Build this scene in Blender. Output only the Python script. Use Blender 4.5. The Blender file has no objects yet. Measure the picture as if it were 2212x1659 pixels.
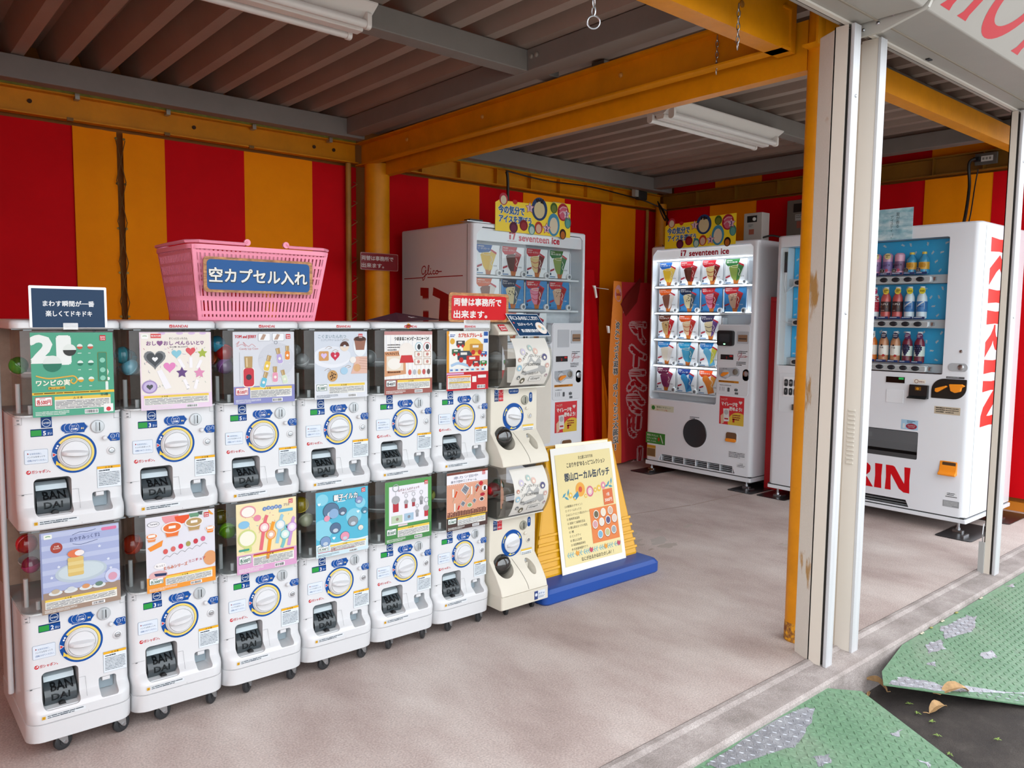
import bpy, bmesh, math, random
from mathutils import Vector, Matrix
random.seed(7)
PI = math.pi
SC = bpy.context.scene
COL = SC.collection

# ---------------------------------------------------------------- camera, sky, exposure
def make_camera():
    yaw, pitch, roll = 0.7072, -0.0842, 0.011
    cy, sy, cp, sp = math.cos(yaw), math.sin(yaw), math.cos(pitch), math.sin(pitch)
    f = Vector((sy*cp, cy*cp, sp)); r = Vector((cy, -sy, 0)); u = r.cross(f)
    r2 = math.cos(roll)*r + math.sin(roll)*u; u2 = -math.sin(roll)*r + math.cos(roll)*u
    cam = bpy.data.cameras.new('camera'); cam.lens = 36*1697/2212; cam.sensor_width = 36; cam.clip_start = 0.05
    o = bpy.data.objects.new('camera', cam); COL.objects.link(o)
    m = Matrix((r2, u2, -f)).transposed().to_4x4(); m.translation = Vector((-0.3381, -2.4472, 1.2476))
    o.matrix_world = m; SC.camera = o
make_camera()
w = bpy.data.worlds.new('overcast_sky'); SC.world = w; w.use_nodes = True
bgn = w.node_tree.nodes['Background']; bgn.inputs[0].default_value = (0.91, 0.955, 1.0, 1); bgn.inputs[1].default_value = 1.0
SC.view_settings.view_transform = 'Standard'; SC.view_settings.look = 'None'; SC.view_settings.gamma = 1
SC.view_settings.use_curve_mapping = False
SC.view_settings.exposure = 1.68
def soft_sun():
    s = bpy.data.lights.new('cloud_sun', 'SUN'); s.energy = 0.15; s.angle = math.radians(70); s.color = (1, .98, .95)
    o = bpy.data.objects.new('cloud_sun', s); COL.objects.link(o)
    d = Vector((0.55, 0.95, -0.75)); o.rotation_euler = d.to_track_quat('-Z', 'Y').to_euler()
soft_sun()

# ---------------------------------------------------------------- materials
def lin(h):
    h = h.lstrip('#'); out = []
    for i in (0, 2, 4):
        c = int(h[i:i+2], 16)/255; out.append(c/12.92 if c <= .04045 else ((c+.055)/1.055)**2.4)
    return tuple(out)+(1,)
MC = {}
def M(h, rough=.5, metal=0., noise=0., scale=8., bump=0., bscale=60., emit=0., spec=.5, coat=0.):
    """flat or mottled paint / plastic / metal, all node based"""
    k = (h, rough, metal, noise, scale, bump, bscale, emit, spec, coat)
    if k in MC: return MC[k]
    m = bpy.data.materials.new('mat_'+h.strip('#')); m.use_nodes = True; t = m.node_tree; p = t.nodes['Principled BSDF']
    c = lin(h); p.inputs['Base Color'].default_value = c; p.inputs['Roughness'].default_value = rough
    p.inputs['Metallic'].default_value = metal; p.inputs['Specular IOR Level'].default_value = spec
    p.inputs['Coat Weight'].default_value = coat
    if noise or bump:
        tc = t.nodes.new('ShaderNodeTexCoord')
    if noise:
        n = t.nodes.new('ShaderNodeTexNoise'); n.inputs['Scale'].default_value = scale; n.inputs['Detail'].default_value = 6
        n.inputs['Roughness'].default_value = .65
        r = t.nodes.new('ShaderNodeValToRGB'); e = r.color_ramp.elements
        e[0].position = .3; e[1].position = .7
        e[0].color = tuple(x*(1-noise) for x in c[:3])+(1,); e[1].color = tuple(min(1, x*(1+noise*.6)) for x in c[:3])+(1,)
        t.links.new(tc.outputs['Object'], n.inputs['Vector']); t.links.new(n.outputs['Fac'], r.inputs['Fac'])
        t.links.new(r.outputs['Color'], p.inputs['Base Color'])
    if bump:
        n = t.nodes.new('ShaderNodeTexNoise'); n.inputs['Scale'].default_value = bscale; n.inputs['Detail'].default_value = 4
        b = t.nodes.new('ShaderNodeBump'); b.inputs['Strength'].default_value = bump; b.inputs['Distance'].default_value = .01
        t.links.new(tc.outputs['Object'], n.inputs['Vector']); t.links.new(n.outputs['Fac'], b.inputs['Height'])
        t.links.new(b.outputs['Normal'], p.inputs['Normal'])
    if emit:
        p.inputs['Emission Color'].default_value = c; p.inputs['Emission Strength'].default_value = emit
    MC[k] = m; return m
def clear(name, tint='#ffffff', gloss=.08, opac=0.0, ocol='#ffffff', rough=.03, fk=.6):
    """thin clear plastic: tinted see-through, fresnel sheen, optional milky share"""
    k = ('clear', name)
    if k in MC: return MC[k]
    m = bpy.data.materials.new(name); m.use_nodes = True; t = m.node_tree; t.nodes.clear()
    out = t.nodes.new('ShaderNodeOutputMaterial'); tr = t.nodes.new('ShaderNodeBsdfTransparent'); tr.inputs[0].default_value = lin(tint)
    gl = t.nodes.new('ShaderNodeBsdfGlossy'); gl.inputs['Roughness'].default_value = rough
    fr = t.nodes.new('ShaderNodeLayerWeight'); fr.inputs[0].default_value = .25
    mp = t.nodes.new('ShaderNodeMath'); mp.operation = 'MULTIPLY_ADD'; mp.inputs[1].default_value = fk; mp.inputs[2].default_value = gloss
    t.links.new(fr.outputs['Fresnel'], mp.inputs[0])
    mx = t.nodes.new('ShaderNodeMixShader'); t.links.new(mp.outputs[0], mx.inputs[0])
    if opac:
        df = t.nodes.new('ShaderNodeBsdfDiffuse'); df.inputs[0].default_value = lin(ocol)
        m2 = t.nodes.new('ShaderNodeMixShader'); m2.inputs[0].default_value = opac
        t.links.new(tr.outputs[0], m2.inputs[1]); t.links.new(df.outputs[0], m2.inputs[2]); t.links.new(m2.outputs[0], mx.inputs[1])
    else: t.links.new(tr.outputs[0], mx.inputs[1])
    t.links.new(gl.outputs[0], mx.inputs[2]); t.links.new(mx.outputs[0], out.inputs[0])
    MC[k] = m; return m
def patchy(name, stops, scale, detail=8, rough=.7, bump=.3, bscale=120, metal=0, rgh=.6, coords='Object', stretch=None, ov=.55):
    """several colours blended by noise, for concrete, asphalt, worn paint"""
    m = bpy.data.materials.new(name); m.use_nodes = True; t = m.node_tree; p = t.nodes['Principled BSDF']
    tc = t.nodes.new('ShaderNodeTexCoord'); n = t.nodes.new('ShaderNodeTexNoise'); n.inputs['Scale'].default_value = scale
    n.inputs['Detail'].default_value = detail; n.inputs['Roughness'].default_value = rgh
    src = tc.outputs[coords]
    if stretch:
        mp = t.nodes.new('ShaderNodeMapping'); mp.inputs['Scale'].default_value = stretch; t.links.new(src, mp.inputs[0]); src = mp.outputs[0]
    t.links.new(src, n.inputs['Vector'])
    r = t.nodes.new('ShaderNodeValToRGB'); e = r.color_ramp.elements
    while len(e) < len(stops): e.new(.5)
    for i, (pos, c) in enumerate(stops): e[i].position = pos; e[i].color = lin(c)
    t.links.new(n.outputs['Fac'], r.inputs[0])
    g = t.nodes.new('ShaderNodeTexNoise'); g.inputs['Scale'].default_value = bscale; g.inputs['Detail'].default_value = 5
    t.links.new(tc.outputs[coords], g.inputs['Vector'])
    mx = t.nodes.new('ShaderNodeMix'); mx.data_type = 'RGBA'; mx.blend_type = 'OVERLAY'; mx.inputs[0].default_value = ov
    t.links.new(r.outputs[0], mx.inputs[6]); t.links.new(g.outputs['Fac'], mx.inputs[7]); t.links.new(mx.outputs[2], p.inputs['Base Color'])
    b = t.nodes.new('ShaderNodeBump'); b.inputs['Strength'].default_value = bump; b.inputs['Distance'].default_value = .004
    t.links.new(g.outputs['Fac'], b.inputs['Height']); t.links.new(b.outputs[0], p.inputs['Normal'])
    p.inputs['Roughness'].default_value = rough; p.inputs['Metallic'].default_value = metal
    return m

# ---------------------------------------------------------------- mesh helpers
def rrect(x0, x1, y0, y1, r, n=4, corners=(1, 1, 1, 1)):
    """rounded rectangle, counter clockwise from the lower left; corners: ll, lr, ur, ul"""
    pts = []
    for (cx, cy, a), k in zip(((x0, y0, PI), (x1, y0, 1.5*PI), (x1, y1, 0), (x0, y1, .5*PI)), corners):
        rr = r*k
        if rr <= 0: pts.append((cx, cy)); continue
        ox = cx+rr if cx == x0 else cx-rr; oy = cy+rr if cy == y0 else cy-rr
        for i in range(n+1):
            t = a+i/n*PI/2; pts.append((ox+rr*math.cos(t), oy+rr*math.sin(t)))
    return pts
def circ(x, y, r, n=24, ry=None): return [(x+r*math.cos(2*PI*i/n), y+(ry or r)*math.sin(2*PI*i/n)) for i in range(n)]
class MB:
    def __init__(s): s.v = []; s.f = []; s.mi = []; s.m = 0
    def add(s, vs, fs):
        b = len(s.v); s.v += [tuple(v) for v in vs]; s.f += [tuple(i+b for i in f) for f in fs]; s.mi += [s.m]*len(fs); return s
    def box(s, x0, x1, y0, y1, z0, z1):
        v = [(x, y, z) for z in (z0, z1) for y in (y0, y1) for x in (x0, x1)]
        return s.add(v, [(0, 2, 3, 1), (4, 5, 7, 6), (0, 1, 5, 4), (2, 6, 7, 3), (0, 4, 6, 2), (1, 3, 7, 5)])
    def prism(s, pts, a, b, ax='y'):
        """extrude a 2D outline from a to b along an axis: y uses (x,z), z uses (x,y), x uses (y,z)"""
        n = len(pts); mk = {'y': lambda p, t: (p[0], t, p[1]), 'z': lambda p, t: (p[0], p[1], t), 'x': lambda p, t: (t, p[0], p[1])}[ax]
        v = [mk(p, a) for p in pts]+[mk(p, b) for p in pts]
        fs = [tuple(range(n)), tuple(range(2*n-1, n-1, -1))]+[(i, i+n, (i+1) % n+n, (i+1) % n) for i in range(n)]
        return s.add(v, fs)
    def loft(s, rings, cap=True):
        n = len(rings[0]); v = [p for r in rings for p in r]; fs = []
        for k in range(len(rings)-1):
            for i in range(n):
                j = (i+1) % n; fs.append((k*n+i, k*n+j, (k+1)*n+j, (k+1)*n+i))
        if cap: fs += [tuple(range(n-1, -1, -1)), tuple(range((len(rings)-1)*n, len(rings)*n))]
        return s.add(v, fs)
    def cyl(s, p0, p1, r, n=16, r2=None, cap=True):
        p0, p1 = Vector(p0), Vector(p1); d = (p1-p0).normalized(); a = d.orthogonal().normalized(); b = d.cross(a)
        r2 = r if r2 is None else r2
        return s.loft([[p+q*(a*math.cos(2*PI*i/n)+b*math.sin(2*PI*i/n)) for i in range(n)] for p, q in ((p0, r), (p1, r2))], cap)
    def lathe(s, c, axis, prof, n=24):
        """prof: (radius, distance along axis)"""
        c = Vector(c); d = Vector(axis).normalized(); a = d.orthogonal().normalized(); b = d.cross(a)
        return s.loft([[c+d*h+max(r, 1e-5)*(a*math.cos(2*PI*i/n)+b*math.sin(2*PI*i/n)) for i in range(n)] for r, h in prof])
    def ball(s, c, r, n=16, m=8, sz=1.):
        return s.lathe((c[0], c[1], c[2]-r*sz), (0, 0, 1), [(r*math.sin(PI*i/m), r*sz*(1-math.cos(PI*i/m))) for i in range(m+1)], n)
    def tube(s, pts, r, n=8):
        P = [Vector(p) for p in pts]; rings = []; up = None
        for i, p in enumerate(P):
            d = (P[min(i+1, len(P)-1)]-P[max(i-1, 0)]).normalized()
            if up is None: up = d.orthogonal().normalized()
            up = (up-d*up.dot(d)).normalized(); q = d.cross(up)
            rings.append([p+r*(up*math.cos(2*PI*k/n)+q*math.sin(2*PI*k/n)) for k in range(n)])
        return s.loft(rings)
    def mesh(s, name, mats):
        me = bpy.data.meshes.new(name); me.from_pydata(s.v, [], s.f)
        for m in (mats if isinstance(mats, (list, tuple)) else [mats]): me.materials.append(m)
        if any(s.mi): me.polygons.foreach_set('material_index', s.mi)
        bm = bmesh.new(); bm.from_mesh(me); bmesh.ops.recalc_face_normals(bm, faces=bm.faces); bm.to_mesh(me); bm.free()
        return me
    def build(s, name, mats, parent=None, bevel=0, smooth=False, solid=0, seg=2):
        return link(name, s.mesh(name, mats), parent, bevel, smooth, solid, seg)
def link(name, me, parent=None, bevel=0, smooth=False, solid=0, seg=2):
    o = bpy.data.objects.new(name, me); COL.objects.link(o)
    if parent: o.parent = parent
    if smooth: smooth_mesh(me)
    if solid: md = o.modifiers.new('solid', 'SOLIDIFY'); md.thickness = solid; md.offset = 0
    if bevel:
        md = o.modifiers.new('bevel', 'BEVEL'); md.width = bevel; md.segments = seg; md.limit_method = 'ANGLE'; md.angle_limit = math.radians(40)
        md.harden_normals = False
    return o
def smooth_mesh(me, ang=35):
    me.polygons.foreach_set('use_smooth', [True]*len(me.polygons))
    bm = bmesh.new(); bm.from_mesh(me)
    for e in bm.edges:
        if len(e.link_faces) != 2 or e.calc_face_angle(0) > math.radians(ang): e.smooth = False
    bm.to_mesh(me); bm.free()
TS = bpy.data.scenes.new('scratch')          # small scene for evaluating cutters and lettering, removed at the end
def cut(me, cutters):
    """boolean-subtract MB cutters from a mesh; returns a new mesh"""
    o = bpy.data.objects.new('tmp', me); TS.collection.objects.link(o); tmp = []
    for c in cutters:
        q = bpy.data.objects.new('tmpc', c.mesh('tmpc', [])); TS.collection.objects.link(q); tmp.append(q)
        md = o.modifiers.new('b', 'BOOLEAN'); md.object = q; md.operation = 'DIFFERENCE'; md.solver = 'EXACT'
    vl = TS.view_layers[0]; vl.update(); dg = vl.depsgraph; r = bpy.data.meshes.new_from_object(o.evaluated_get(dg))
    for q in tmp+[o]: bpy.data.objects.remove(q)
    return r
def tag(o, label, cat, group=None):
    o['label'] = label; o['category'] = cat
    if group: o['group'] = group
    return o
def struct(o): o['kind'] = 'structure'; return o
def thing(name, label, cat, loc=(0, 0, 0), rz=0, group=None):
    o = bpy.data.objects.new(name, None); COL.objects.link(o); o.location = loc; o.rotation_euler = (0, 0, rz); o.empty_display_size = .05
    return tag(o, label, cat, group)
def dup(o, parent=None):
    c = o.copy(); COL.objects.link(c); c.parent = parent
    for ch in list(o.children): dup(ch, c)
    return c

# ---------------------------------------------------------------- flat print (lettering, stickers, posters)
TC = {}
def glyphs(s):
    k = s
    if k not in TC:
        c = bpy.data.curves.new('t', 'FONT'); c.body = s; c.resolution_u = 2
        o = bpy.data.objects.new('t', c); TS.collection.objects.link(o); vl = TS.view_layers[0]; vl.update()
        me = bpy.data.meshes.new_from_object(o.evaluated_get(vl.depsgraph))
        TC[k] = ([(v.co.x, v.co.y) for v in me.vertices], [tuple(p.vertices) for p in me.polygons])
        bpy.data.objects.remove(o); bpy.data.meshes.remove(me); bpy.data.curves.remove(c)
    return TC[k]
def ink(h, k=.72):
    """printing inks reflect a little less than their screen colour"""
    return '#'+''.join('%02x' % round(255*(lambda l: 12.92*l if l < .0031308 else 1.055*l**(1/2.4)-.055)(x*k)) for x in lin(h)[:3])
class Pr:
    """2D painter in the x-z plane, facing -y; l is the layer"""
    E = .0004
    def __init__(s, rough=.45, clip=None): s.v = []; s.f = []; s.mi = []; s.cols = []; s.l = 1; s.rough = rough; s.n = {}; s.clip = clip
    def L(s, l): s.l = l; return s
    def _c(s, c):
        if c not in s.cols: s.cols.append(c)
        return s.cols.index(c)
    def raw(s, pts, fs, c):
        b = len(s.v); s.n[s.l] = k = s.n.get(s.l, 0)+1
        if s.clip: a0, b0, a1, b1 = s.clip; pts = [(min(max(x, a0), a1), min(max(z, b0), b1)) for x, z in pts]
        y = -s.l*s.E-(k % 36)*1e-5; s.v += [(x, y, z) for x, z in pts]; s.f += [tuple(i+b for i in f) for f in fs]; s.mi += [s._c(c)]*len(fs); return s
    def poly(s, pts, c): return s.raw(pts, [tuple(range(len(pts)))], c)
    def rect(s, x, z, w, h, c): return s.poly([(x, z), (x+w, z), (x+w, z+h), (x, z+h)], c)
    def rr(s, x, z, w, h, r, c): return s.poly(rrect(x, x+w, z, z+h, r), c)
    def disc(s, x, z, r, c, rz=None, n=24): return s.poly(circ(x, z, r, n, rz), c)
    def ring(s, x, z, r0, r1, c, a0=0, a1=2*PI, n=36):
        pts = []; fs = []
        for i in range(n+1):
            a = a0+(a1-a0)*i/n; pts += [(x+r0*math.cos(a), z+r0*math.sin(a)), (x+r1*math.cos(a), z+r1*math.sin(a))]
            if i: fs.append((2*i-2, 2*i-1, 2*i+1, 2*i))
        return s.raw(pts, fs, c)
    def star(s, x, z, r, c, k=.5): return s.poly([(x+(r if i % 2 == 0 else r*k)*math.sin(PI*i/5), z+(r if i % 2 == 0 else r*k)*math.cos(PI*i/5)) for i in range(10)], c)
    def heart(s, x, z, r, c):
        p = []
        for i in range(24):
            t = 2*PI*i/24; p.append((x+r*math.sin(t)**3, z+r/16*(13*math.cos(t)-5*math.cos(2*t)-2*math.cos(3*t)-math.cos(4*t))))
        return s.poly(p, c)
    def stroke(s, pts, w, c, smooth=True):
        P = [Vector(p) for p in pts]
        if smooth and len(P) > 2:
            Q = []
            for i in range(len(P)-1):
                a, b, d, e = P[max(i-1, 0)], P[i], P[i+1], P[min(i+2, len(P)-1)]
                for k in range(6):
                    t = k/6; Q.append(.5*((2*b)+(d-a)*t+(2*a-5*b+4*d-e)*t*t+(3*b-a-3*d+e)*t**3))
            P = Q+[P[-1]]
        v = []; fs = []
        for i, p in enumerate(P):
            d = P[min(i+1, len(P)-1)]-P[max(i-1, 0)]; d = d.normalized() if d.length > 0 else Vector((1, 0)); n = Vector((-d.y, d.x))*w/2
            v += [tuple(p-n), tuple(p+n)]
            if i: fs.append((2*i-2, 2*i-1, 2*i+1, 2*i))
        return s.raw(v, fs, c)
    def text(s, t, x, z, h, c, w=None, bold=.02, al='l', rot=0, mir=False, sx=1.):
        v, f = glyphs(t)
        if not v: return s
        b = bold if h > .02 else bold*.7
        sh = [(0, 0)] if b < .012 else [(-b, 0), (b, 0)] if h < .014 else [(-b*.8, -b*.8), (b*.8, -b*.8), (-b*.8, b*.8), (b*.8, b*.8)] if b < .05 else [(b*math.cos(PI*i/4), b*math.sin(PI*i/4)) for i in range(8)]
        x0 = min(p[0] for p in v); x1 = max(p[0] for p in v); kx = h*sx if w is None else w/(x1-x0); W = (x1-x0)*kx
        ox = {'l': 0, 'c': -W/2, 'r': -W}[al]; ca, sa = math.cos(rot), math.sin(rot)
        for dx, dz in sh:
            o = []
            for a, q in v:
                a = (a-x0)*kx+ox+dx*min(h, kx*1.3); q = q*h+dz*h
                if mir: a = -a
                o.append((x+a*ca-q*sa, z+a*sa+q*ca))
            s.raw(o, f, c)
        return s
    def vtext(s, t, x, z, h, c, step=1.08, bold=.02, mir=False):
        for i, ch in enumerate(t): s.text(ch, x, z-i*h*step, h, c, bold=bold, al='c', mir=mir, rot=(-PI/2 if ch in 'ー－' else 0))
        return s
    def lines(s, x, z, w, n, dz, c, t=.35):
        """rows of type too small to read"""
        k0 = s.n.get(s.l, 0)
        for i in range(n):
            s.n[s.l] = k0
            a = x; zz = z-i*dz; end = x+w*(1 if i < n-1 else random.uniform(.5, .9))
            while a < end-.0005:
                b = min(end, a+random.uniform(.05, .22)*w); s.rect(a, zz, b-a, dz*t*random.uniform(.8, 1.2), c); s.n[s.l] = k0; a = b+.012*w
        return s
    def barcode(s, x, z, w, h):
        s.rect(x, z, w, h, '#f4f4f4'); l = s.l; s.l += 1; a = x+.06*w
        while a < x+.92*w:
            k = random.choice((.02, .03, .05))*w; s.rect(a, z+.15*h, k, .7*h, '#2a2a2c'); a += k+random.choice((.03, .04, .05))*w
        s.l = l; return s
    def build(s, name, parent=None, loc=(0, 0, 0), warp=None, rough=None):
        v = [warp(*p) for p in s.v] if warp else s.v
        me = bpy.data.meshes.new(name); me.from_pydata(v, [], s.f)
        for c in s.cols: me.materials.append(M(ink(c), s.rough if rough is None else rough, spec=.2))
        me.polygons.foreach_set('material_index', s.mi)
        o = link(name, me, parent); o.location = loc; return o
def board(name, parent, x0, x1, z0, z1, t, col, r=.0, y=0., rough=.45, ax='y'):
    return MB().prism(rrect(x0, x1, z0, z1, r) if r else [(x0, z0), (x1, z0), (x1, z1), (x0, z1)], y, y+t).build(name, M(col, rough), parent)

WHITE = M('#dddddb', .32, coat=.15); YEL = M('#d88a04', .45, noise=.16, scale=5, bump=.05, spec=.3); GREY = M('#86817c', .55, noise=.1, scale=3, spec=.3)
CLEAR = clear('clear_acrylic', '#eef0f0', .03); STEEL = M('#b9bcc0', .3, 1.); BLACK = M('#17181a', .4)

# ================================================================ STRUCTURE
XL, XR, YB = -.80, 5.56, 2.36           # open left end, right wall, back wall
concrete = patchy('concrete_floor', [(.28, '#96857f'), (.44, '#aa9a94'), (.58, '#b7aaa4'), (.74, '#c6bbb5')], 1.9, rough=.75, bscale=170, bump=.25, stretch=(1.4, .8, 1))
fl = struct(MB().box(XL, XR+.3, -1.04, YB+.3, -.3, 0).build('floor', concrete))
def floor_wear():
    p = Pr(.8)
    for cx, cy, n, s in ((3.25, .42, 9, .30), (3.0, .27, 5, .14), (3.62, -.2, 3, .10), (2.92, .4, 4, .1)):
        for i in range(n):
            x = cx+random.uniform(-s, s); y = cy+random.uniform(-s*.5, s*.5); r = random.uniform(.02, .07); k = random.uniform(.25, .6); a0 = random.uniform(-.3, .3)
            pts = [(x+r*random.uniform(.7, 1.3)*math.cos(t)*math.cos(a0), y+r*k*random.uniform(.6, 1.3)*math.sin(t)+r*math.cos(t)*math.sin(a0)) for t in [2*PI*j/14 for j in range(14)]]
            p.L(1+i % 3).poly(pts, random.choice(('#c3b7ae', '#bdaea3', '#c9bfb8')))
    p.L(4).poly([(2.9, .9), (2.915, .9), (3.98, .735), (3.97, .72)], '#bcaa9e').poly([(3.97, .72), (3.99, .73), (5.4, .71), (5.4, .69)], '#bcaa9e')
    o = p.build('worn_paint', fl, warp=lambda x, y, z: (x, z, -y*.4)); return o
floor_wear()
sillm = patchy('sill_concrete', [(.3, '#7f7671'), (.5, '#968c88'), (.7, '#a9a09c')], 7, rough=.85, bscale=240, bump=.5)
struct(MB().prism([(-1.165, -.4), (-1.165, -.012), (-1.155, -.004), (-1.06, -.002), (-1.045, .006), (-1.03, .006), (-1.02, 0), (-1.02, -.4)], XL, 6.2, 'x').build('trim_1', sillm))
ground = patchy('asphalt', [(.3, '#292220'), (.5, '#352e2a'), (.7, '#463f3a')], 9, rough=.9, bscale=300, bump=.8)
struct(MB().box(-14, 16, -1.9, -1.165, -.5, -.135).build('ground', ground))
pav = patchy('bounce_pavement', [(.3, '#8d8a86'), (.5, '#a09d98'), (.7, '#b0ada8')], 3, rough=.9, bscale=200, bump=.4)  # unseen outer ground, made pale to bounce light in under the roof
struct(MB().box(-14, 16, -16, -1.9, -.5, -.137).build('ground', pav))

# striped canvas walls: every stripe is a sheet of its own
RED = M('#cf0412', .7, noise=.1, scale=2.5, bump=.05, bscale=9, spec=.12); YCL = M('#fd9200', .7, noise=.1, scale=2.5, bump=.05, bscale=9, spec=.12)
def stripes(wall, edges, first, ax, at, z0, z1, t=.006):
    for i in range(len(edges)-1):
        a, b = edges[i], edges[i+1]; red = (i % 2 == 0) == (first == 'r'); off = 0 if red else -.004
        mb = MB(); n = 6; rows = []
        for k in range(n+1):
            u = a+(b-a)*k/n; d = off+.004*math.sin(k*1.9+i)
            rows.append((u, d))
        o = [(u, at+d) for u, d in rows]+[(u, at+d+t) for u, d in reversed(rows)]
        if ax == 'x': mb.prism(o, z0, z1, 'z')
        else: mb.prism([(y, x) for x, y in o], z0, z1, 'z')
        mb.build('canvas_stripe', RED if red else YCL, wall, smooth=True)
# the back wall carries two sheets laced to the column, the right wall one
def wall_frame(name, x0, x1, y0, y1):
    return struct(MB().box(x0, x1, y0, y1, -.02, .06).build(name, M('#c8781a', .5)))
wb = wall_frame('wall_back', XL, XR+.1, YB+.012, YB+.05)
MB().box(XL, XR+.1, YB+.05, YB+.06, .06, 2.75).build('backing_sheet', M('#9c5a10', .7), wb)
stripes(wb, [XL, -.735, -.27, .195, .655, .872], 'y', 'x', YB, .09, 2.245)
stripes(wb, [.905, 1.125, 1.592, 2.042, 2.365], 'y', 'x', YB, .09, 2.245)
stripes(wb, [2.49, 2.951, 3.419, 3.865, 4.329, 4.769, 5.223, XR], 'r', 'x', YB, .09, 2.245)
wr = wall_frame('wall_right', XR+.012, XR+.05, -1.04, YB+.1)
MB().box(XR+.05, XR+.06, -1.04, YB+.1, .06, 2.75).build('backing_sheet', M('#9c5a10', .7), wr)
stripes(wr, [-.95, -.465, -.03, .40, .86, 1.322, 1.783, 2.25], 'r', 'y', XR, .09, 2.25)
stripes(wr, [-.95, -.50, -.06, .37, .83, 1.29, 1.75, 2.2], 'r', 'y', XR+.02, 2.385, 2.56)
wl = wall_frame('wall_left', XL-.05, XL-.012, -1.04, YB+.05)
MB().box(XL-.06, XL-.05, -1.04, YB+.05, .06, 2.75).build('backing_sheet', M('#9c5a10', .7), wl)
stripes(wl, [-1.04, -.6, -.14, .32, .78, 1.24, 1.7, 2.16, YB], 'r', 'y', XL, .09, 2.66)
def lacing(x, w, side, n=13, y=YB-.012, z0=.2, z1=2.2):
    mb = MB(); 
    for i in range(n):
        z = z0+(z1-z0)*i/n; h = (z1-z0)/n
        if side == 0:
            mb.tube([(x-w, y, z), (x+w, y-.006, z+h)], .0025, 5).tube([(x+w, y, z), (x-w, y-.006, z+h)], .0025, 5)
        else: mb.tube([(x-w, y, z), (x, y-.02, z+.03), (x+w, y-.03, z+.055), (x+w*.6, y, z+.07)], .0028, 5)
    return mb
o = lacing(.888, .024, 0, 9).build('lacing_cord', M('#6b4a1c', .8), wb)
for (x, s) in ((2.315, 1), (2.575, -1)):
    mb = lacing(x, .035*s, 1, 16); mb.build('lacing_cord', M('#8f6a3a', .8), wb)
for x, z in [(x, .25+.245*i) for x in (.868, .909) for i in range(9)]:
    MB().lathe((x, YB-.006, z), (0, -1, 0), [(.004, 0), (.007, 0), (.007, .003), (.004, .003)], 10).build('eyelet', M('#6e5a2e', .4, .8), wb)

# steel frame
def channel(name, label, pts, a, b, ax, mat=YEL):
    o = MB().prism(pts, a, b, ax).build(name, mat); return tag(o, label, 'beam')
def cprof(web, d, z0, z1, fl, t=.008, lip=.0):
    """C section in (across, z): web at 'web', flanges running in direction d"""
    e = web+d*fl; s = d*t
    return [(web, z0), (e, z0), (e, z0+t), (web+s, z0+t), (web+s, z1-t), (e, z1-t), (e, z1), (web, z1)]
bb = thing('steel_beam', 'yellow steel channel running along the top of the striped back wall, left bay', 'beam')
MB().prism(cprof(YB-.005, -1, 2.262, 2.395, .055), XL, 2.35, 'x').build('channel', YEL, bb)
bm2 = thing('steel_beam', 'yellow steel channel along the back wall above the ice cream machine', 'beam')
MB().prism(cprof(YB-.005, -1, 2.262, 2.395, .055), 2.49, XR, 'x').build('channel', YEL, bm2)
for x in (2.66, 2.86, 3.2, 3.55, 3.9, 4.22, 4.54, 4.86, 5.2): MB().box(x, x+.006, YB-.055, YB-.012, 2.27, 2.387).build('stiffener', YEL, bm2)
for x in (.46, 1.29, 2.05, 2.19): MB().cyl((x, YB-.0135, 2.335), (x, YB-.02, 2.335), .011, 12).build('bolt_hole', M('#3c2208', .8), bb)
for x in (.66, 1.12, 1.62, 2.13): MB().box(x, x+.022, YB-.075, YB-.03, 2.37, 2.40).build('clip', M('#b6b2a6', .4, .6), bb)
for x in (.62, 1.11, 1.60): MB().box(x, x+.03, YB-.066, YB-.05, 2.255, 2.272).build('clip', M('#7d5a2a', .4, .3), bb)
tag(MB().box(XL, 2.33, YB-.06, YB-.03, 2.396, 2.408).build('green_strip', M('#9aa04a', .9, noise=.3, scale=20)), 'yellow-green strip on top of the left back wall beam', 'sealing strip')  # green-tinted strips along the top of both back wall beams
tag(MB().box(2.52, XR-.1, YB-.06, YB-.03, 2.396, 2.408).build('green_strip', M('#a3ab72', .9, noise=.3, scale=20)), 'pale green strip above the right bay back wall beam', 'sealing strip')
rbm = thing('steel_beam', 'dull mustard steel channel along the top of the right wall', 'beam')
mbx = MB(); mbx.add([(x, y, z) for y in (-.95, YB-.06) for x, z in cprof(XR-.005, -1, 2.262, 2.39, .055)], [tuple(range(8)), tuple(range(15, 7, -1))]+[(i, i+8, (i+1) % 8+8, (i+1) % 8) for i in range(8)])
mbx.build('channel', M('#8a5c0e', .55, noise=.2, scale=6), rbm)
for y in (1.9, 1.5, 1.1, .7, .3, -.1, -.42): MB().box(XR-.055, XR-.012, y, y+.006, 2.27, 2.382).build('stiffener', M('#8a5c0e', .55, noise=.2, scale=6), rbm)
def ybeam(name, label, prof, y0, y1, mat):
    n = len(prof); mb = MB(); mb.add([(x, y, z) for y in (y0, y1) for x, z in prof], [tuple(range(n)), tuple(range(2*n-1, n-1, -1))]+[(i, i+n, (i+1) % n+n, (i+1) % n) for i in range(n)])
    t = thing(name, label, 'beam'); mb.build('channel', mat, t); return t
c1 = ybeam('steel_beam', 'yellow cross beam over the left bay, from rear column to front column', cprof(2.385, -1, 2.243, 2.393, .055), -.83, 2.31, YEL)
c2 = ybeam('steel_beam', 'yellow cross beam over the right bay, lower twin beside the left one', cprof(2.445, 1, 2.178, 2.36, .055), -.86, 2.31, YEL)
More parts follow.
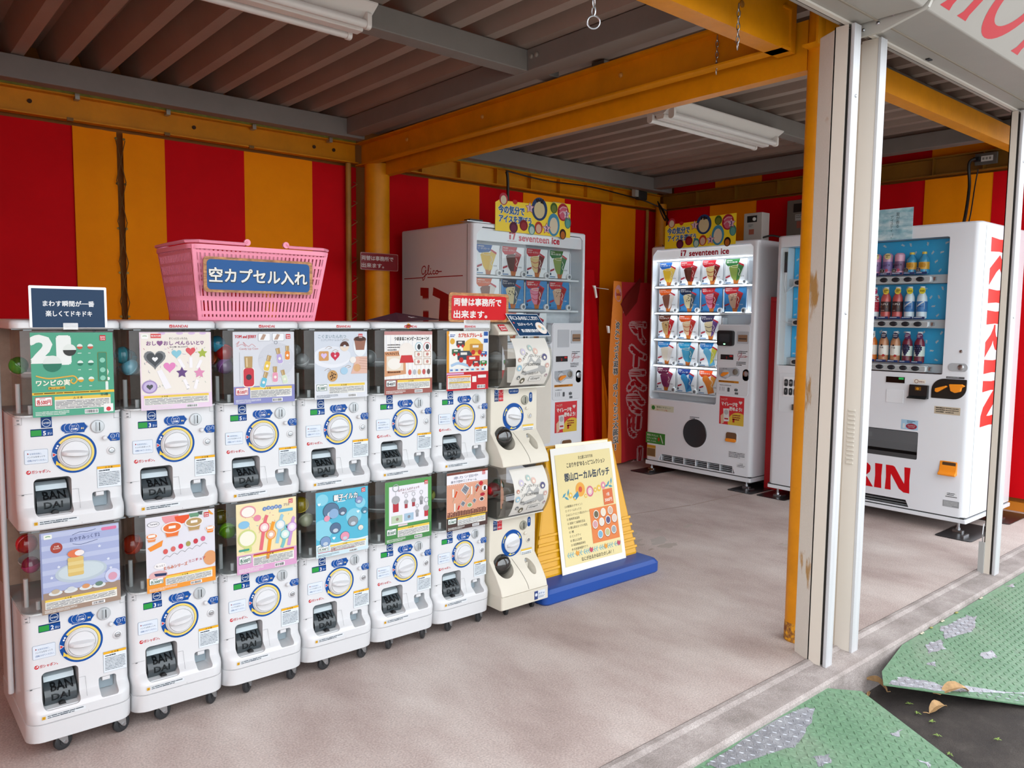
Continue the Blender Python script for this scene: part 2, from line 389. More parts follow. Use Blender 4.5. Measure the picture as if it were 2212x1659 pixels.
for i, y in enumerate((-.6, .0, 1.0, 1.75)):
    MB().lathe((2.376, y, 2.335), (-1, 0, 0), [(.012, 0), (.012, .004), (.007, .01), (.001, .012)], 10).build('bolt', M('#c58a3a', .5), c1)
fb1 = thing('steel_beam', 'yellow front beam above the left bay opening, with chain holes', 'beam')
MB().prism(cprof(-.822, 1, 2.243, 2.42, .072), XL, 2.425, 'x').build('channel', YEL, fb1)
for x in (1.9, 2.07, 1.75): MB().lathe((x, -.8225, 2.33), (0, -1, 0), [(.012, 0), (.012, .003), (.006, .004)], 10).build('bolt', M('#8f5a10', .6), fb1)
fb2 = thing('steel_beam', 'yellow front beam seen through the right bay opening', 'beam')
MB().prism(cprof(-.826, 1, 2.243, 2.345, .068), 2.5, XR, 'x').build('channel', YEL, fb2)
# grey roof framing
def greybar(label, x0, x1, y0, y1, z0, z1):
    o = MB().box(x0, x1, y0, y1, z0, z1).build('roof_purlin', GREY, bevel=.004); return tag(o, label, 'purlin')
greybar('grey purlin under the roof close to the striped back wall, left bay', XL, 2.30, 2.13, 2.215, 2.385, 2.498)
greybar('grey purlin behind the fluorescent lamp of the left bay', XL, 2.17, .40, .49, 2.40, 2.498)
gy = greybar('grey roof rail running alongside the yellow cross beam', 2.17, 2.285, -1.0, 2.215, 2.40, 2.50)
greybar('short grey stub between roof rail and yellow cross beam', 2.285, 2.375, .40, .49, 2.41, 2.498)
greybar('grey purlin above the back wall of the right bay', 2.62, XR-.1, 2.13, 2.215, 2.385, 2.498)
greybar('grey purlin carrying the fluorescent lamp of the right bay', 2.53, 5.3, .25, .335, 2.40, 2.498)
greybar('grey roof rail above the right wall', 5.2, 5.3, -.9, 2.2, 2.40, 2.50)
greybar('grey purlin near the front of the right bay', 2.53, XR, -.62, -.54, 2.40, 2.498)
for y in (.415, .45): MB().lathe((2.168, y-.08, 2.46), (-1, 0, 0), [(.012, 0), (.012, .004), (.006, .008), (.001, .009)], 10).build('bolt', M('#9a958c', .5), gy)
# folded roof deck: one seamed panel per rib
ceil = struct(MB().box(XL, XR+.2, -1.2, YB+.2, 2.66, 2.68).build('ceiling', M('#4a4541', .8)))
dk = M('#a08f84', .6, noise=.12, scale=2, spec=.3)
p0 = [(-.098, 2.625), (-.068, 2.625), (-.028, 2.503), (.028, 2.503), (.068, 2.625), (.098, 2.625)]
pan = MB(); pr = p0+[(x, z+.004) for x, z in reversed(p0)]
pan.add([(x, y, z) for y in (-1.15, YB+.15) for x, z in pr], [(i, i+12, (i+1) % 12+12, (i+1) % 12) for i in range(12)])
pm = pan.mesh('roof_panel', dk)
for k in range(-6, 27):
    x = .383+.196*k
    if XL-.1 < x < XR+.05: o = link('roof_panel', pm, ceil); o.location = (x, 0, 0)
# dark gaps left beside the rails
# columns
def column(label, x, y, r, z1, plate=True):
    t = thing('steel_column', label, 'column', (x, y, 0))
    MB().cyl((0, 0, 0), (0, 0, z1), r, 32).build('shaft', YEL, t, smooth=True)
    if plate: MB().box(-r*1.2, r*1.2, -r*1.2, r*1.2, 0, .012).build('base_plate', YEL, t)
    return t
rc = column('round yellow steel column at the back between the two striped sheets', 2.425, 2.19, .082, 2.25)
fc = column('round yellow steel column at the front beside the white shutter rail', 2.47, -.906, .05, 2.6, False)
MB().lathe((0, 0, 0), (0, 0, 1), [(.0512, 0), (.0515, .05), (.0505, .075)], 24).build('rust_patch', patchy('rust', [(.4, '#7a4420'), (.52, '#a8732b'), (.6, '#e09a12')], 40, rough=.9), fc)
MB().prism(cprof(-.03, 1, 2.243, 2.42, .06), -.09, .09, 'x').build('bracket', YEL, fc)
for x, nm in ((2.285, 'left'), (2.575, 'right')):
    o = MB().cyl((x, YB-.035, .02), (x, YB-.035, 2.26), .019, 14).build('lashing_pole', M('#a8792a', .6, noise=.2), smooth=True)
    tag(o, 'thin tan pole %s of the rear yellow column, laced to red canvas' % nm, 'pole')
cc = column('yellow corner column behind the far ice cream machine', 5.47, 2.26, .05, 2.3, False)
for x in (5.36,): tag(MB().cyl((x, YB-.03, .05), (x, YB-.03, 2.25), .014, 10).build('lashing_pole', M('#a8792a', .6, noise=.2), smooth=True), 'thin tan pole in the far corner behind the ice cream machine', 'pole')

# white shutter rails and flashing
PW = patchy('cream_painted_metal', [(.0, '#cdc7bd'), (.58, '#d4cec4'), (.62, '#d4cec4'), (.67, '#b08850')], 7, rough=.5, bscale=200, bump=.03, stretch=(1, 1, .35), ov=.12)
ALU = patchy('aluminium', [(.3, '#b6b6b9'), (.7, '#c8c8ca')], 60, rough=.42, bscale=400, bump=.05, metal=.2, stretch=(1, 1, .03), ov=.15)
CRM = M('#c8beb2', .45)
tag(MB().prism([(2.36, -.955), (2.385, -.955), (2.345, -1.03), (2.32, -1.03)], -.005, 2.25, 'z').build('flashing', PW, bevel=.003), 'cream metal flashing with rust stains between yellow column and shutter rail', 'flashing')
def rail(label, x, y, w=.045, d=.072, z1=2.258, lat=None):
    t = thing('shutter_rail', label, 'shutter rail', (x, y, -.004))
    MB().box(0, w, .0, .012, 0, z1).build('front_face', ALU, t, bevel=.002)
    if lat:
        MB().box(.002, w-.004, .012, d-.004, 0, z1).build('side_face', M('#cdc5bb', .45), t)
        return t
    MB().box(0, .004, .024, d, 0, z1).build('side_face', CRM, t)
    MB().box(0, w, d-.004, d, 0, z1).build('rear_face', CRM, t)
    MB().box(w-.004, w, .012, d-.004, 0, z1).build('outer_face', ALU, t)
    MB().box(.016, w-.004, .012, d-.004, 0, z1-.01).build('slot', M('#3a3430', .8), t)
    MB().box(.002, .006, .0122, .0142, 0, z1).build('slot_lip', ALU, t)
    for z in (1.28, 2.02): MB().lathe((w*.55, 0, z), (0, -1, 0), [(.006, 0), (.006, .002), (.003, .004), (.0005, .004)], 10).build('screw', STEEL, t)
    return t
r1 = rail('white shutter rail with dark slot standing on the sill, next to the yellow column', 2.316, -1.105)
r2 = rail('white shutter rail with louvred vent, second from the yellow column', 2.515, -1.103, .048, .075, lat=1)
MB().box(.004, .04, .071, .12, 0, 2.25).build('rear_panel', M('#c0b5a6', .45), r2)
for i in range(13): MB().box(-.003, .002, .03, .058, .72+.0165*i, .728+.0165*i).build('louvre', M('#c9c2b7', .4), r2, bevel=.0015)
tag(MB().box(2.47, 2.515, -.975, -.945, 0, 2.25).build('flashing', M('#d9ccb9', .5), bevel=.003), 'beige metal post behind the louvred shutter rail', 'flashing')
r3 = rail('white shutter rail at the far right edge in front of the drink machine', 3.965, -1.115, .06, .055)
MB().box(-.012, .0, .05, .075, 0, .16).build('latch', M('#9a9a98', .5), r3); MB().tube([(-.006, .06, .16), (-.014, .06, .2), (-.008, .06, .24), (0, .06, .25)], .003, 6).build('latch_wire', STEEL, r3)
# shutter cases above the opening
def case(label, x0, x1):
    t = thing('shutter_case', label, 'shutter case')
    out = [(-1.04, 2.262), (-1.30, 2.262), (-1.45, 2.40), (-1.45, 2.72), (-1.0, 2.72), (-1.0, 2.29), (-1.04, 2.29)]
    MB().prism(out, x0, x1, 'x').build('housing', M('#9c968f', .5, noise=.03), t, bevel=.004)
    MB().box(x0+.01, x1-.01, -1.085, -1.068, 2.255, 2.264).build('shutter_edge', M('#c9c2b8', .5), t)
    MB().box(x0+.01, x1-.01, -1.068, -1.062, 2.257, 2.2635).build('slot', M('#4a4038', .9), t)
    MB().box(x0, x1, -1.155, -1.149, 2.258, 2.2635).build('seam', M('#8d8274', .9), t)
    return t
cs1 = case('white shutter case above the left bay opening', XL, 2.37)
cs2 = case('white shutter case with red lettering above the right bay opening', 2.40, 5.2)
MB().prism([(-1.03, 2.225), (-1.03, 2.29), (-1.34, 2.33), (-1.31, 2.265), (-1.16, 2.225)], 2.385, 2.40, 'x').build('end_bracket', M('#aaa59d', .5), cs2)
for y, z in ((-1.10, 2.245), (-1.15, 2.255), (-1.2, 2.27)): MB().lathe((2.385, y, z), (-1, 0, 0), [(.006, 0), (.006, .003), (.001, .005)], 8).build('screw', STEEL, cs2)
MB().box(2.9, 2.93, -1.11, -1.095, 2.258, 2.2635).build('drain_hole', BLACK, cs2)
def case_sign():
    R_ = '#d8323e'; a = math.atan2(.138, .15)
    # tall red capitals on the sloping face, only their feet are in the picture
    stem = lambda p, x: p.poly([(x-.015, .03), (x+.06, .03), (x+.05, .05), (x+.05, .3), (x, .3), (x, .05)], R_)
    def put(p): p.build('letter', cs2, warp=lambda x, y, z: (x, -1.30-z*math.cos(a)+y*math.sin(a), 2.262+z*math.sin(a)+y*math.cos(a)))
    put(stem(stem(Pr(.4), 2.46), 2.60)); put(Pr(.4).ring(2.86, .17, .10, .15, R_))
    for x in (3.12, 3.42, 3.62): put(stem(Pr(.4), x))
case_sign()

# checker plate ramps
def ramp_z(y): return -.025+.22*(y+1.17)
GRN = patchy('green_paint', [(.0, '#446748'), (.35, '#507456'), (.55, '#5c7d60'), (.8, '#727e6c')], 3, rough=.5, bscale=90, bump=.1)
BARE = patchy('bare_checker_steel', [(.3, '#85878e'), (.7, '#a9abb1')], 30, rough=.35, bscale=200, bump=.1, metal=.55)
def inside(p, poly):
    r = False; j = len(poly)-1
    for i in range(len(poly)):
        (a, b), (c, d) = poly[i], poly[j]
        if (b > p[1]) != (d > p[1]) and p[0] < (c-a)*(p[1]-b)/(d-b)+a: r = not r
        j = i
    return r
def ragged(pts, amp=.02, n=5):
    o = []
    for i in range(len(pts)):
        a, b = pts[i], pts[(i+1) % len(pts)]
        for k in range(n): t = k/n; o.append((a[0]+(b[0]-a[0])*t+random.uniform(-amp, amp), a[1]+(b[1]-a[1])*t+random.uniform(-amp, amp)*.5))
    return o
def ramp(label, poly, bare):
    t = thing('ramp_plate', label, 'ramp plate'); n = len(poly)
    mb = MB(); mb.add([(x, y, ramp_z(y)) for x, y in poly]+[(x, y, ramp_z(y)-.0045) for x, y in poly], [tuple(range(n)), tuple(range(2*n-1, n-1, -1))]+[(i, i+n, (i+1) % n+n, (i+1) % n) for i in range(n)])
    mb.build('plate', GRN, t)
    for b in bare:
        b = [q for q in b if inside(q, poly)]
        if len(b) > 4: MB().add([(x, y, ramp_z(y)+.0008) for x, y in b], [tuple(range(len(b)))]).build('bare_patch', BARE, t)
    # raised lugs, in alternating directions
    for mat, on in ((GRN, False), (BARE, True)):
        lg = MB(); p = .0225; x0 = min(q[0] for q in poly); x1 = max(q[0] for q in poly); y0 = min(q[1] for q in poly); y1 = max(q[1] for q in poly)
        for i in range(int((x1-x0)/p)):
            for j in range(int((y1-y0)/p)):
                x = x0+(i+.5)*p; y = y0+(j+.5)*p
                if not inside((x, y), poly) or any(inside((x, y), b) for b in bare) != on: continue
                if not all(inside((x+dx, y+dy), poly) for dx, dy in ((.01, 0), (-.01, 0), (0, .01), (0, -.01))): continue
                a = PI/4 if (i+j) % 2 else -PI/4; c, s = math.cos(a), math.sin(a); z = ramp_z(y); l, w_ = .0092, .0028
                P = lambda u, v, h: (x+u*c-v*s, y+u*s+v*c, ramp_z(y+u*s+v*c)+h)
                lg.add([P(-l, 0, .0006), P(0, -w_, .0006), P(l, 0, .0006), P(0, w_, .0006), P(-l*.5, 0, .0023), P(l*.5, 0, .0023)], [(0, 1, 4), (1, 5, 4), (1, 2, 5), (2, 3, 5), (3, 4, 5), (3, 0, 4)])
        if lg.f: o = lg.build('tread_lugs', mat, t); o['kind'] = 'stuff'
    return t
B1 = [ragged([(1.50, -1.178), (1.76, -1.172), (2.03, -1.176), (2.06, -1.2), (1.98, -1.235), (1.82, -1.27), (1.66, -1.235), (1.53, -1.215)], .012, 4), ragged([(1.83, -1.32), (1.88, -1.34), (1.85, -1.37), (1.81, -1.36)], .012, 3), ragged([(2.17, -1.395), (2.24, -1.41), (2.19, -1.425)], .01, 3), ragged([(2.13, -1.50), (2.16, -1.53), (2.13, -1.54)], .008, 3)]
ramp('green checker plate ramp in front of the sill, nearest the camera', [(-.6, -1.168), (2.216, -1.165), (2.32, -1.236), (2.22, -1.64), (-.6, -1.64)], B1)
B2 = [ragged([(3.12, -1.19), (3.36, -1.2), (3.42, -1.23), (3.22, -1.27), (3.05, -1.24)], .02, 4), ragged([(2.9, -1.215), (3.0, -1.235), (2.95, -1.275), (2.84, -1.25)], .014, 4), ragged([(2.46, -1.262), (2.58, -1.275), (2.66, -1.37), (2.84, -1.50), (3.05, -1.64), (2.9, -1.66), (2.8, -1.57), (2.58, -1.37), (2.47, -1.28)], .012, 4),
      ragged([(3.06, -1.36), (3.14, -1.38), (3.1, -1.41), (3.04, -1.39)], .012, 3), ragged([(3.9, -1.18), (4.02, -1.19), (3.95, -1.21)], .012, 3), ragged([(2.75, -1.28), (2.8, -1.29), (2.77, -1.31)], .008, 3)]
ramp('green checker plate ramp with bare steel edge, right of the gap', [(2.80, -1.168), (5.4, -1.168), (5.4, -1.64), (2.90, -1.64), (2.442, -1.257), (2.522, -1.215)], B2)
# fallen leaves and weeds
LEAF = M('#a8855a', .75, noise=.35, scale=40)
def leaf(label, x, y, z, l, wd, rz, tilt, curl):
    mb = MB(); n = 9; v = []
    for i in range(n):
        t = i/(n-1); w_ = wd*math.sin(PI*min(1, t*1.02))**.7*(1-.25*t)+.0005; zz = curl*math.sin(PI*t)
        for k in (-1, 0, 1): v.append(((t-.5)*l, k*w_/2, zz+abs(k)*w_*.28+random.uniform(-.002, .002)))
    mb.add(v, [(3*i+k, 3*i+k+1, 3*i+k+4, 3*i+k+3) for i in range(n-1) for k in (0, 1)])
    t_ = thing('dry_leaf', label, 'leaf', (x, y, z), rz, 'dry leaves between the ramps'); t_.rotation_euler = (tilt, 0, rz)
    mb.build('blade', LEAF, t_, smooth=True, solid=.0012); MB().tube([(-.5*l, 0, 0), (-.6*l, .004, .004), (-.68*l, .012, .002)], .0014, 5).build('stem', LEAF, t_)
leaf('brown curled leaf leaning upright against the concrete sill', 2.497, -1.205, -.085, .105, .05, 1.25, .9, .016)
leaf('large brown leaf lying on the edge of the right ramp plate', 2.665, -1.415, -.085, .125, .055, -.45, .1, .02)
leaf('brown curled leaf on the dark ground below the larger leaf', 2.56, -1.40, -.122, .10, .045, -.2, .1, .018)
leaf('small narrow brown leaf in the corner at the sill foot', 2.49, -1.185, -.125, .05, .012, .3, 0, .004)
for i, (x, y) in enumerate(((2.544, -1.309), (2.495, -1.356), (2.472, -1.414), (2.391, -1.466), (2.30, -1.535), (2.518, -1.602))):
    t = thing('weed_seedling', ('tiny green weed seedling on the dark ground, %s from the sill' % ('first', 'second', 'third', 'fourth', 'fifth', 'sixth')[i]), 'weed', (x, y, -.135), i, 'weed seedlings in the asphalt')
    for k in range(5):
        a = k*2*PI/5+i; l = .009+.004*(k % 3); mb = MB()
        mb.add([(0, 0, .004), (l*.5*math.cos(a-.35), l*.5*math.sin(a-.35), .009), (l*math.cos(a), l*math.sin(a), .008), (l*.5*math.cos(a+.35), l*.5*math.sin(a+.35), .009)], [(0, 1, 2, 3)])
        mb.build('leaf', M('#7f9a45', .6), t, solid=.0006)
for i, x in enumerate((2.98, 3.06, 3.18, 3.34, 3.62)):
    mb = MB(); 
    for k in range(3): mb.ball((random.uniform(-.012, .012), 0, .004), .006, 8, 5, .5)
    o = mb.build('grit_tuft', M('#8d8a52' if i % 2 else '#c0b8a4', .9)); o.location = (x, -1.172, ramp_z(-1.172)); tag(o, '%s small clump of grit and moss along the joint beside the right ramp' % ('first', 'second', 'third', 'fourth', 'fifth')[i], 'moss', 'moss clumps along the sill joint')

# fluorescent lamps
def lamp(label, x0, x1, y, z):
    t = thing('fluorescent_lamp', label, 'lamp', (x0, y, z)); L_ = x1-x0; w_ = .115
    cw = M('#ddd8d2', .45); tb = M('#d9d4cf', .35)
    for s in (-1, 1):
        MB().prism([(s*.028, .0), (s*w_, .052), (s*w_, .058), (s*.026, .056)], 0, L_, 'x').build('reflector', cw, t)
    MB().prism([(-.03, 0), (.03, 0), (.022, -.022), (-.022, -.022)], .01, L_-.01, 'x').build('ballast_cover', cw, t, bevel=.003)
    MB().box(0, L_, -.03, .03, 0, .075).build('body', cw, t)
    for s in (-1, 1):
        MB().cyl((.03, s*.072, -.012), (L_-.03, s*.072, -.012), .0155, 16).build('tube', tb, t, smooth=True)
        for xx in (.012, L_-.03):
            MB().prism(rrect(-.018+s*.072, .018+s*.072, -.03, .03, .014), xx, xx+.018, 'x').build('lamp_holder', cw, t)
    return t
lamp('twin-tube fluorescent lamp under the left bay roof, switched off', -.05, 1.22, .27, 2.335)
lamp('twin-tube fluorescent lamp under the right bay roof, switched off', 3.0, 4.03, .29, 2.325)
# chains
def chain(label, x, y, z1, n, ring=False):
    t = thing('hanging_chain', label, 'chain', (x, y, z1)); s = .021
    for i in range(n):
        a = PI/2*(i % 2)+.3; P = []
        for k in range(13):
            u = 2*PI*k/12; rx = .0055*math.cos(u); rz = .0135*math.sin(u)
            P.append((rx*math.cos(a), rx*math.sin(a), -i*s+rz))
        MB().tube(P, .0018, 6).build('link', STEEL, t, smooth=True)
    if ring: MB().tube([(.0165*math.cos(2*PI*k/20)*.76, -.0165*math.cos(2*PI*k/20)*.65, -n*s-.008+.0165*math.sin(2*PI*k/20)) for k in range(21)], .0024, 6).build('ring', STEEL, t, smooth=True)
chain('steel chain ending in a ring, hanging in front of the roof', 1.21, -.95, 2.16, 6, True)
chain('steel chain hooked to the yellow front beam', 2.02, -.845, 2.30, 7)
chain('steel chain hanging free below the cross beam', 2.36, -.52, 2.36, 7)

# ================================================================ CAPSULE MACHINES
PW_ = .2723
WH = M('#c5c6c8', .34, noise=.015, scale=3, coat=.1)
BLU = '#0d4f9e'; BYEL = '#f2d878'
def front_ring(x0, x1, yf, yb, z, r):
    return [(x, y, z) for x, y in rrect(x0, x1, yf, yb, r, 5, (1, 1, .15, .15))]
def casters(t, xs, ys):
    for y in ys:
        for x in xs:
            a = random.uniform(-.5, .5); c = bpy.data.objects.new('caster', CAST); COL.objects.link(c); c.parent = t; c.location = (x, y, 0); c.rotation_euler = (0, 0, a+(.9 if x > .1 else .5))
            w_ = link('wheel', CWHEEL, c); h = link('axle', CAXLE, c)
cf = MB()
for s in (-1, 1): cf.prism([(-.018, .058), (.018, .058), (.008+.012, .022), (.004+.012, .018), (-.004+.012, .022)], s*.0125-.0015, s*.0125+.0015)
cf.box(-.02, .02, -.014, .014, .054, .06)
CAST = cf.mesh('caster', M('#a9abad', .35, .7))
CWHEEL = MB().lathe((.012, -.0095, .0255), (0, 1, 0), [(.001, 0), (.012, 0), (.012, .002), (.021, .002), (.0255, .005), (.0255, .014), (.021, .017), (.012, .017), (.012, .019), (.001, .019)], 24).mesh('wheel', M('#26282b', .5)); smooth_mesh(CWHEEL)
CAXLE = MB().cyl((.012, -.0155, .0255), (.012, .0155, .0255), .005, 10).mesh('axle', STEEL)

def build_module_meshes():
    D = {}
    W0, W1, YB_ = .003, .2693, .40
    prof = [(0, -.026, .04), (.004, -.030, .04), (.03, -.031, .038), (.042, -.024, .034), (.052, -.009, .03), (.060, -.001, .026), (.07, .0, .024), (.31, .0, .024)]
    b = MB().loft([front_ring(W0, W1, y, YB_, z, r) for z, y, r in prof]).mesh('body', WH)
    dx0, dx1, dz0, dz1 = .043, .135, .036, .137
    c1 = MB().prism(rrect(dx0, dx1, dz0, dz1, .012), -.06, .075)
    c2 = MB().prism(rrect(.186, .233, .033, .083, .007), -.06, .045)
    D['body'] = cut(b, [c1, c2]); smooth_mesh(D['body'], 30)
    # delivery door: smoked curved flap behind the opening
    k = []
    for i in range(9):
        t = i/8; z = dz0+.004+(dz1-dz0-.03)*t; y = .004+.05*(t**2.2)-.012*math.sin(PI*t); k.append((y, z))
    D['flap'] = MB().prism(k+[(y+.004, z) for y, z in reversed(k)], dx0+.006, dx1-.006, 'x').mesh('delivery_flap', M('#3a4145', .16, spec=.6)); smooth_mesh(D['flap'])
    D['pocket'] = MB().box(dx0+.001, dx1-.001, .066, .074, dz0+.002, dz1-.002).box(dx0+.0005, dx0+.003, .0, .07, dz0+.01, dz1-.008).box(dx0+.001, dx1-.001, .006, .07, dz1-.004, dz1-.001).mesh('pocket', M('#2b2e30', .5))
    D['lip'] = MB().prism([(.022, .100), (.04, .108), (.044, .121), (.026, .114)], dx0+.008, dx1-.008, 'x').mesh('flap_handle', M('#a9b6bc', .2))
    D['notch'] = MB().prism([(x, z) for x, z in circ(.091, dz0+.003, .0085, 20) if z >= dz0+.0025], -.012, .012).mesh('finger_notch', BLACK)
    D['sill'] = MB().prism([(-.029, .030), (-.02, .038), (.02, .038), (.02, .03)], dx0+.002, dx1-.002, 'x').mesh('flap_sill', M('#c9cdd0', .3))
    D['ret'] = MB().box(.187, .232, .036, .044, .034, .082).mesh('coin_return', M('#9aa8b0', .4))
    D['chute'] = MB().prism([(.022, .082), (.04, .082), (.04, .068), (.012, .066), (-.001, .072), (-.001, .082)], .196, .216, 'x').mesh('coin_chute', WH)
    # knob
    kb = MB().lathe((.145, 0, .2), (0, -1, 0), [(.041, 0), (.041, .006), (.038, .009), (.036, .009), (.0355, .007), (.034, .011), (.001, .013)], 40)
    D['knob'] = kb.mesh('knob', WH); smooth_mesh(D['knob'], 40)
    g = MB(); n = 13; rings = []
    for i in range(n):
        u = -1+2*i/(n-1); h = .034*math.sqrt(max(0, 1-u*u*.93)); wz = .0085*(1-.35*u*u)
        x = .145+u*.0335; e = .010+h*.55
        rings.append([(x, -.009, .2-wz-.002), (x, -e*.75, .2-wz), (x, -e, .2-wz*.55), (x, -e, .2+wz*.55), (x, -e*.75, .2+wz), (x, -.009, .2+wz+.002)])
    D['grip'] = g.loft(rings).mesh('grip', WH); smooth_mesh(D['grip'], 50)
    D['slot'] = MB().lathe((.205, 0, .27), (0, -1, 0), [(.0185, 0), (.0185, .003), (.0165, .005), (.001, .006)], 28).mesh('coin_slot', M('#b3b8bb', .3, .3)); smooth_mesh(D['slot'])
    D['slit'] = MB().box(.2085, .2110, -.0065, -.004, .258, .282).mesh('slit', M('#2c3033', .4)); D['guide'] = MB().box(.2, .2035, -.0085, -.004, .257, .283).mesh('coin_guide', M('#9aa0a4', .3, .3))
    D['btn'] = MB().lathe((.222, 0, .236), (0, -1, 0), [(.0062, 0), (.0062, .009), (.0045, .011), (.0005, .012)], 16).mesh('return_button', WH); smooth_mesh(D['btn'])
    D['lock'] = MB().lathe((.240, 0, .198), (0, -1, 0), [(.0125, 0), (.0125, .002), (.009, .004), (.0075, .002), (.007, .001)], 24).mesh('key_lock', WH); smooth_mesh(D['lock'])
    D['key'] = MB().lathe((.240, 0, .198), (0, -1, 0), [(.007, 0), (.007, .0035), (.0045, .004), (.0045, .003), (.001, .003)], 18).mesh('key_cylinder', STEEL); smooth_mesh(D['key'])
    # clear window
    zs = [(.312, .0), (.318, -.016), (.33, -.021), (.54, -.021), (.545, -.018)]
    def shell(rs):
        rings = [[(x, y, z) for x, y in rrect(.004, .268, yf, .12, .03, 5, (1, 1, 0, 0))] for z, yf in rs]
        nn = len(rings[0]); mb = MB(); v = [p for r in rings for p in r]; fs = []
        for k_ in range(len(rings)-1):
            for i in range(nn-1): fs.append((k_*nn+i, k_*nn+i+1, (k_+1)*nn+i+1, (k_+1)*nn+i))
        # leave the rear side open: skip the edge between the two rear corners
        fs = [f for f in fs if not (v[f[0]][1] > .119 and v[f[1]][1] > .119)]
        return mb.add(v, fs)
    D['win'] = shell(zs).mesh('clear_window', CLEAR); smooth_mesh(D['win'], 40)
    D['rim'] = MB().loft([[(x, y, z) for x, y in rrect(.0045, .2675, -.020, .12, .03, 5, (1, 1, 0, 0))] for z in (.3105, .3145)]).mesh('window_rim', M('#b9bdbd', .25))
    # interior
    D['inner'] = MB().box(.004, .268, .30, .40, .31, .547).box(.004, .268, .20, .40, .541, .547).mesh('inner_housing', M('#a08b79', .6, noise=.25, scale=14))
    D['tray'] = MB().lathe((.136, .13, .405), (0, 0, 1), [(.001, 0), (.09, 0), (.118, .018), (.118, .022), (.09, .004), (.001, .004)], 28).mesh('hopper', M('#b7bcbc', .4)); smooth_mesh(D['tray'])
    D['post'] = MB().cyl((.024, .06, .312), (.024, .06, .395), .006, 12).cyl((.046, .02, .312), (.046, .02, .338), .006, 12).mesh('support_post', M('#c3c7c7', .4))
    D['floor'] = MB().box(.006, .266, .0, .36, .309, .3125).mesh('window_floor', M('#8d9191', .5))
    # lid and base
    D['lid'] = MB().loft([front_ring(.001+a, .2713-a, y, .40, z, .03) for z, y, a in ((.547, -.021, 0), (.549, -.024, 0), (.562, -.024, 0), (.568, -.020, .002), (.5705, -.012, .006))]).mesh('lid', WH); smooth_mesh(D['lid'], 40)
    D['rail'] = MB().box(.004, .268, -.016, .36, .5445, .547).box(.03, .05, -.021, -.015, .5415, .5455).box(.235, .25, -.021, -.015, .5415, .5455).mesh('top_rail', M('#6d7274', .4))
    D['base'] = MB().loft([front_ring(.001, .2713, y, .40, z, .042) for z, y in ((-.055, -.018), (-.052, -.023), (0, -.029))]).mesh('base', WH); smooth_mesh(D['base'], 40)
    # stickers
    S = D['stickers'] = {}
    p = S['coin_sticker'] = Pr(.35)
    p.rr(.066, .277, .026, .03, .001, '#0b3f80').L(2).ring(.079, .29, .0095, .0108, '#dfe9f5').text('100円硬貨', .079, .2875, .0058, '#e8f0f8', w=.0165, al='c')
    p = S['coin_in_sticker'] = Pr(.35)
    for i, x in enumerate((.125, .134, .146)): p.L(1+i).disc(x, .272, .0125, '#dfe9f5').L(2+i).disc(x, .272, .0117, BLU)
    p.L(1).poly([(.146, .260), (.172, .260), (.182, .272), (.172, .284), (.146, .284)], BLU).rect(.122, .257, .05, .003, BLU)
    p.L(5).text('コイン', .146, .2735, .007, '#ffffff', al='c', sx=.8).text('COIN', .146, .265, .0085, '#ffffff', al='c', sx=.75, bold=.05).text('IN', .1665, .266, .0075, '#f3e3b0', al='c', bold=.04).stroke([(.173, .282), (.180, .272), (.173, .262)], .0008, '#dfe9f5', False)
    p = S['return_sticker'] = Pr(.35)
    p.L(1).poly([(.2295, .236), (.238, .225), (.261, .225), (.263, .227), (.263, .246), (.261, .248), (.238, .248)], BLU).L(2).ring(.244, .239, .0052, .0062, '#cfe0f3').text('でない', .247, .227, .0045, '#f2df98', al='c').stroke([(.254, .236), (.254, .243), (.257, .245), (.26, .243), (.26, .234)], .001, '#dfe9f5').text('コイン', .244, .2375, .0035, '#e8f0f8', al='c')
    # dial ring
    p = S['dial_ring'] = Pr(.35)
    p.L(1).disc(.145, .2, .0575, '#e8eef4', n=48).L(2).disc(.145, .2, .056, BLU, n=48)
    p.L(3).ring(.145, .2, .0435, .050, BYEL, -2.55, 2.45, 48).L(4).ring(.145, .2, .0428, .0438, '#5b4a22').ring(.145, .2, .041, .0428, '#f4f4f2')
    p.L(3).poly([(.0995, .1835), (.0975, .171), (.112, .168)], '#f0cf4e')
    for a in (2.62, 2.76): p.disc(.145+.0475*math.cos(a), .2+.0475*math.sin(a), .0026, '#ffffff')
    p.poly([(.0905, .207), (.0905, .193), (.1015, .2)], '#e8eef4').L(4).poly([(.0918, .2045), (.0918, .1955), (.0992, .2)], '#d8262c')
    p = S['instruction_sticker'] = Pr(.35)
    p.L(1).rr(.024, .180, .056, .039, .003, '#8fa4bd').L(2).rr(.0247, .1807, .0546, .0376, .0026, '#e2ebf5').L(3)
    p.poly([(.031, .211), (.031, .206), (.035, .2085)], '#a8202a').text('を矢印方向に、', .0365, .2055, .0055, '#5a7fae', sx=.85, bold=.01).text('ハンドルをゆっくり', .0305, .197, .0058, '#3c4a5a', w=.042, bold=.01).text('1回転させてください。', .0305, .187, .0058, '#3c6aa8', w=.046, bold=.015)
    p = S['maker_logo'] = Pr(.35)
    p.L(1).disc(.0325, .1575, .0055, '#cf1f2e').L(2).stroke([(.029, .158), (.032, .1565), (.036, .158)], .0012, '#f1f1ef').disc(.034, .1595, .0018, '#f1f1ef').L(1).text('ガシャポン', .0395, .1535, .010, '#cf1f2e', w=.041, bold=.035).disc(.083, .1545, .0013, '#cf1f2e')
    p = S['caution_sticker'] = Pr(.35)
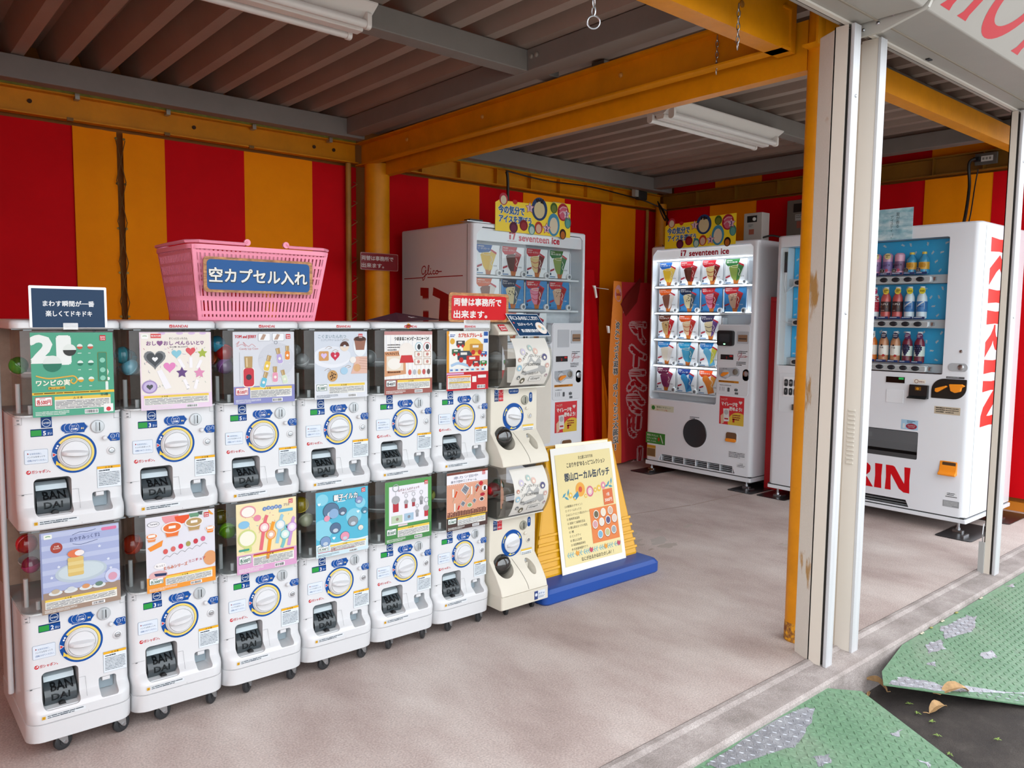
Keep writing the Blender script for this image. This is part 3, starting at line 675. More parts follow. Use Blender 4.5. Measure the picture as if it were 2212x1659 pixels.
    p.L(1).rr(.2, .0925, .0625, .0625, .0015, '#9fb0c0').L(2).rect(.2006, .0931, .0613, .054, '#e9f0f6').rect(.2006, .1471, .0613, .0073, '#f0b428').L(3).text('⚠ 注 意', .231, .1482, .0055, '#4a3410', al='c').lines(.205, .1405, .05, 1, .006, '#3c4650', .5).lines(.204, .1345, .055, 9, .0044, '#55606a')
    p = S['warning_mark'] = Pr(.35)
    p.L(1).rect(.036, .0165, .0085, .0085, '#e0a92a').L(2).text('!', .0403, .0178, .0075, '#3a2a08', al='c', bold=.04)
    q = Pr(.4); s_ = '#8b8f92'
    q.rect(.1512, .006, .0008, .092, s_).rect(.136, .098, .016, .0007, s_).rect(.004, .098, .036, .0007, s_).rect(.0205, .288, .0007, .021, s_).rect(.004, .288, .017, .0007, s_).rect(.249, .291, .0007, .018, s_).rect(.249, .291, .018, .0007, s_)
    for x, z in ((.009, .2995), (.010, .2905), (.014, .0955)): q.rect(x, z, .006, .0022, '#55595c')
    D['seams'] = q
    return D
DM = build_module_meshes()
def lipwarp(x, y, z):
    """press the print onto the rounded lip at the foot of the panel"""
    pr = [(0, -.026), (.004, -.030), (.03, -.031), (.042, -.024), (.052, -.009), (.060, -.001), (.07, 0), (9, 0)]
    for (a, b), (c, d) in zip(pr, pr[1:]):
        if a <= z <= c: return (x, y+b+(d-b)*(z-a)/(c-a)-.0006, z)
    return (x, y, z)
def notice():
    p = Pr(.4); p.L(1).rect(.047, .0165, .097, .0095, '#e9eef2').L(2).lines(.049, .0222, .09, 2, .0048, '#4a5560', .5); return p
STK = {}
def sub(parent, key, nm=None): return link(nm or key, DM[key], parent)
def module(label, col, tier, count, poster):
    """one capsule machine; tier 1 stands on tier 0"""
    t = thing('capsule_machine', label, 'capsule machine', (PW_*col, 0, .657 if tier else .11), 0, 'white capsule machines stacked two high')
    sub(t, 'body'); sub(t, 'pocket')
    fl_ = sub(t, 'flap', 'delivery_flap'); sub(fl_, 'lip', 'flap_handle'); sub(fl_, 'notch', 'finger_notch')
    if 'flaptext' not in STK:
        p = Pr(.25); p.text('BAN', .0935, .077, .026, '#14181a', al='c', bold=.03, w=.055).text('DAI', .0885, .0525, .025, '#1c2224', al='c', bold=.03, w=.045)
        k = lambda z: .004+.05*(max(0, (z-.04)/.071)**2.2)-.012*math.sin(PI*max(0, min(1, (z-.04)/.071)))
        ob = p.build('flap_lettering', None, warp=lambda x, y, z: (x, y+k(z)-.0008, z)); STK['flaptext'] = ob.data; bpy.data.objects.remove(ob)
        for k_, q_ in DM['stickers'].items(): ob = q_.build(k_, None, warp=lipwarp); STK['s_'+k_] = ob.data; bpy.data.objects.remove(ob)
        ob = DM['seams'].build('a', None, warp=lipwarp); STK['seams'] = ob.data; bpy.data.objects.remove(ob)
        ob = notice().build('a', None, warp=lipwarp); STK['notice'] = ob.data; bpy.data.objects.remove(ob)
    link('flap_lettering', STK['flaptext'], fl_); sub(t, 'sill', 'flap_sill')
    r = sub(t, 'ret', 'coin_return'); sub(r, 'chute', 'coin_chute')
    kn = sub(t, 'knob'); g_ = sub(kn, 'grip')
    a = random.uniform(-.12, .22)
    if abs(a) > .02:                                   # each handle rests at its own angle
        g_.matrix_local = Matrix.Translation((.145, 0, .2)) @ Matrix.Rotation(-a, 4, 'Y') @ Matrix.Translation((-.145, 0, -.2))
    cs_ = sub(t, 'slot', 'coin_slot'); sub(cs_, 'slit'); sub(cs_, 'guide', 'coin_guide'); sub(t, 'btn', 'return_button'); lk = sub(t, 'lock', 'key_lock'); sub(lk, 'key', 'key_cylinder')
    [link(k_, STK['s_'+k_], t) for k_ in DM['stickers']]; link('panel_seams', STK['seams'], t)['kind'] = 'stuff'; link('notice_strip', STK['notice'], t)
    if count not in STK:
        p = Pr(.35); p.rr(.0405, .2535, .0535, .021, .0015, '#0a2f66').L(2).rect(.0415, .2555, .025, .016, '#2f9c46').rect(.0665, .2555, .0265, .016, '#0f4a94').L(3).text(str(count), .0705, .2565, .0165, '#ffffff', bold=.03).text('まい', .081, .2575, .0085, '#dce8f6', w=.0105)
        ob = p.build('a', None); STK[count] = ob.data; bpy.data.objects.remove(ob)
    link('count_sticker', STK[count], t)
    w_ = sub(t, 'win', 'clear_window'); sub(w_, 'rim', 'window_rim'); sub(t, 'inner', 'inner_housing'); sub(t, 'floor', 'window_floor'); sub(t, 'tray', 'hopper'); sub(t, 'post', 'support_post'); sub(t, 'rail', 'top_rail')
    if tier:
        l_ = sub(t, 'lid')
        if 'lidtext' not in STK:
            p = Pr(.35); p.rr(.1285, .5505, .0085, .0085, .001, '#d2353f').L(2).rect(.1302, .5545, .0052, .001, '#f1f1ef').rect(.1302, .5525, .0035, .001, '#f1f1ef').L(1).text('BANDAI', .139, .5506, .0118, '#d2353f', w=.042, bold=.04)
            ob = p.build('a', None); STK['lidtext'] = ob.data; bpy.data.objects.remove(ob)
        x_ = link('maker_name', STK['lidtext'], l_); x_.location = (0, -.0242, 0)
    else:
        b_ = sub(t, 'base'); c_ = bpy.data.objects.new('x', None); bpy.data.objects.remove(c_)
        tt = len(t.children)
        for y in (.02, .34):
            for x in (.082, .236):
                a = .5+random.uniform(-.35, .35); c = link('caster', CAST, t); c.location = (x, y, -.11); c.rotation_euler = (0, 0, a); link('wheel', CWHEEL, c); link('axle', CAXLE, c)
    x0, x1 = .046+random.uniform(-.002, .002), .247+random.uniform(-.002, .003)
    card = MB().box(x0, x1, -.0235, -.0222, .309, .537).build('display_card', M('#d0cec9', .4), t)
    p = Pr(.38, (x0, .309, x1, .537)); poster(p, x0, .309, x1-x0, .228); p.build('card_print', card, (0, -.0236, 0))
    return t

# ---- posters (unit square helpers: X, Z map 0..1 to the card)
def footer(p, x, z, w, h, fh, bg, price=None, pc='#c8202c', cau=True, extra=None):
    X = lambda u: x+u*w; Z = lambda v: z+v*h
    p.L(2).rect(x, z, w, fh*h, bg).L(3)
    cx = .04
    if price:
        p.rr(X(.03), Z(fh*.52), .20*w, fh*.42*h, .002, pc).L(4).rr(X(.036), Z(fh*.545), .188*w, fh*.37*h, .0017, '#f7f7f5').L(5).text('各'+price+'円', X(.13), Z(fh*.6), fh*.26*h, pc, w=.165*w, al='c', bold=.035).lines(X(.08), Z(fh*.85), .1*w, 1, .003, pc, .5)
        cx = .26
    p.L(3).rect(X(cx), Z(fh*.78), (.95-cx)*w, fh*.15*h, '#eccb58').rect(X(cx), Z(fh*.32), (.95-cx)*w, fh*.46*h, '#f1efe9').L(4).text('⚠ 注 意', X(cx+.28), Z(fh*.80), fh*.11*h, '#4a3a10', al='c').lines(X(cx+.01), Z(fh*.70), (.92-cx)*w, 6, fh*.068*h, '#6a6f78', .42)
    p.L(3).lines(X(.03), Z(fh*.22), .4*w, 3, fh*.07*h, '#e8e8e4' if bg not in ('#f0eef4', '#dfe3ea', '#cfe6ee') else '#707884', .4).barcode(X(.62), Z(fh*.05), .17*w, fh*.2*h)
def maker(p, x, z, s):
    p.L(4).rr(x, z, s, s, s*.08, '#cf2a36').L(5).text('BAN', x+s/2, z+s*.52, s*.4, '#ffffff', w=s*.74, al='c', bold=.03).text('DAI', x+s/2, z+s*.12, s*.4, '#ffffff', w=s*.7, al='c', bold=.03)
def scatter(p, x, z, w, h, cols, n=26, r=.003):
    for i in range(n):
        a, b = x+random.random()*w, z+random.random()*h; k = random.random()*PI
        p.stroke([(a, b), (a+r*2*math.cos(k), b+r*2*math.sin(k))], r*.5, random.choice(cols), False)
def P_u0(p, x, z, w, h):
    X = lambda u: x+u*w; Z = lambda v: z+v*h; g = '#55aa8b'
    p.rect(x, z, w, h, g).L(2).text('2', X(-.0), Z(.66), .42*h, '#eef4f0', bold=.06, w=.26*w).text('1', X(.33), Z(.64), .44*h, '#eef4f0', bold=.06, w=.12*w)
    p.text('2', X(.84), Z(.42), .2*h, '#e6f0ea', bold=.05).text('1', X(.90), Z(.28), .16*h, '#e6f0ea', bold=.05)
    maker(p, X(.835), Z(.9), .075*w)
    p.L(3).rr(X(.80), Z(.40), .12*w, .36*h, .003, '#7d8a4e').L(4).rr(X(.807), Z(.406), .105*w, .348*h, .002, '#3f8f72').L(5)
    for v in (.66, .54, .44): p.disc(X(.86), Z(v), .035*w, '#8fd0b8', n=16)
    for u in (.585, .715):
        for v in (.80, .60, .40): p.L(3).disc(X(u), Z(v+.03), .036*w, '#dfeee6', n=20).L(4).poly([q for q in circ(X(u), Z(v+.03), .036*w, 20) if q[1] <= Z(v+.03)+1e-6], ('#2f7a62', '#c8604a', '#d8a83c')[int(v*5) % 3]).lines(X(u-.03), Z(v-.055), .06*w, 1, .004, '#d9efe4', .5)
    p.L(3).disc(X(.25), Z(.63), .11*w, '#e4ece6', n=32).disc(X(.46), Z(.79), .08*w, '#e4ece6', n=32).L(4).poly([q for q in circ(X(.25), Z(.63), .11*w, 40) if q[1] <= Z(.63)+1e-6], '#2f7a62').poly([q for q in circ(X(.46), Z(.79), .08*w, 40) if q[1] <= Z(.79)+1e-6], '#3a3c3a')
    p.L(4).stroke([(X(.05), Z(.49)), (X(.2), Z(.455)), (X(.4), Z(.47)), (X(.5), Z(.475)), (X(.54), Z(.43)), (X(.5), Z(.385)), (X(.46), Z(.41)), (X(.48), Z(.44))], .018*w, '#e2b34a')
    p.text('ワンピの実', X(.05), Z(.375), .075*h, '#fbf6e2', w=.40*w, bold=.05).L(5).rect(X(.19), Z(.325), .2*w, .03*h, '#e2b34a').L(6).text('第二十一海戦', X(.2), Z(.329), .02*h, '#3c2c08', w=.18*w)
    p.L(3).rect(x, Z(.262), w, .03*h, '#f1c643').L(4).lines(X(.02), Z(.274), .95*w, 1, .005, '#5a4818', .5)
    footer(p, x, z, w, h*.99, .255, g, '500')
    p.L(4).text('全6種', X(.87), Z(.225), .035*h, '#20483a', bold=.04, al='c').L(4).rect(X(.86), Z(.02), .12*w, .1*h, '#f2f4f1').L(5).disc(X(.92), Z(.055), .03*w, '#d8414b')
def P_u1(p, x, z, w, h):
    X = lambda u: x+u*w; Z = lambda v: z+v*h
    p.rect(x, z, w, h, '#f0dcec').L(2).rect(X(.015), Z(.2), .97*w, .79*h, '#efe8de')
    for u in (.3, .55, .72, .88): p.L(3).disc(X(u), Z(.985), .05*w, '#d9bfe0', .018*h, 14)
    p.L(4).rr(X(.02), Z(.915), .1*w, .06*h, .004, '#f8f8f4').L(5).stroke([(X(.04), Z(.95)), (X(.07), Z(.955)), (X(.1), Z(.95))], .008*w, '#7fae6a').L(4).rect(X(.15), Z(.925), .14*w, .055*h, '#dd5c5a').L(5).text('電池内蔵', X(.155), Z(.945), .022*h, '#ffffff', w=.13*w)
    p.L(3).text('すくっとたっちさん', X(.4), Z(.905), .034*h, '#4a4048', w=.26*w).text('おし♥おし ぺんらいと♡', X(.09), Z(.835), .062*h, '#8a5c8e', w=.80*w, bold=.05).text('全6種 各300円', X(.4), Z(.80), .022*h, '#5a5060', w=.26*w)
    scatter(p.L(3), X(.05), Z(.24), .88*w, .58*h, ('#c8b8d0', '#9aa0a8', '#d89aa8', '#b8c4b8'), 40, .003)
    p.L(4).heart(X(.2), Z(.66), .15*w, '#7d8084').L(5).heart(X(.2), Z(.66), .115*w, '#4d5054').L(6).heart(X(.2), Z(.655), .04*w, '#f2f2f2')
    p.L(3).poly([(X(.22), Z(.50)), (X(.29), Z(.52)), (X(.42), Z(.28)), (X(.33), Z(.26))], '#f3f1f4').L(4).heart(X(.40), Z(.55), .085*w, '#e48ac0').heart(X(.50), Z(.72), .07*w, '#8cc8d8').heart(X(.70), Z(.75), .07*w, '#dc5c64').star(X(.87), Z(.72), .075*w, '#a8b84a').star(X(.57), Z(.47), .085*w, '#6a4c82').star(X(.82), Z(.46), .085*w, '#e094b8')
    for (a, b, c, d) in ((.53, .65, .60, .53), (.70, .67, .70, .53), (.85, .63, .79, .52), (.60, .38, .66, .26), (.79, .37, .75, .25)): p.L(3).stroke([(X(a), Z(b)), (X(c), Z(d))], .045*w, '#f5f3f6', False)
    p.L(4).disc(X(.12), Z(.30), .105*w, '#a893c4', .085*h).L(5).disc(X(.12), Z(.30), .085*w, '#c9bade', .068*h).L(6).heart(X(.12), Z(.30), .045*w, '#55585c')
    footer(p, x, z, w, h, .2, '#ecd4ea')
def P_u2(p, x, z, w, h):
    X = lambda u: x+u*w; Z = lambda v: z+v*h
    p.rect(x, z, w, h, '#d8dbe2').L(2).disc(X(.7), Z(.6), .3*w, '#cfd2da', .25*h)
    p.L(3).text('TOM and JERRY', X(.03), Z(.915), .06*h, '#c8303a', w=.34*w, bold=.05)
    for u in (.40, .63): p.L(3).rr(X(u), Z(.87), .2*w, .11*h, .003, '#b4b8c0').L(4).rr(X(u+.006), Z(.875), .188*w, .1*h, .003, '#f2f3f5').L(5).poly([(X(u+.03), Z(.89)), (X(u+.09), Z(.89)), (X(u+.13), Z(.96)), (X(u+.08), Z(.97))], '#b89a88')
    maker(p, X(.86), Z(.90), .075*w)
    p.L(3).stroke([(X(.05), Z(.83)), (X(.1), Z(.87)), (X(.06), Z(.80)), (X(.14), Z(.83)), (X(.2), Z(.8)), (X(.16), Z(.86)), (X(.24), Z(.80)), (X(.3), Z(.83)), (X(.36), Z(.79))], .008*w, '#d8a0a4').text('Candy Lip Case', X(.1), Z(.755), .04*h, '#d8a0a4', w=.3*w)
    def bottle(u, v, s, c, a=0):
        ca, sa = math.cos(a), math.sin(a); R_ = lambda pts: [(X(u)+(q[0]*ca-q[1]*sa)*s*w, Z(v)+(q[0]*sa+q[1]*ca)*s*w) for q in pts]
        p.L(4).poly(R_(rrect(-.5, .5, -1.3, .35, .28)), '#f4f2ee').L(5).poly(R_(rrect(-.44, .44, -1.22, .3, .26)), c).poly(R_([(-.3, .3), (.3, .3), (.34, 1.25), (-.34, 1.25)]), '#b99a68').L(6).poly(R_([(-.2, .4), (-.08, .4), (-.1, 1.15), (-.22, 1.15)]), '#e0caa0').poly(R_(circ(0, -.45, .24, 10)), '#3f3a44' if s > .1 else '#f1ece2')
    bottle(.24, .45, .19, '#c83a48'); bottle(.55, .56, .1, '#e8c552', -.25); bottle(.74, .66, .1, '#b8a6d8', .2); bottle(.88, .70, .09, '#e88a3a', 0); bottle(.49, .33, .1, '#6cbcd4', -.3); bottle(.67, .40, .1, '#e49ab4', 0); bottle(.82, .36, .09, '#d4e2c8', .25)
    p.L(3).ring(X(.69), Z(.85), .02*w, .028*w, '#8a8e96').stroke([(X(.1), Z(.3)), (X(.1), Z(.72))], .003*w, '#8a8e96', False)
    scatter(p.L(3), X(.4), Z(.28), .55*w, .5*h, ('#f0f2f4', '#b8bcc8'), 30, .002)
    footer(p, x, z, w, h, .245, '#8a8ec4', '500')
def P_u3(p, x, z, w, h):
    X = lambda u: x+u*w; Z = lambda v: z+v*h
    p.rect(x, z, w, h, '#d3dae4').L(2).disc(X(.32), Z(.62), .36*w, '#e8ebf0', .16*h).disc(X(.36), Z(.64), .32*w, '#dfe3ea', .13*h)
    p.L(3).text('こぐまいたんれつ', X(.07), Z(.905), .062*h, '#7f98a4', w=.52*w, bold=0).text('ミニチュアチャームコレクション', X(.12), Z(.862), .036*h, '#8b97a4', w=.48*w, bold=0)
    p.L(3).disc(X(.86), Z(.78), .13*w, '#e9edf0', .16*h).L(4).disc(X(.86), Z(.88), .12*w, '#6e4a3c', .05*h).poly([(X(.75), Z(.86)), (X(.97), Z(.86)), (X(.94), Z(.72)), (X(.78), Z(.72))], '#9a6a58').L(5).disc(X(.86), Z(.89), .1*w, '#4d3028', .035*h)
    maker(p, X(.83), Z(.895), .08*w)
    p.L(4).poly(rrect(X(.08), X(.26), Z(.57), Z(.71), .004), '#d09a62').L(5).heart(X(.17), Z(.645), .055*w, '#d8c0ea').L(4).heart(X(.38), Z(.64), .085*w, '#c8304c').L(5).disc(X(.38), Z(.64), .02*w, '#f0c8d0').L(4).disc(X(.56), Z(.78), .085*w, '#ead9c6').L(5).poly([q for q in circ(X(.56), Z(.78), .085*w, 24) if q[1] >= Z(.777)], '#59382c').L(6).disc(X(.56), Z(.78), .025*w, '#d3dae4')
    for (u, v) in ((.2, .75), (.32, .70), (.52, .86), (.18, .42), (.56, .46)): p.L(3).stroke([(X(u), Z(v)), (X(u+.06), Z(v+.03)), (X(u+.12), Z(v+.01)), (X(u+.06), Z(v-.005))], .006*w, '#a8927a')
    p.L(4).disc(X(.33), Z(.34), .095*w, '#c99a62', .085*h)
    for i in range(9): p.L(5).disc(X(.33+.06*math.cos(i*2.4)*(i/9)**.5), Z(.34+.06*math.sin(i*2.4)*(i/9)**.5), .014*w, '#4a2f24', n=8)
    p.L(4).disc(X(.55), Z(.41), .07*w, '#a8cde4', .055*h).L(3).poly([(X(.68), Z(.36)), (X(1), Z(.36)), (X(1), Z(.62)), (X(.78), Z(.62))], '#e0b8a8').L(4).disc(X(.80), Z(.45), .07*w, '#d8a87a', .06*h).disc(X(.72), Z(.57), .06*w, '#eeeae4', .05*h)
    for i in range(5): p.L(4).stroke([(X(.84), Z(.60-.04*i)), (X(1), Z(.585-.04*i))], .006*w, '#b88a7c', False)
    footer(p, x, z, w, h, .235, '#dfe3ea', '300', '#2f6a5a')
def P_u4(p, x, z, w, h):
    X = lambda u: x+u*w; Z = lambda v: z+v*h
    p.rect(x, z, w, h, '#f4f2ee')
    for i in range(11): p.L(2).rect(X(.03+.09*i), Z(.24), .012*w, .7*h, '#e4e4ea')
    p.L(2).rect(x, Z(.945), w, .055*h, '#c08a88').L(3).text('つままるニャンピースニャーン!', X(.2), Z(.86), .065*h, '#33302e', w=.72*w, bold=.06).lines(X(.06), Z(.78), .26*w, 3, .009, '#6a6664', .4)
    p.L(3).poly([(X(.0), Z(.29)), (X(.44), Z(.32)), (X(.42), Z(.70)), (X(.0), Z(.68))], '#d49a72').L(4).text('WANTED', X(.01), Z(.63), .055*h, '#6a3c20', w=.36*w, bold=.03).rect(X(.04), Z(.38), .34*w, .23*h, '#eadcc8').L(5).disc(X(.2), Z(.49), .14*w, '#f2ece4', .09*h).lines(X(.06), Z(.345), .3*w, 1, .008, '#6a3c20', .7)
    p.L(4).disc(X(.45), Z(.68), .16*w, '#f0e8e0', .14*h).L(5).poly([(X(.3), Z(.5)), (X(.6), Z(.5)), (X(.56), Z(.62)), (X(.34), Z(.62))], '#cc3a3c')
    for (u, v, c) in ((.71, .75, '#8cc4d4'), (.89, .75, '#dc6464')): p.L(3).disc(X(u), Z(v), .08*w, c, .075*h).L(4).disc(X(u), Z(v), .07*w, '#f4f4f4', .065*h).L(5).disc(X(u), Z(v), .035*w, '#44484c', .045*h)
    for u in (.62, .81):
        for v in (.58, .46): p.L(3).rect(X(u), Z(v), .16*w, .1*h, '#c8a890').L(4).rect(X(u+.01), Z(v+.01), .14*w, .08*h, '#f3efe9').L(5).disc(X(u+.08), Z(v+.05), .03*w, '#cc8a80')
    for i in range(5): p.L(3).disc(X(.52+.1*i), Z(.345), .035*w, ('#d8605c', '#b8bcc4', '#d8b078', '#c85a58', '#6a5a58')[i], .045*h, 14)
    footer(p, x, z, w, h, .245, '#a06058', '400', '#3c3c40')
def P_u5(p, x, z, w, h):
    X = lambda u: x+u*w; Z = lambda v: z+v*h
    p.rect(x, z, w, h, '#f3f0ea').L(2).rect(x, Z(.3), .055*w, .7*h, '#e39a28').rect(X(.86), Z(.4), .14*w, .6*h, '#e8ecf2').L(3).text('カプセルプラレール', X(.27), Z(.9), .08*h, '#d63a24', w=.57*w, bold=.06).disc(X(.13), Z(.935), .09*w, '#f8f8f8', .045*h).L(4).lines(X(.07), Z(.93), .12*w, 2, .006, '#3a5ca8', .5)
    for v in (.92, .8): p.L(4).rr(X(.88), Z(v), .1*w, .07*h, .002, '#2a5ca8')
    p.L(3).disc(X(.13), Z(.83), .055*w, '#e3ae3c').disc(X(.62), Z(.7), .24*w, '#f0c45c', .18*h)
    # plain coloured toy carriages
    for (u, v, s, c) in ((.32, .80, .1, '#4a4448'), (.22, .66, .1, '#3f6a4a'), (.42, .60, .17, '#3c4a58'), (.70, .72, .16, '#c89038'), (.62, .52, .16, '#c8342c'), (.88, .62, .08, '#3a6cb0'), (.88, .46, .08, '#3f8a4a'), (.7, .46, .09, '#4a4a50')):
        p.L(4).poly(rrect(X(u-s), X(u+s), Z(v-s*.5), Z(v+s*.4), .003), c).L(5).disc(X(u-s*.5), Z(v-s*.5), s*.3*w, '#c8302c', n=12).disc(X(u+s*.5), Z(v-s*.5), s*.3*w, '#c8302c', n=12).rect(X(u-s*.6), Z(v), s*.9*w, s*.25*h, '#e8e4dc')
    p.L(3).stroke([(X(.1), Z(.42)), (X(.25), Z(.46)), (X(.4), Z(.44)), (X(.55), Z(.40))], .05*w, '#a8c4e0')
    for i in range(7): p.L(4).rect(X(.06+.125*i), Z(.325), .1*w, .05*h, '#dfe6ee').L(5).rect(X(.075+.125*i), Z(.335), .06*w, .025*h, ('#4a7ab8', '#4a7ab8', '#a83a48', '#6a6a70', '#4a9ac8', '#c85a40', '#4a7ab8')[i])
    p.L(2).rect(x, z, w, .31*h, '#c4262f').L(3).rect(x, Z(.27), .4*w, .03*h, '#d8a8d0').rect(X(.02), Z(.03), .55*w, .225*h, '#f5f2ec').L(4).rect(X(.03), Z(.215), .53*w, .03*h, '#ec9a4a').rect(X(.06), Z(.12), .5*w, .032*h, '#eccb58').lines(X(.04), Z(.195), .5*w, 4, .0055, '#8a8480', .4).lines(X(.04), Z(.1), .5*w, 4, .0055, '#8a8480', .4).rect(X(.6), Z(.13), .1*w, .1*h, '#f4f2ee').rect(X(.74), Z(.2), .2*w, .05*h, '#f0ecea')
    p.barcode(X(.72), Z(.02), .2*w, .06*h)
def P_l0(p, x, z, w, h):
    X = lambda u: x+u*w; Z = lambda v: z+v*h
    p.rect(x, z, w, h, '#a9b4d8')
    for i in range(5): p.L(2).rect(x, Z(.93-.15*i), w, .06*h, '#bcc5e2')
    p.L(2).rect(x, z, w, .26*h, '#a38c7c').rect(x, Z(.0), .02*w, h, '#8890b4').L(3).rr(X(.05), Z(.92), .1*w, .055*h, .002, '#eef2ea').L(4).stroke([(X(.07), Z(.95)), (X(.1), Z(.955)), (X(.13), Z(.95))], .01*w, '#5a9a58')
    p.L(3).text('おやすみっくす2', X(.37), Z(.85), .06*h, '#46507c', w=.38*w, bold=.01, rot=.06).stroke([(X(.4), Z(.93)), (X(.5), Z(.955)), (X(.6), Z(.95)), (X(.7), Z(.965))], .006*w, '#46507c').stroke([(X(.4), Z(.82)), (X(.5), Z(.80)), (X(.6), Z(.81)), (X(.72), Z(.83))], .006*w, '#46507c').rr(X(.77), Z(.93), .2*w, .04*h, .004, '#dc7aa4')
    p.disc(X(.2), Z(.80), .075*w, '#a8483c', .065*h).L(4).text('全6種', X(.2), Z(.81), .022*h, '#f2e2d8', al='c').text('各200円', X(.2), Z(.785), .022*h, '#f2e2d8', al='c')
    p.L(3).disc(X(.5), Z(.46), .33*w, '#bccad4', .13*h).L(4).disc(X(.5), Z(.47), .29*w, '#cbd8de', .105*h)
    for i in range(5): p.L(5+i).poly(rrect(X(.33), X(.53), Z(.42+.045*i), Z(.475+.045*i), .004), '#e4cf8e' if i % 2 else '#dcbf74')
    p.L(10).disc(X(.43), Z(.70), .1*w, '#e07a52', .05*h).L(11).disc(X(.48), Z(.70), .06*w, '#efe9e6', .035*h)
    for (u, v) in ((.22, .56), (.13, .44), (.85, .56), (.88, .44), (.74, .74)): p.L(3).star(X(u), Z(v), .025*w, '#dfe6f4')
    for (u, c) in ((.17, '#c4b49a'), (.36, '#d2d8dc'), (.55, '#d89a6c'), (.72, '#6e8a7c')): p.L(4).disc(X(u), Z(.245), .085*w, '#dfe5e6', .03*h).L(5).disc(X(u), Z(.265), .05*w, c, .028*h)
    p.L(5).disc(X(.90), Z(.34), .1*w, '#ccd2ec', .09*h).L(6).disc(X(.9), Z(.33), .06*w, '#d8a0b4', .05*h)
    footer(p, x, z, w, h, .19, '#a38c7c')
def P_l1(p, x, z, w, h):
    X = lambda u: x+u*w; Z = lambda v: z+v*h
    p.rect(x, z, w, h, '#e2e0e8')
    for (u, v, r, c) in ((.35, .99, .12, '#e89aa0'), (.52, .97, .11, '#e85a34'), (.7, .98, .08, '#6e9a7c'), (.80, .99, .05, '#4a5a56'), (.86, .955, .045, '#d4d8d4'), (.97, .98, .06, '#e8a048')):
        a = [q for q in circ(X(u), Z(v), r*w, 20, r*h) if q[1] <= z+h+1e-6 and q[0] <= x+w+1e-6]; p.L(2).poly(a, c)
    maker(p, X(.84), Z(.90), .075*w)
    p.L(3).disc(X(.11), Z(.905), .085*w, '#6a6a6c', .035*h).L(4).disc(X(.11), Z(.905), .078*w, '#f0eff2', .031*h).L(5).text('Tarami', X(.11), Z(.897), .034*h, '#55555a', al='c', w=.11*w)
    def cup(u, v, s, c):
        p.L(4).poly([(X(u-s), Z(v)), (X(u+s), Z(v)), (X(u+s*.7), Z(v-s*1.1)), (X(u-s*.7), Z(v-s*1.1))], '#dcc4b8').L(5).poly([(X(u-s*.9), Z(v-.02)), (X(u+s*.9), Z(v-.02)), (X(u+s*.65), Z(v-s)), (X(u-s*.65), Z(v-s))], c).L(6).disc(X(u), Z(v), s*1.25*w, '#efeae6', s*.62*h).L(7).disc(X(u), Z(v), s*1.05*w, c, s*.5*h).L(8).rect(X(u-.05), Z(v-.012), .1*w, .035*h, '#f3ede6')
    cup(.37, .83, .12, '#e8763a'); cup(.69, .86, .11, '#b89a68'); cup(.93, .74, .06, '#f08a34'); cup(.08, .75, .07, '#e8905a')
    p.L(3).poly([(X(.02), Z(.6)), (X(.24), Z(.68)), (X(.22), Z(.6)), (X(.06), Z(.55))], '#f0923c')
    for i, c in enumerate(('#d8605c', '#d8706c', '#d83a5c', '#a8a05c', '#c8404c', '#d86c8c')): p.L(4).disc(X(.27+.11*i), Z(.52+.018*i), .035*w, c, .035*h, 14).L(3).stroke([(X(.22+.11*i), Z(.42+.018*i)), (X(.28+.11*i), Z(.46+.018*i)), (X(.33+.11*i), Z(.435+.018*i))], .005*w, '#8a8688')
    p.L(4).disc(X(.19), Z(.34), .085*w, '#f3efee', .04*h).L(5).text('もっと！', X(.19), Z(.33), .032*h, '#4a4044', al='c', w=.12*w).text('たらみシリーズ', X(.24), Z(.275), .055*h, '#d86a34', w=.34*w, bold=.045, rot=.05).text('ミニチュア', X(.60), Z(.315), .045*h, '#c83048', w=.25*w, bold=.045, rot=.06)
    p.L(4).disc(X(.16), Z(.22), .13*w, '#e0b4b4', .06*h).disc(X(.92), Z(.33), .1*w, '#e0a070', .1*h).L(5).poly([(X(.1), Z(.25)), (X(.28), Z(.235)), (X(.27), Z(.2)), (X(.12), Z(.21))], '#2f3c64')
    footer(p, x, z, w, h, .2, '#ee9a3c', '300', '#2a6a54')
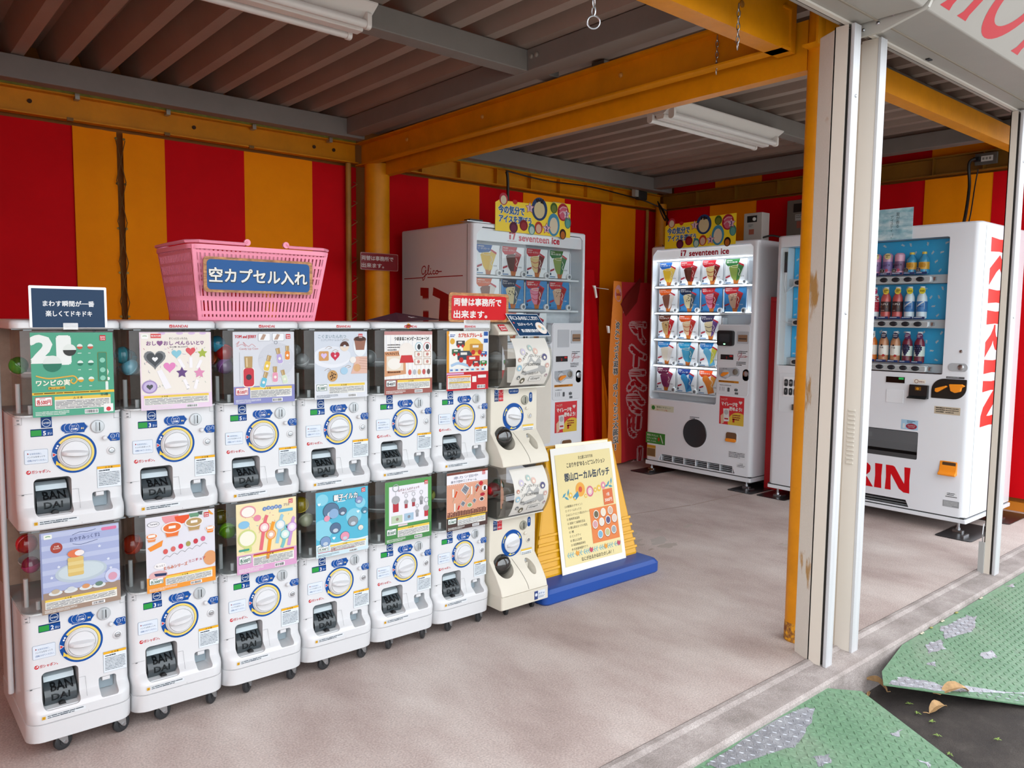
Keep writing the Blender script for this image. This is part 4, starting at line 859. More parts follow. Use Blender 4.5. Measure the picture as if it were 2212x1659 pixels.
def P_l2(p, x, z, w, h):
    X = lambda u: x+u*w; Z = lambda v: z+v*h
    p.rect(x, z, w, h, '#f0e2b4'); scatter(p.L(2), X(.05), Z(.3), .9*w, .55*h, ('#d88a9a', '#8ab4c8', '#c8a85a'), 30, .003)
    p.L(3).disc(X(.19), Z(.88), .13*w, '#e4a0a4', .085*h).L(4).disc(X(.19), Z(.875), .105*w, '#f4eee6', .07*h)
    for i, c in enumerate('うでどけい'): p.L(4).disc(X(.46+.065*i), Z(.885+.008*(i % 2)), .033*w, '#6a8cc4', n=14).L(5).text(c, X(.46+.065*i), Z(.87+.008*(i % 2)), .035*h, '#f2f2ee', al='c', bold=.03)
    p.L(4).text('プラス', X(.78), Z(.885), .045*h, '#6a5a8c', w=.1*w, bold=.03); maker(p, X(.87), Z(.915), .07*w)
    p.L(4).rr(X(.70), Z(.80), .24*w, .045*h, .002, '#6ab4d4').disc(X(.12), Z(.70), .09*w, '#8ac0e0', .055*h).disc(X(.34), Z(.77), .06*w, '#e48aa4', .045*h)
    def watch(u, v, c, d, s=1.):
        p.L(4).stroke([(X(u-.06), Z(v-.38*s)), (X(u-.02), Z(v-.1)), (X(u+.02), Z(v+.1)), (X(u+.05), Z(v+.2*s))], .055*w, c).L(5).disc(X(u), Z(v), .085*w, c, .075*h).L(6).disc(X(u), Z(v), .068*w, d, .06*h).L(7).disc(X(u), Z(v), .035*w, '#f6f0ea', .03*h)
    watch(.45, .62, '#e4707c', '#f2d4d4', .85); watch(.56, .50, '#f0a038', '#e8b8a0', .9); watch(.72, .62, '#9cc8dc', '#e4e8ea', .7); watch(.80, .47, '#7cc0c4', '#d4ece4', .5); watch(.92, .56, '#c89ad4', '#ecd8ec', .7)
    p.L(4).disc(X(.17), Z(.50), .15*w, '#d0d88c', .13*h).L(5).disc(X(.17), Z(.50), .125*w, '#f2eedc', .105*h).L(4).poly(rrect(X(.12), X(.24), Z(.30), Z(.38), .003), '#cfd88a')
    p.L(6).poly(rrect(X(.03), X(.2), Z(.325), Z(.355), .003), '#4aa08a')
    footer(p, x, z, w, h, .27, '#dca6cc', '300', '#2a6a54'); p.L(5).rect(X(.27), Z(.235), .68*w, .022*h, '#c04a4c')
def P_l3(p, x, z, w, h):
    X = lambda u: x+u*w; Z = lambda v: z+v*h
    p.rect(x, z, w, h, '#5cb8d4')
    for (u, v, r) in ((.12, .88, .11), (.12, .42, .2), (.72, .56, .15), (.85, .75, .1)): p.L(2).disc(X(u), Z(v), r*w, '#8ccfe2', r*.8*h)
    maker(p, X(.87), Z(.915), .075*w)
    p.L(4).text('親子イルカ', X(.33), Z(.845), .10*h, '#2c4a5c', w=.46*w, bold=.09).L(5).text('親子イルカ', X(.335), Z(.847), .10*h, '#f6f8f6', w=.45*w, bold=.035).L(4).lines(X(.4), Z(.815), .3*w, 1, .007, '#e4f4f6', .5)
    def blob(u, v, r, c): p.L(4).disc(X(u), Z(v), r*w*1.06, '#3f5a70', r*h*.86, 28).L(5).disc(X(u), Z(v), r*w, c, r*h*.8, 28).L(6).disc(X(u), Z(v-r*.35), r*.5*w, '#c4d0dc', r*.3*h, 16)
    blob(.28, .70, .145, '#5f7c98'); p.E; 
    for a in ((.5, .66, .075, '#5f7088'), (.82, .80, .07, '#8a98c0'), (.93, .62, .06, '#4f88a0'), (.36, .42, .1, '#5c7492'), (.70, .48, .095, '#9098a0'), (.17, .24, .095, '#7e9cc4'), (.54, .27, .085, '#e49ab0'), (.85, .36, .05, '#eae4d4')): blob(*a)
    p.L(7).disc(X(.33), Z(.65), .09*w, '#8fb0d4', .075*h).disc(X(.2), Z(.59), .055*w, '#e49ab0', .045*h)
    for (u, v) in ((.8, .62), (.33, .27), (.06, .82)): p.L(4).heart(X(u), Z(v), .03*w, '#eaf6f8')
    p.L(3).stroke([(x, Z(.19)), (X(.2), Z(.205)), (X(.4), Z(.185)), (X(.6), Z(.205)), (X(.8), Z(.19)), (x+w, Z(.2))], .02*w, '#eaf4f6')
    footer(p, x, z, w, h, .185, '#cfe6ee', '300', '#2a6a54'); p.L(4).rect(X(.03), Z(.075), .7*w, .008*h, '#c8404c').text('全9種', X(.27), Z(.09), .03*h, '#c8303c')
def P_l4(p, x, z, w, h):
    X = lambda u: x+u*w; Z = lambda v: z+v*h
    p.rect(x, z, w, h, '#5a9a58').L(2).rect(X(.08), Z(.29), .84*w, .63*h, '#eceaf0'); maker(p, X(.84), Z(.885), .075*w)
    p.L(3).text('ねずみくんのチョッキ', X(.27), Z(.825), .05*h, '#8a3a3c', w=.46*w, bold=.02, rot=.03).text('めじるしアクセサリー', X(.36), Z(.785), .032*h, '#7a5a5c', w=.3*w, rot=.03)
    def charm(u, v, s, c):
        p.L(4).ring(X(u), Z(v+s*1.6), s*.32*w, s*.42*w, '#a4a8ac').stroke([(X(u), Z(v+s*1.2)), (X(u), Z(v+s*.8))], .006*w, '#9a9ea2', False).L(5).disc(X(u), Z(v+s*.45), s*.5*w, '#a8a8ac', s*.4*h).L(4).poly(rrect(X(u-s*.35), X(u+s*.35), Z(v-s*.7), Z(v+s*.3), .002), c)
    charm(.22, .62, .17, '#b83a44'); charm(.44, .60, .09, '#a8444c'); charm(.60, .61, .09, '#a8444c'); charm(.77, .62, .09, '#8a8a90'); charm(.68, .42, .08, '#9a9aa0'); charm(.88, .43, .12, '#c03c44')
    p.L(4).rect(X(.13), Z(.32), .23*w, .12*h, '#c0d0b4').rect(X(.4), Z(.33), .2*w, .12*h, '#a8c4d8').L(5).disc(X(.25), Z(.38), .03*w, '#9a8a7a').disc(X(.5), Z(.39), .03*w, '#8a8a90')
    footer(p, x, z, w, h, .25, '#4e8c50', '300', '#2a6a54'); p.L(3).rect(X(.27), Z(.255), .2*w, .03*h, '#e0ccd0')
def P_l5(p, x, z, w, h):
    X = lambda u: x+u*w; Z = lambda v: z+v*h
    p.rect(x, z, w, h, '#e0a488').L(2).rect(x, Z(.80), w, .16*h, '#f0eef4').rect(x, Z(.96), w, .04*h, '#7a4438').L(3).text('串カツ田中', X(.17), Z(.885), .055*h, '#5a6078', w=.58*w, bold=.01).text('串カツ田中ミニチャーム', X(.1), Z(.82), .052*h, '#3c4058', w=.62*w, bold=.02); maker(p, X(.86), Z(.90), .075*w)
    for i in range(20): p.L(3).disc(X(.03+.05*i), Z(.785), .009*w, '#f3dcc4', n=8)
    def skew(u, v, a, l, c):
        ca, sa = math.cos(a), math.sin(a); p.L(4).stroke([(X(u-l*ca), Z(v-l*sa)), (X(u+l*ca), Z(v+l*sa))], .012*w, '#c8b090', False).L(5).stroke([(X(u-l*.3*ca), Z(v-l*.3*sa)), (X(u+l*.7*ca), Z(v+l*.7*sa))], .06*w, '#f2e6dc', False).L(6).stroke([(X(u-l*.26*ca), Z(v-l*.26*sa)), (X(u+l*.66*ca), Z(v+l*.66*sa))], .046*w, c, False)
    skew(.2, .60, 1.1, .13, '#d8582c'); skew(.72, .64, 1.0, .12, '#b8482c'); skew(.27, .37, 1.1, .09, '#c8342c'); skew(.5, .55, .8, .1, '#d08a58')
    for (u, v, s) in ((.43, .68, .1), (.73, .70, .06), (.38, .44, .06), (.66, .46, .05)): p.L(4).poly([(X(u-s), Z(v)), (X(u), Z(v+s)), (X(u+s*1.2), Z(v+s*.2)), (X(u+s*.2), Z(v-s))], '#f3efea').L(5).poly([(X(u-s*.85), Z(v)), (X(u), Z(v+s*.85)), (X(u+s*1.05), Z(v+s*.2)), (X(u+s*.2), Z(v-s*.85))], '#8a8e96').L(6).stroke([(X(u-s*.3), Z(v+s*.2)), (X(u+s*.4), Z(v-s*.3))], .008*w, '#5c6068', False).stroke([(X(u), Z(v+s*.45)), (X(u+s*.7), Z(v))], .008*w, '#5c6068', False)
    p.L(4).disc(X(.55), Z(.40), .065*w, '#dfe8d4', .04*h).L(5).disc(X(.55), Z(.40), .05*w, '#7fa070', .03*h).L(4).disc(X(.85), Z(.47), .06*w, '#f2f0ee', .04*h).L(5).disc(X(.85), Z(.47), .045*w, '#4c4a4c', .03*h).L(4).disc(X(.83), Z(.75), .05*w, '#c8303c', .04*h).disc(X(.87), Z(.55), .06*w, '#b83040', .03*h).disc(X(.92), Z(.66), .07*w, '#f4f4f4', .055*h).L(5).poly(rrect(X(.9), X(.95), Z(.62), Z(.69), .002), '#3c3c40')
    for u in (.13, .58, .17): p.L(4).rect(X(u), Z(.58 if u != .17 else .33), .035*w, .14*h, '#f3efe6')
    for i in range(24): p.L(4).rect(X(.02+.04*i), Z(.235), .022*w, (.05+.03*random.random())*h, '#5a3028').L(5).disc(X(.031+.04*i), Z(.30+.02*random.random()), .013*w, '#5a3028', n=8)
    footer(p, x, z, w, h, .225, '#54403c', '300', '#2a6a54'); p.L(3).rect(x, Z(.225), w, .012*h, '#e8b040')
UP = [(5, P_u0, 'upper white capsule machine at the left end, green card in its window'), (3, P_u1, 'upper white capsule machine with cream card of hearts and stars'),
      (5, P_u2, 'upper white capsule machine with lilac-footed card of lip case bottles'), (3, P_u3, 'upper white capsule machine with pale card of cookie charms'),
      (4, P_u4, 'upper white capsule machine with brown-footed white card and WANTED sheet'), (3, P_u5, 'upper white capsule machine with red-footed card of toy trains')]
LO = [(2, P_l0, 'lower white capsule machine at the left end, blue pancake card in its window'), (3, P_l1, 'lower white capsule machine with orange card of jelly cups'),
      (3, P_l2, 'lower white capsule machine with yellow and pink card of toy watches'), (3, P_l3, 'lower white capsule machine with sky blue dolphin card'),
      (3, P_l4, 'lower white capsule machine with green bordered key charm card'), (3, P_l5, 'lower white capsule machine with brown skewer charm card')]
for i in range(6):
    module(LO[i][2], i, 0, LO[i][0], LO[i][1]); module(UP[i][2], i, 1, UP[i][0], UP[i][1])
tag(MB().prism(rrect(-.016, -.001, .155, .185, .007, 4), .145, 1.2, 'z').build('corner_rail', WH, smooth=True), 'white rounded upright rail on the left side of the machine row', 'rail')
# toy capsules inside the windows
def capsule(label, col, tier, x, y, z, r, c, group='toy capsules in the machine windows', base=None):
    t = thing('toy_capsule', label, 'capsule', (PW_*col+x, y, (.657 if tier else .11)+z) if base is None else base, 0, group)
    n, m_ = 20, 6
    top = [(r*math.cos(PI/2*i/m_), r*math.sin(PI/2*i/m_)) for i in range(m_+1)]
    MB().lathe((0, 0, 0), (0, 0, 1), top, n).build('upper_shell', clear('capsule_top_'+c, c, .06, .35, c), t, smooth=True)
    MB().lathe((0, 0, 0), (0, 0, -1), top, n).build('lower_shell', clear('capsule_'+c, c, .05, .8, c), t, smooth=True)
    MB().lathe((0, 0, -.0025), (0, 0, 1), [(r, 0), (r*1.04, .001), (r*1.04, .004), (r, .005)], n).build('seam_band', clear('capsule_'+c, c, .05, .8, c), t)
    t.rotation_euler = (random.uniform(0, 2.6), random.uniform(0, 1), random.uniform(0, 6))
CAPS = [(0, 1, .030, .07, .445, .024, '#3f9a3c', 'green capsule behind the green card'), (1, 1, .018, .05, .468, .025, '#3a8c9a', 'teal capsule at the upper left beside the hearts card'), (1, 1, .042, .09, .458, .025, '#4aa0b0', 'teal capsule deeper beside the hearts card'), (1, 1, .036, .045, .432, .024, '#6ab4c8', 'pale blue capsule low beside the hearts card'),
        (2, 1, .026, .06, .497, .026, '#3fa4c4', 'blue capsule on top of the pile beside the lip case card'), (2, 1, .046, .05, .470, .027, '#e0262c', 'red capsule beside the lip case card'), (2, 1, .016, .10, .45, .025, '#d8602c', 'orange capsule behind the pile beside the lip case card'), (2, 1, .044, .045, .427, .025, '#9a64a8', 'purple capsule under the red one beside the lip case card'),
        (3, 1, .02, .07, .472, .022, '#b8bcbc', 'clear capsule high beside the cookie card'), (3, 1, .036, .05, .438, .025, '#c4c8c8', 'clear capsule low beside the cookie card'), (4, 1, .03, .06, .442, .026, '#c0c4c4', 'clear capsule beside the WANTED card'), (5, 1, .03, .07, .438, .025, '#a8acac', 'clear capsule beside the toy train card'),
        (0, 0, .03, .06, .495, .027, '#c8303c', 'large red capsule beside the pancake card'), (0, 0, .036, .045, .437, .023, '#a83a6a', 'magenta capsule below the red one'), (1, 0, .034, .07, .44, .03, '#c84024', 'red-orange capsule beside the jelly cup card'),
        (2, 0, .03, .08, .480, .027, '#8c8428', 'olive capsule beside the toy watch card'), (2, 0, .042, .045, .44, .026, '#7fc024', 'lime green capsule beside the toy watch card'), (3, 0, .022, .045, .488, .028, '#c8b420', 'yellow capsule beside the dolphin card'), (3, 0, .026, .09, .44, .026, '#c49ab0', 'pinkish capsule behind the dolphin card'), (3, 0, .044, .05, .432, .026, '#b4b89a', 'pale clear capsule beside the dolphin card'),
        (5, 0, .012, .08, .437, .016, '#2a7ab0', 'small blue capsule beside the skewer card'), (5, 0, .034, .07, .440, .022, '#a8ac5c', 'yellow-green capsule beside the skewer card')]
for a in CAPS: capsule(a[7], *a[:7])

# ---- older cream machines at the end of the row
CREAM = M('#c5bfb1', .4, noise=.03, scale=6)
CRX = 1.640
def cream_print(P_, k):
    p = P_('coin_sticker')
    p.L(1).rect(.02, .285, .022, .028, '#1c4c8c').rect(.043, .285, .024, .028, '#c8303c').rect(.02, .258, .022, .026, '#3c4a70').rect(.043, .258, .024, .026, '#c8303c')
    p.L(2).ring(.031, .299, .008, .0092, '#e4ecf4').ring(.055, .299, .008, .0092, '#f4dcdc').text('3まい', .022, .265, .011, '#eef2f6', w=.018).text('0まい', .046, .265, .011, '#f8e8e8', w=.019)
    if k: p = P_('coin_in_sticker'); p.L(1).rr(.095, .285, .055, .024, .011, '#12488c').L(2).text('コイン投入口', .1, .293, .008, '#e8f0f8', w=.044)
    p = P_('return_sticker'); p.L(1).rr(.208, .245, .018, .042, .009, '#12488c').L(2).vtext('返却', .217, .272, .008, '#e8f0f8')
    p = P_('dial_ring'); p.L(1).disc(.122, .19, .057, BLU, n=40).L(2)
    for a in (2.5, .4, -1.75): p.poly([(.122+.052*math.cos(a+.12), .19+.052*math.sin(a+.12)), (.122+.042*math.cos(a), .19+.042*math.sin(a)), (.122+.052*math.cos(a-.2), .19+.052*math.sin(a-.2))], '#f0d860').stroke([(.122+.0485*math.cos(a+.1+.1*i), .19+.0485*math.sin(a+.1+.1*i)) for i in range(5)], .003, '#f0e6a0')
    p = P_('caution_sticker'); p.L(1).rr(.173, .083, .062, .07, .001, '#a8b4bc').L(2).rect(.1736, .0836, .0608, .0608, '#ebeff2').rect(.1736, .1444, .0608, .0075, '#efc548').L(3).lines(.177, .135, .053, 9, .0058, '#646c74', .4)
def cream_module(label, tier):
    z0 = .65 if tier else .117
    t = thing('capsule_machine', label, 'capsule machine', (CRX, 0, z0), 0, 'older cream capsule machines')
    W_ = .256
    prof = [(.0, -.078), (.004, -.082), (.03, -.075), (.08, -.042), (.115, -.012), (.13, .0), (.31, 0)]
    b = MB().loft([[(x, y, z) for x, y in rrect(.004, W_, yf, .40, .008, 3, (1, 1, .2, .2))] for z, yf in prof]).mesh('body', CREAM)
    if 'cream' not in STK:
        c1 = MB().prism([(x*1.0, z) for x, z in circ(.062, .093, .044, 28, .048)], -.09, .05)
        c1.v = [(x, y, z-y*.35) for x, y, z in c1.v]
        c2 = MB().prism(circ(.188, .075, .020, 24, .038), -.09, .03); c2.v = [(x-(y)*.25, y, z-y*.3) for x, y, z in c2.v]
        STK['cream'] = cut(b, [c1, c2]); smooth_mesh(STK['cream'], 30)
    link('body', STK['cream'], t)
    MB().lathe((.062, .012, .112), (0, -1, -.1), [(.0435, 0), (.042, .022), (.036, .036), (.022, .046), (.001, .05)], 28).build('delivery_dome', clear('smoked_dome', '#6b6f70', .12, .35, '#1c1e20'), t, smooth=True)
    MB().box(.02, .104, .042, .05, .055, .14).build('pocket', BLACK, t)
    MB().lathe((.062, .016, .112), (0, -1, -.1), [(.044, 0), (.0465, .003), (.0465, .008), (.044, .010)], 28).build('dome_rim', M('#cfcabd', .4), t, smooth=True)
    MB().prism([(.178, .098), (.198, .098), (.196, .074), (.18, .07)], -.018, .024).build('coin_chute', CREAM, t)
    kn = MB().lathe((.122, 0, .19), (0, -1, 0), [(.041, 0), (.041, .005), (.037, .008), (.001, .010)], 36).build('knob', WH, t, smooth=True)
    g = link('grip', DM['grip'], kn); a = -.18 if tier else .18; g.matrix_local = Matrix.Translation((.122, .002, .19)) @ Matrix.Rotation(-a, 4, 'Y') @ Matrix.Translation((-.145, 0, -.2))
    cs_ = MB().lathe((.183, 0, .256), (0, -1, 0), [(.0195, 0), (.0195, .004), (.017, .006), (.001, .007)], 26).build('coin_slot', M('#8d8c80', .4, .4), t, smooth=True)
    MB().box(.181, .1835, -.0085, -.006, .243, .269).build('slit', BLACK, cs_)
    MB().lathe((.192, 0, .221), (0, -1, 0), [(.006, 0), (.006, .008), (.001, .010)], 14).build('return_button', CREAM, t, smooth=True)
    lk = MB().lathe((.213, 0, .188), (0, -1, 0), [(.0115, 0), (.0115, .002), (.0085, .004), (.007, .002), (.001, .002)], 22).build('key_lock', CREAM, t, smooth=True)
    MB().cyl((.213, -.001, .188), (.213, -.0045, .188), .006, 14).build('key_cylinder', STEEL, lk)
    PP = {}
    cream_print(lambda n_: PP.setdefault(n_, Pr(.4)), tier)
    for n_, q_ in PP.items(): q_.build(n_, t)
    s_ = '#8c8574'; q = Pr(.5); q.stroke([(.118, .125), (.13, .09), (.142, .05), (.149, .008)], .0016, '#5a554a')
    zz = lambda z: next(b_+(d-b_)*(z-a_)/(c-a_) for (a_, b_), (c, d) in zip(prof, prof[1:]) if a_ <= z <= c)
    q.build('panel_seam', t, warp=lambda x, y, z: (x, y+zz(z)-.0006, z))
    # barrel window
    n = 12; bar = [( -.085*math.sin(PI*(.12+.76*i/n))**.8, .312+.215*i/n) for i in range(n+1)]
    mb = MB(); v = [(x, y, z) for x in (.004, .262) for y, z in bar]; mb.add(v, [(i, i+1, i+n+2, i+n+1) for i in range(n)])
    for x in (.004, .262):
        b0 = len(mb.v); mb.add([(x, y, z) for y, z in bar]+[(x, .06, .527), (x, .06, .312)], [tuple(range(n+3))])
    win = mb.build('clear_window', CLEAR, t, smooth=True)
    MB().loft([[(x, y, z) for x, y in rrect(.0, .268, -.04, .06, .01, 3, (1, 1, 0, 0))] for z in (.3105, .316)]).build('window_rim', M('#c9c6ba', .3), win)
    MB().box(.004, .256, .2, .40, .31, .535).build('inner_housing', M('#94877a', .6, noise=.2, scale=12), t)
    MB().box(.006, .25, .0, .2, .309, .3125).build('window_floor', M('#b3aea4', .5), t)
    MB().prism([(.01, .395), (.19, .395), (.19, .40), (.06, .405), (.0, .43), (-.03, .425)], .01, .245, 'x').build('hopper', M('#b0aca2', .45), t)
    MB().box(.014, .06, -.03, .05, .32, .385).build('dispense_box', M('#7d766c', .5), t)
    # curved card in the barrel
    cz = lambda z: -.0875*math.sin(PI*(.12+.76*max(0, min(1, (z-.312)/.215))))**.8-.001
    nn = 10; zs = [.325+.19*i/nn for i in range(nn+1)]
    mb = MB(); mb.add([(x, cz(z)+d, z) for d in (0, .001) for x in (.058, .245) for z in zs], [(i, i+1, i+nn+2, i+nn+1) for i in range(nn)]); card = mb.build('display_card', M('#c6c3bc', .45), t, smooth=True)
    p = Pr(.45); X = lambda u: .058+u*.187; Z = lambda v_: .325+v_*.19; w_, h_ = .187, .19
    p.L(1).poly([(X(a_), Z(b_)) for a_, b_ in ((.3, .45), (.36, .62), (.42, .66), (.47, .55), (.55, .5), (.66, .6), (.72, .52), (.7, .42), (.84, .4), (.9, .28), (.8, .22), (.68, .3), (.5, .26), (.3, .22), (.18, .26), (.2, .36))], '#b4b4b2')
    p.L(2).text('I ♡ KORIYAMA', X(.22), Z(.42), .085*h_, '#55534f', w=.48*w_, bold=.005).text('コレクション', X(.42), Z(.62), .07*h_, '#5a5854', w=.33*w_, rot=-.12).text('こおりやま', X(.18), Z(.52), .06*h_, '#5a5854', w=.24*w_, rot=.75)
    p.text('ローカル缶バッチ', X(.3), Z(.22), .07*h_, '#5a5854', w=.38*w_, rot=.05).text('郡山', X(.2), Z(.28), .05*h_, '#5a5854')
    p.L(2).rr(X(.46), Z(.08), .35*w_, .11*h_, .002, '#8a8884').L(3).rr(X(.466), Z(.085), .337*w_, .097*h_, .002, '#f0eee8').L(4).text('1回300円', X(.5), Z(.11), .07*h_, '#55534f', w=.26*w_)
    for (u, v_, r, c) in ((.44, .80, .07, '#b0c8c4'), (.58, .73, .075, '#e4c0b4'), (.22, .72, .075, '#ccc4d8'), (.82, .6, .085, '#5c5a80'), (.10, .55, .05, '#c88a78'), (.10, .38, .075, '#9cc0d4'), (.9, .42, .06, '#d4a8a0'), (.14, .17, .05, '#707478'), (.28, .1, .075, '#6c6656'), (.93, .2, .04, '#a88a98')):
        p.L(2).disc(X(u), Z(v_), r*w_, '#dcd8d0', n=16).L(3).disc(X(u), Z(v_), r*.88*w_, c, n=16).L(4).disc(X(u), Z(v_-.01), r*.4*w_, '#efe8d8', n=10)
    p.build('card_print', card, warp=lambda x, y, z: (x, cz(z)+y-.0006, z))
    if tier:
        hd = [(-.045, .527), (-.05, .532), (-.048, .54), (-.018, .57), (.02, .58), (.38, .58), (.38, .527)]
        h_o = MB().prism(hd, .0, .268, 'x').build('hood', CREAM, t, bevel=.004)
        p = Pr(.4); maker(p, .014, .004, .036); a_ = math.atan2(.03, .03)
        p.build('maker_name', h_o, warp=lambda x, y, z: (x, -.048+z*math.cos(a_)+y*math.sin(a_)-.0008, .54+z*math.sin(a_)+y*math.cos(a_)*-1+.0006))
    else:
        MB().loft([[(x, y, z) for x, y in rrect(.004, .262, yf, .40, .008, 3, (1, 1, .2, .2))] for z, yf in ((-.055, -.076), (-.052, -.081), (0, -.080))]).build('base', CREAM, t)
        p = Pr(.4); p.rect(.18, -.046, .062, .036, '#e4e8ee').L(2).rect(.18, -.046, .02, .036, '#3a4c84').L(3).disc(.19, -.026, .007, '#dfe6f0').text('ガチャ', .203, -.028, .011, '#3a6aa8', w=.034, bold=.03).lines(.203, -.036, .036, 2, .005, '#8a94a4', .4); p.build('rental_sticker', t, (0, -.0808, 0))
        for y in (.0, .34):
            for x in (.095, .262-.02): c = link('caster', CAST, t); c.location = (x, y, -.117); c.rotation_euler = (0, 0, 1.2); link('wheel', CWHEEL, c); link('axle', CAXLE, c)
    return t
cream_module('lower cream capsule machine on castors at the right end of the row', 0)
cream_module('upper cream capsule machine with sloped hood at the right end of the row', 1)
for (nm, x, y, z, r, c) in (('clear capsule in the upper cream machine', .035, .01, 1.085, .03, '#c0bcb8'), ('dark red capsule behind the clear one in the upper cream machine', .03, .09, 1.10, .03, '#a83038'),
                            ('red capsule in the lower cream machine', .028, .01, .545, .03, '#d0242c'), ('green capsule in the lower cream machine', .075, .04, .55, .028, '#3f7a4a')):
    capsule(nm, 0, 0, 0, 0, 0, r, c, base=(CRX+x, y, z))

# ================================================================ THINGS ON AND AROUND THE CAPSULE MACHINES
def wood_edge(name, parent, x0, x1, z0, z1, y, r):
    wm = patchy('printed_wood', [(.35, '#7d5230'), (.5, '#a06c3e'), (.65, '#b98650')], 30, rough=.5, bscale=80, bump=.02, stretch=(1, 1, 6)) if 'wood' not in MC else MC['wood']
    MC['wood'] = wm
    return MB().prism(rrect(x0, x1, z0, z1, r, 6), y, y+.003).build(name, wm, parent)
def basket():
    t = thing('shopping_basket', 'pink plastic shopping basket for empty capsules on top of the machines', 'basket', (0, 0, 1.2285))
    PK = M('#e0869d', .38); z1 = .232
    B = [(.515, .06), (.905, .06), (.905, .335), (.515, .335)]; T = [(.488, .028), (.942, .028), (.942, .367), (.488, .367)]
    MB().prism(rrect(.517, .903, .062, .333, .02), .0, .006, 'z').build('bottom', PK, t)
    nm = ['front_wall', 'end_wall', 'back_wall', 'end_wall']
    rows = [(.05, .085), (.13, .27), (.33, .47), (.53, .61), (.64, .76), (.80, .90), (.935, .96)]
    for k in range(4):
        b0, b1, t0, t1 = Vector(B[k]), Vector(B[(k+1) % 4]), Vector(T[k]), Vector(T[(k+1) % 4]); n = 30 if k % 2 == 0 else 22
        mb = MB()
        def P(u, v):
            lo = b0.lerp(b1, u); hi = t0.lerp(t1, u); q = lo.lerp(hi, v); return (q.x, q.y, v*z1)
        def quad(u0, u1, v0, v1): mb.add([P(u0, v0), P(u1, v0), P(u1, v1), P(u0, v1)], [(0, 1, 2, 3)])
        vs = [0]+[q for r in rows for q in r]+[1]
        for i in range(0, len(vs), 2): quad(0, 1, vs[i], vs[i+1])
        for (v0, v1) in rows:
            quad(0, .035, v0, v1); quad(.965, 1, v0, v1)
            for i in range(n+1):
                u = .035+.93*i/n; hw = .93/n*.31
                quad(max(0, u-hw), min(1, u+hw), v0, v1)
        mb.build(nm[k], PK, t, solid=.003)
    ro = rrect(.478, .952, .018, .377, .04, 6); ri = rrect(.490, .940, .030, .365, .034, 6); n = len(ro)
    mb = MB().loft([[(x, y, z1-.012) for x, y in ro], [(x, y, z1+.002) for x, y in ro], [(x, y, z1+.002) for x, y in ri], [(x, y, z1-.012) for x, y in ri]], False)
    mb.add([(x, y, z1-.012) for x, y in ro+ri], [(i, (i+1) % n, (i+1) % n+n, i+n) for i in range(n)]); mb.build('rim', PK, t, smooth=True)
    # two folded handles lying on the rim
    zh = z1+.010
    for s, (xa, xb) in (('l', (.66, .478)), ('r', (.79, .952))):
        d = 1 if xb > xa else -1
        MB().tube([(xa, .026, zh+.008), (xa+d*.01, .024, zh), (xb-d*.03, .022, zh), (xb, .05, zh), (xb+d*.004, .2, zh), (xb, .345, zh), (xb-d*.03, .373, zh), (xa+d*.01, .371, zh), (xa, .37, zh+.008)], .0055, 8).build('handle', PK, t, smooth=True)
        for y in (.026, .37): MB().cyl((xa, y-.004, zh+.006), (xa, y+.004, zh+.006), .0105, 14).build('hinge', PK, t, smooth=True)
    # sign tied to the front
    sg = wood_edge('sign', t, .517, .878, .088, .197, .014, .012)
    p = Pr(.3); p.rr(.527, .096, .340, .093, .013, '#1c5a9c').L(2).text('空カプセル入れ', .534, .122, .048, '#1a3040', w=.325, bold=.06).L(3).text('空カプセル入れ', .534, .123, .048, '#f3f1e8', w=.323, bold=.025)
    p.build('sign_print', sg, (0, .0138, 0))
basket()
def blue_card():
    t = thing('notice_card', 'laminated navy notice card taped to the lid of the leftmost machine', 'notice', (.045, -.028, 1.208))
    MB().prism(rrect(0, .188, 0, .111, .003), .0, .0012).build('laminate', M('#e3e8ec', .12, coat=.6), t)
    p = Pr(.22); p.rect(.006, .0, .176, .104, '#12385c').L(2).text('まわす瞬間が一番', .094, .058, .0165, '#f0f4f6', w=.124, al='c', bold=.04).text('楽しくてドキドキ', .094, .031, .0165, '#f0f4f6', w=.112, al='c', bold=.04)
    p.build('print', t); MB().box(.078, .114, -.0028, -.0022, -.006, .012).build('tape', clear('tape', '#ffffff', .1, .25, '#f0f0ee'), t)
blue_card()
def fallen_sheet():
    t = thing('notice_card', 'dark purple notice sheet lying flat on the fifth machine lid', 'notice', (1.10, -.03, 1.2275))
    q = [Vector(a) for a in ((-.01, .06, .0055), (.10, .01, .001), (.33, .08, .0105), (.16, .13, .0345))]; nn = (q[2]-q[0]).cross(q[3]-q[1]).normalized()
    mb = MB(); mb.add([tuple(a) for a in q]+[tuple(a-nn*.001) for a in q], [(0, 1, 2, 3), (7, 6, 5, 4), (0, 4, 5, 1), (1, 5, 6, 2), (2, 6, 7, 3), (3, 7, 4, 0)]); mb.build('sheet', M('#3a2638', .3), t)
    def on(u, v, d=0): a = q[0].lerp(q[3], v).lerp(q[1].lerp(q[2], v), u); return tuple(a+nn*d)
    p = Pr(.3); p.text('ドキドキ', .2, .35, .3, '#d8d4d8', bold=.04, w=.6)
    p.build('print', t, warp=lambda x, y, z: on(1-z, x, .0008-y))
    MB().prism([(.115, -.018), (.135, -.024), (.15, -.014), (.135, -.004)], .006, .0062+.001).build('sticker', M('#e0982c', .4), t)
fallen_sheet()
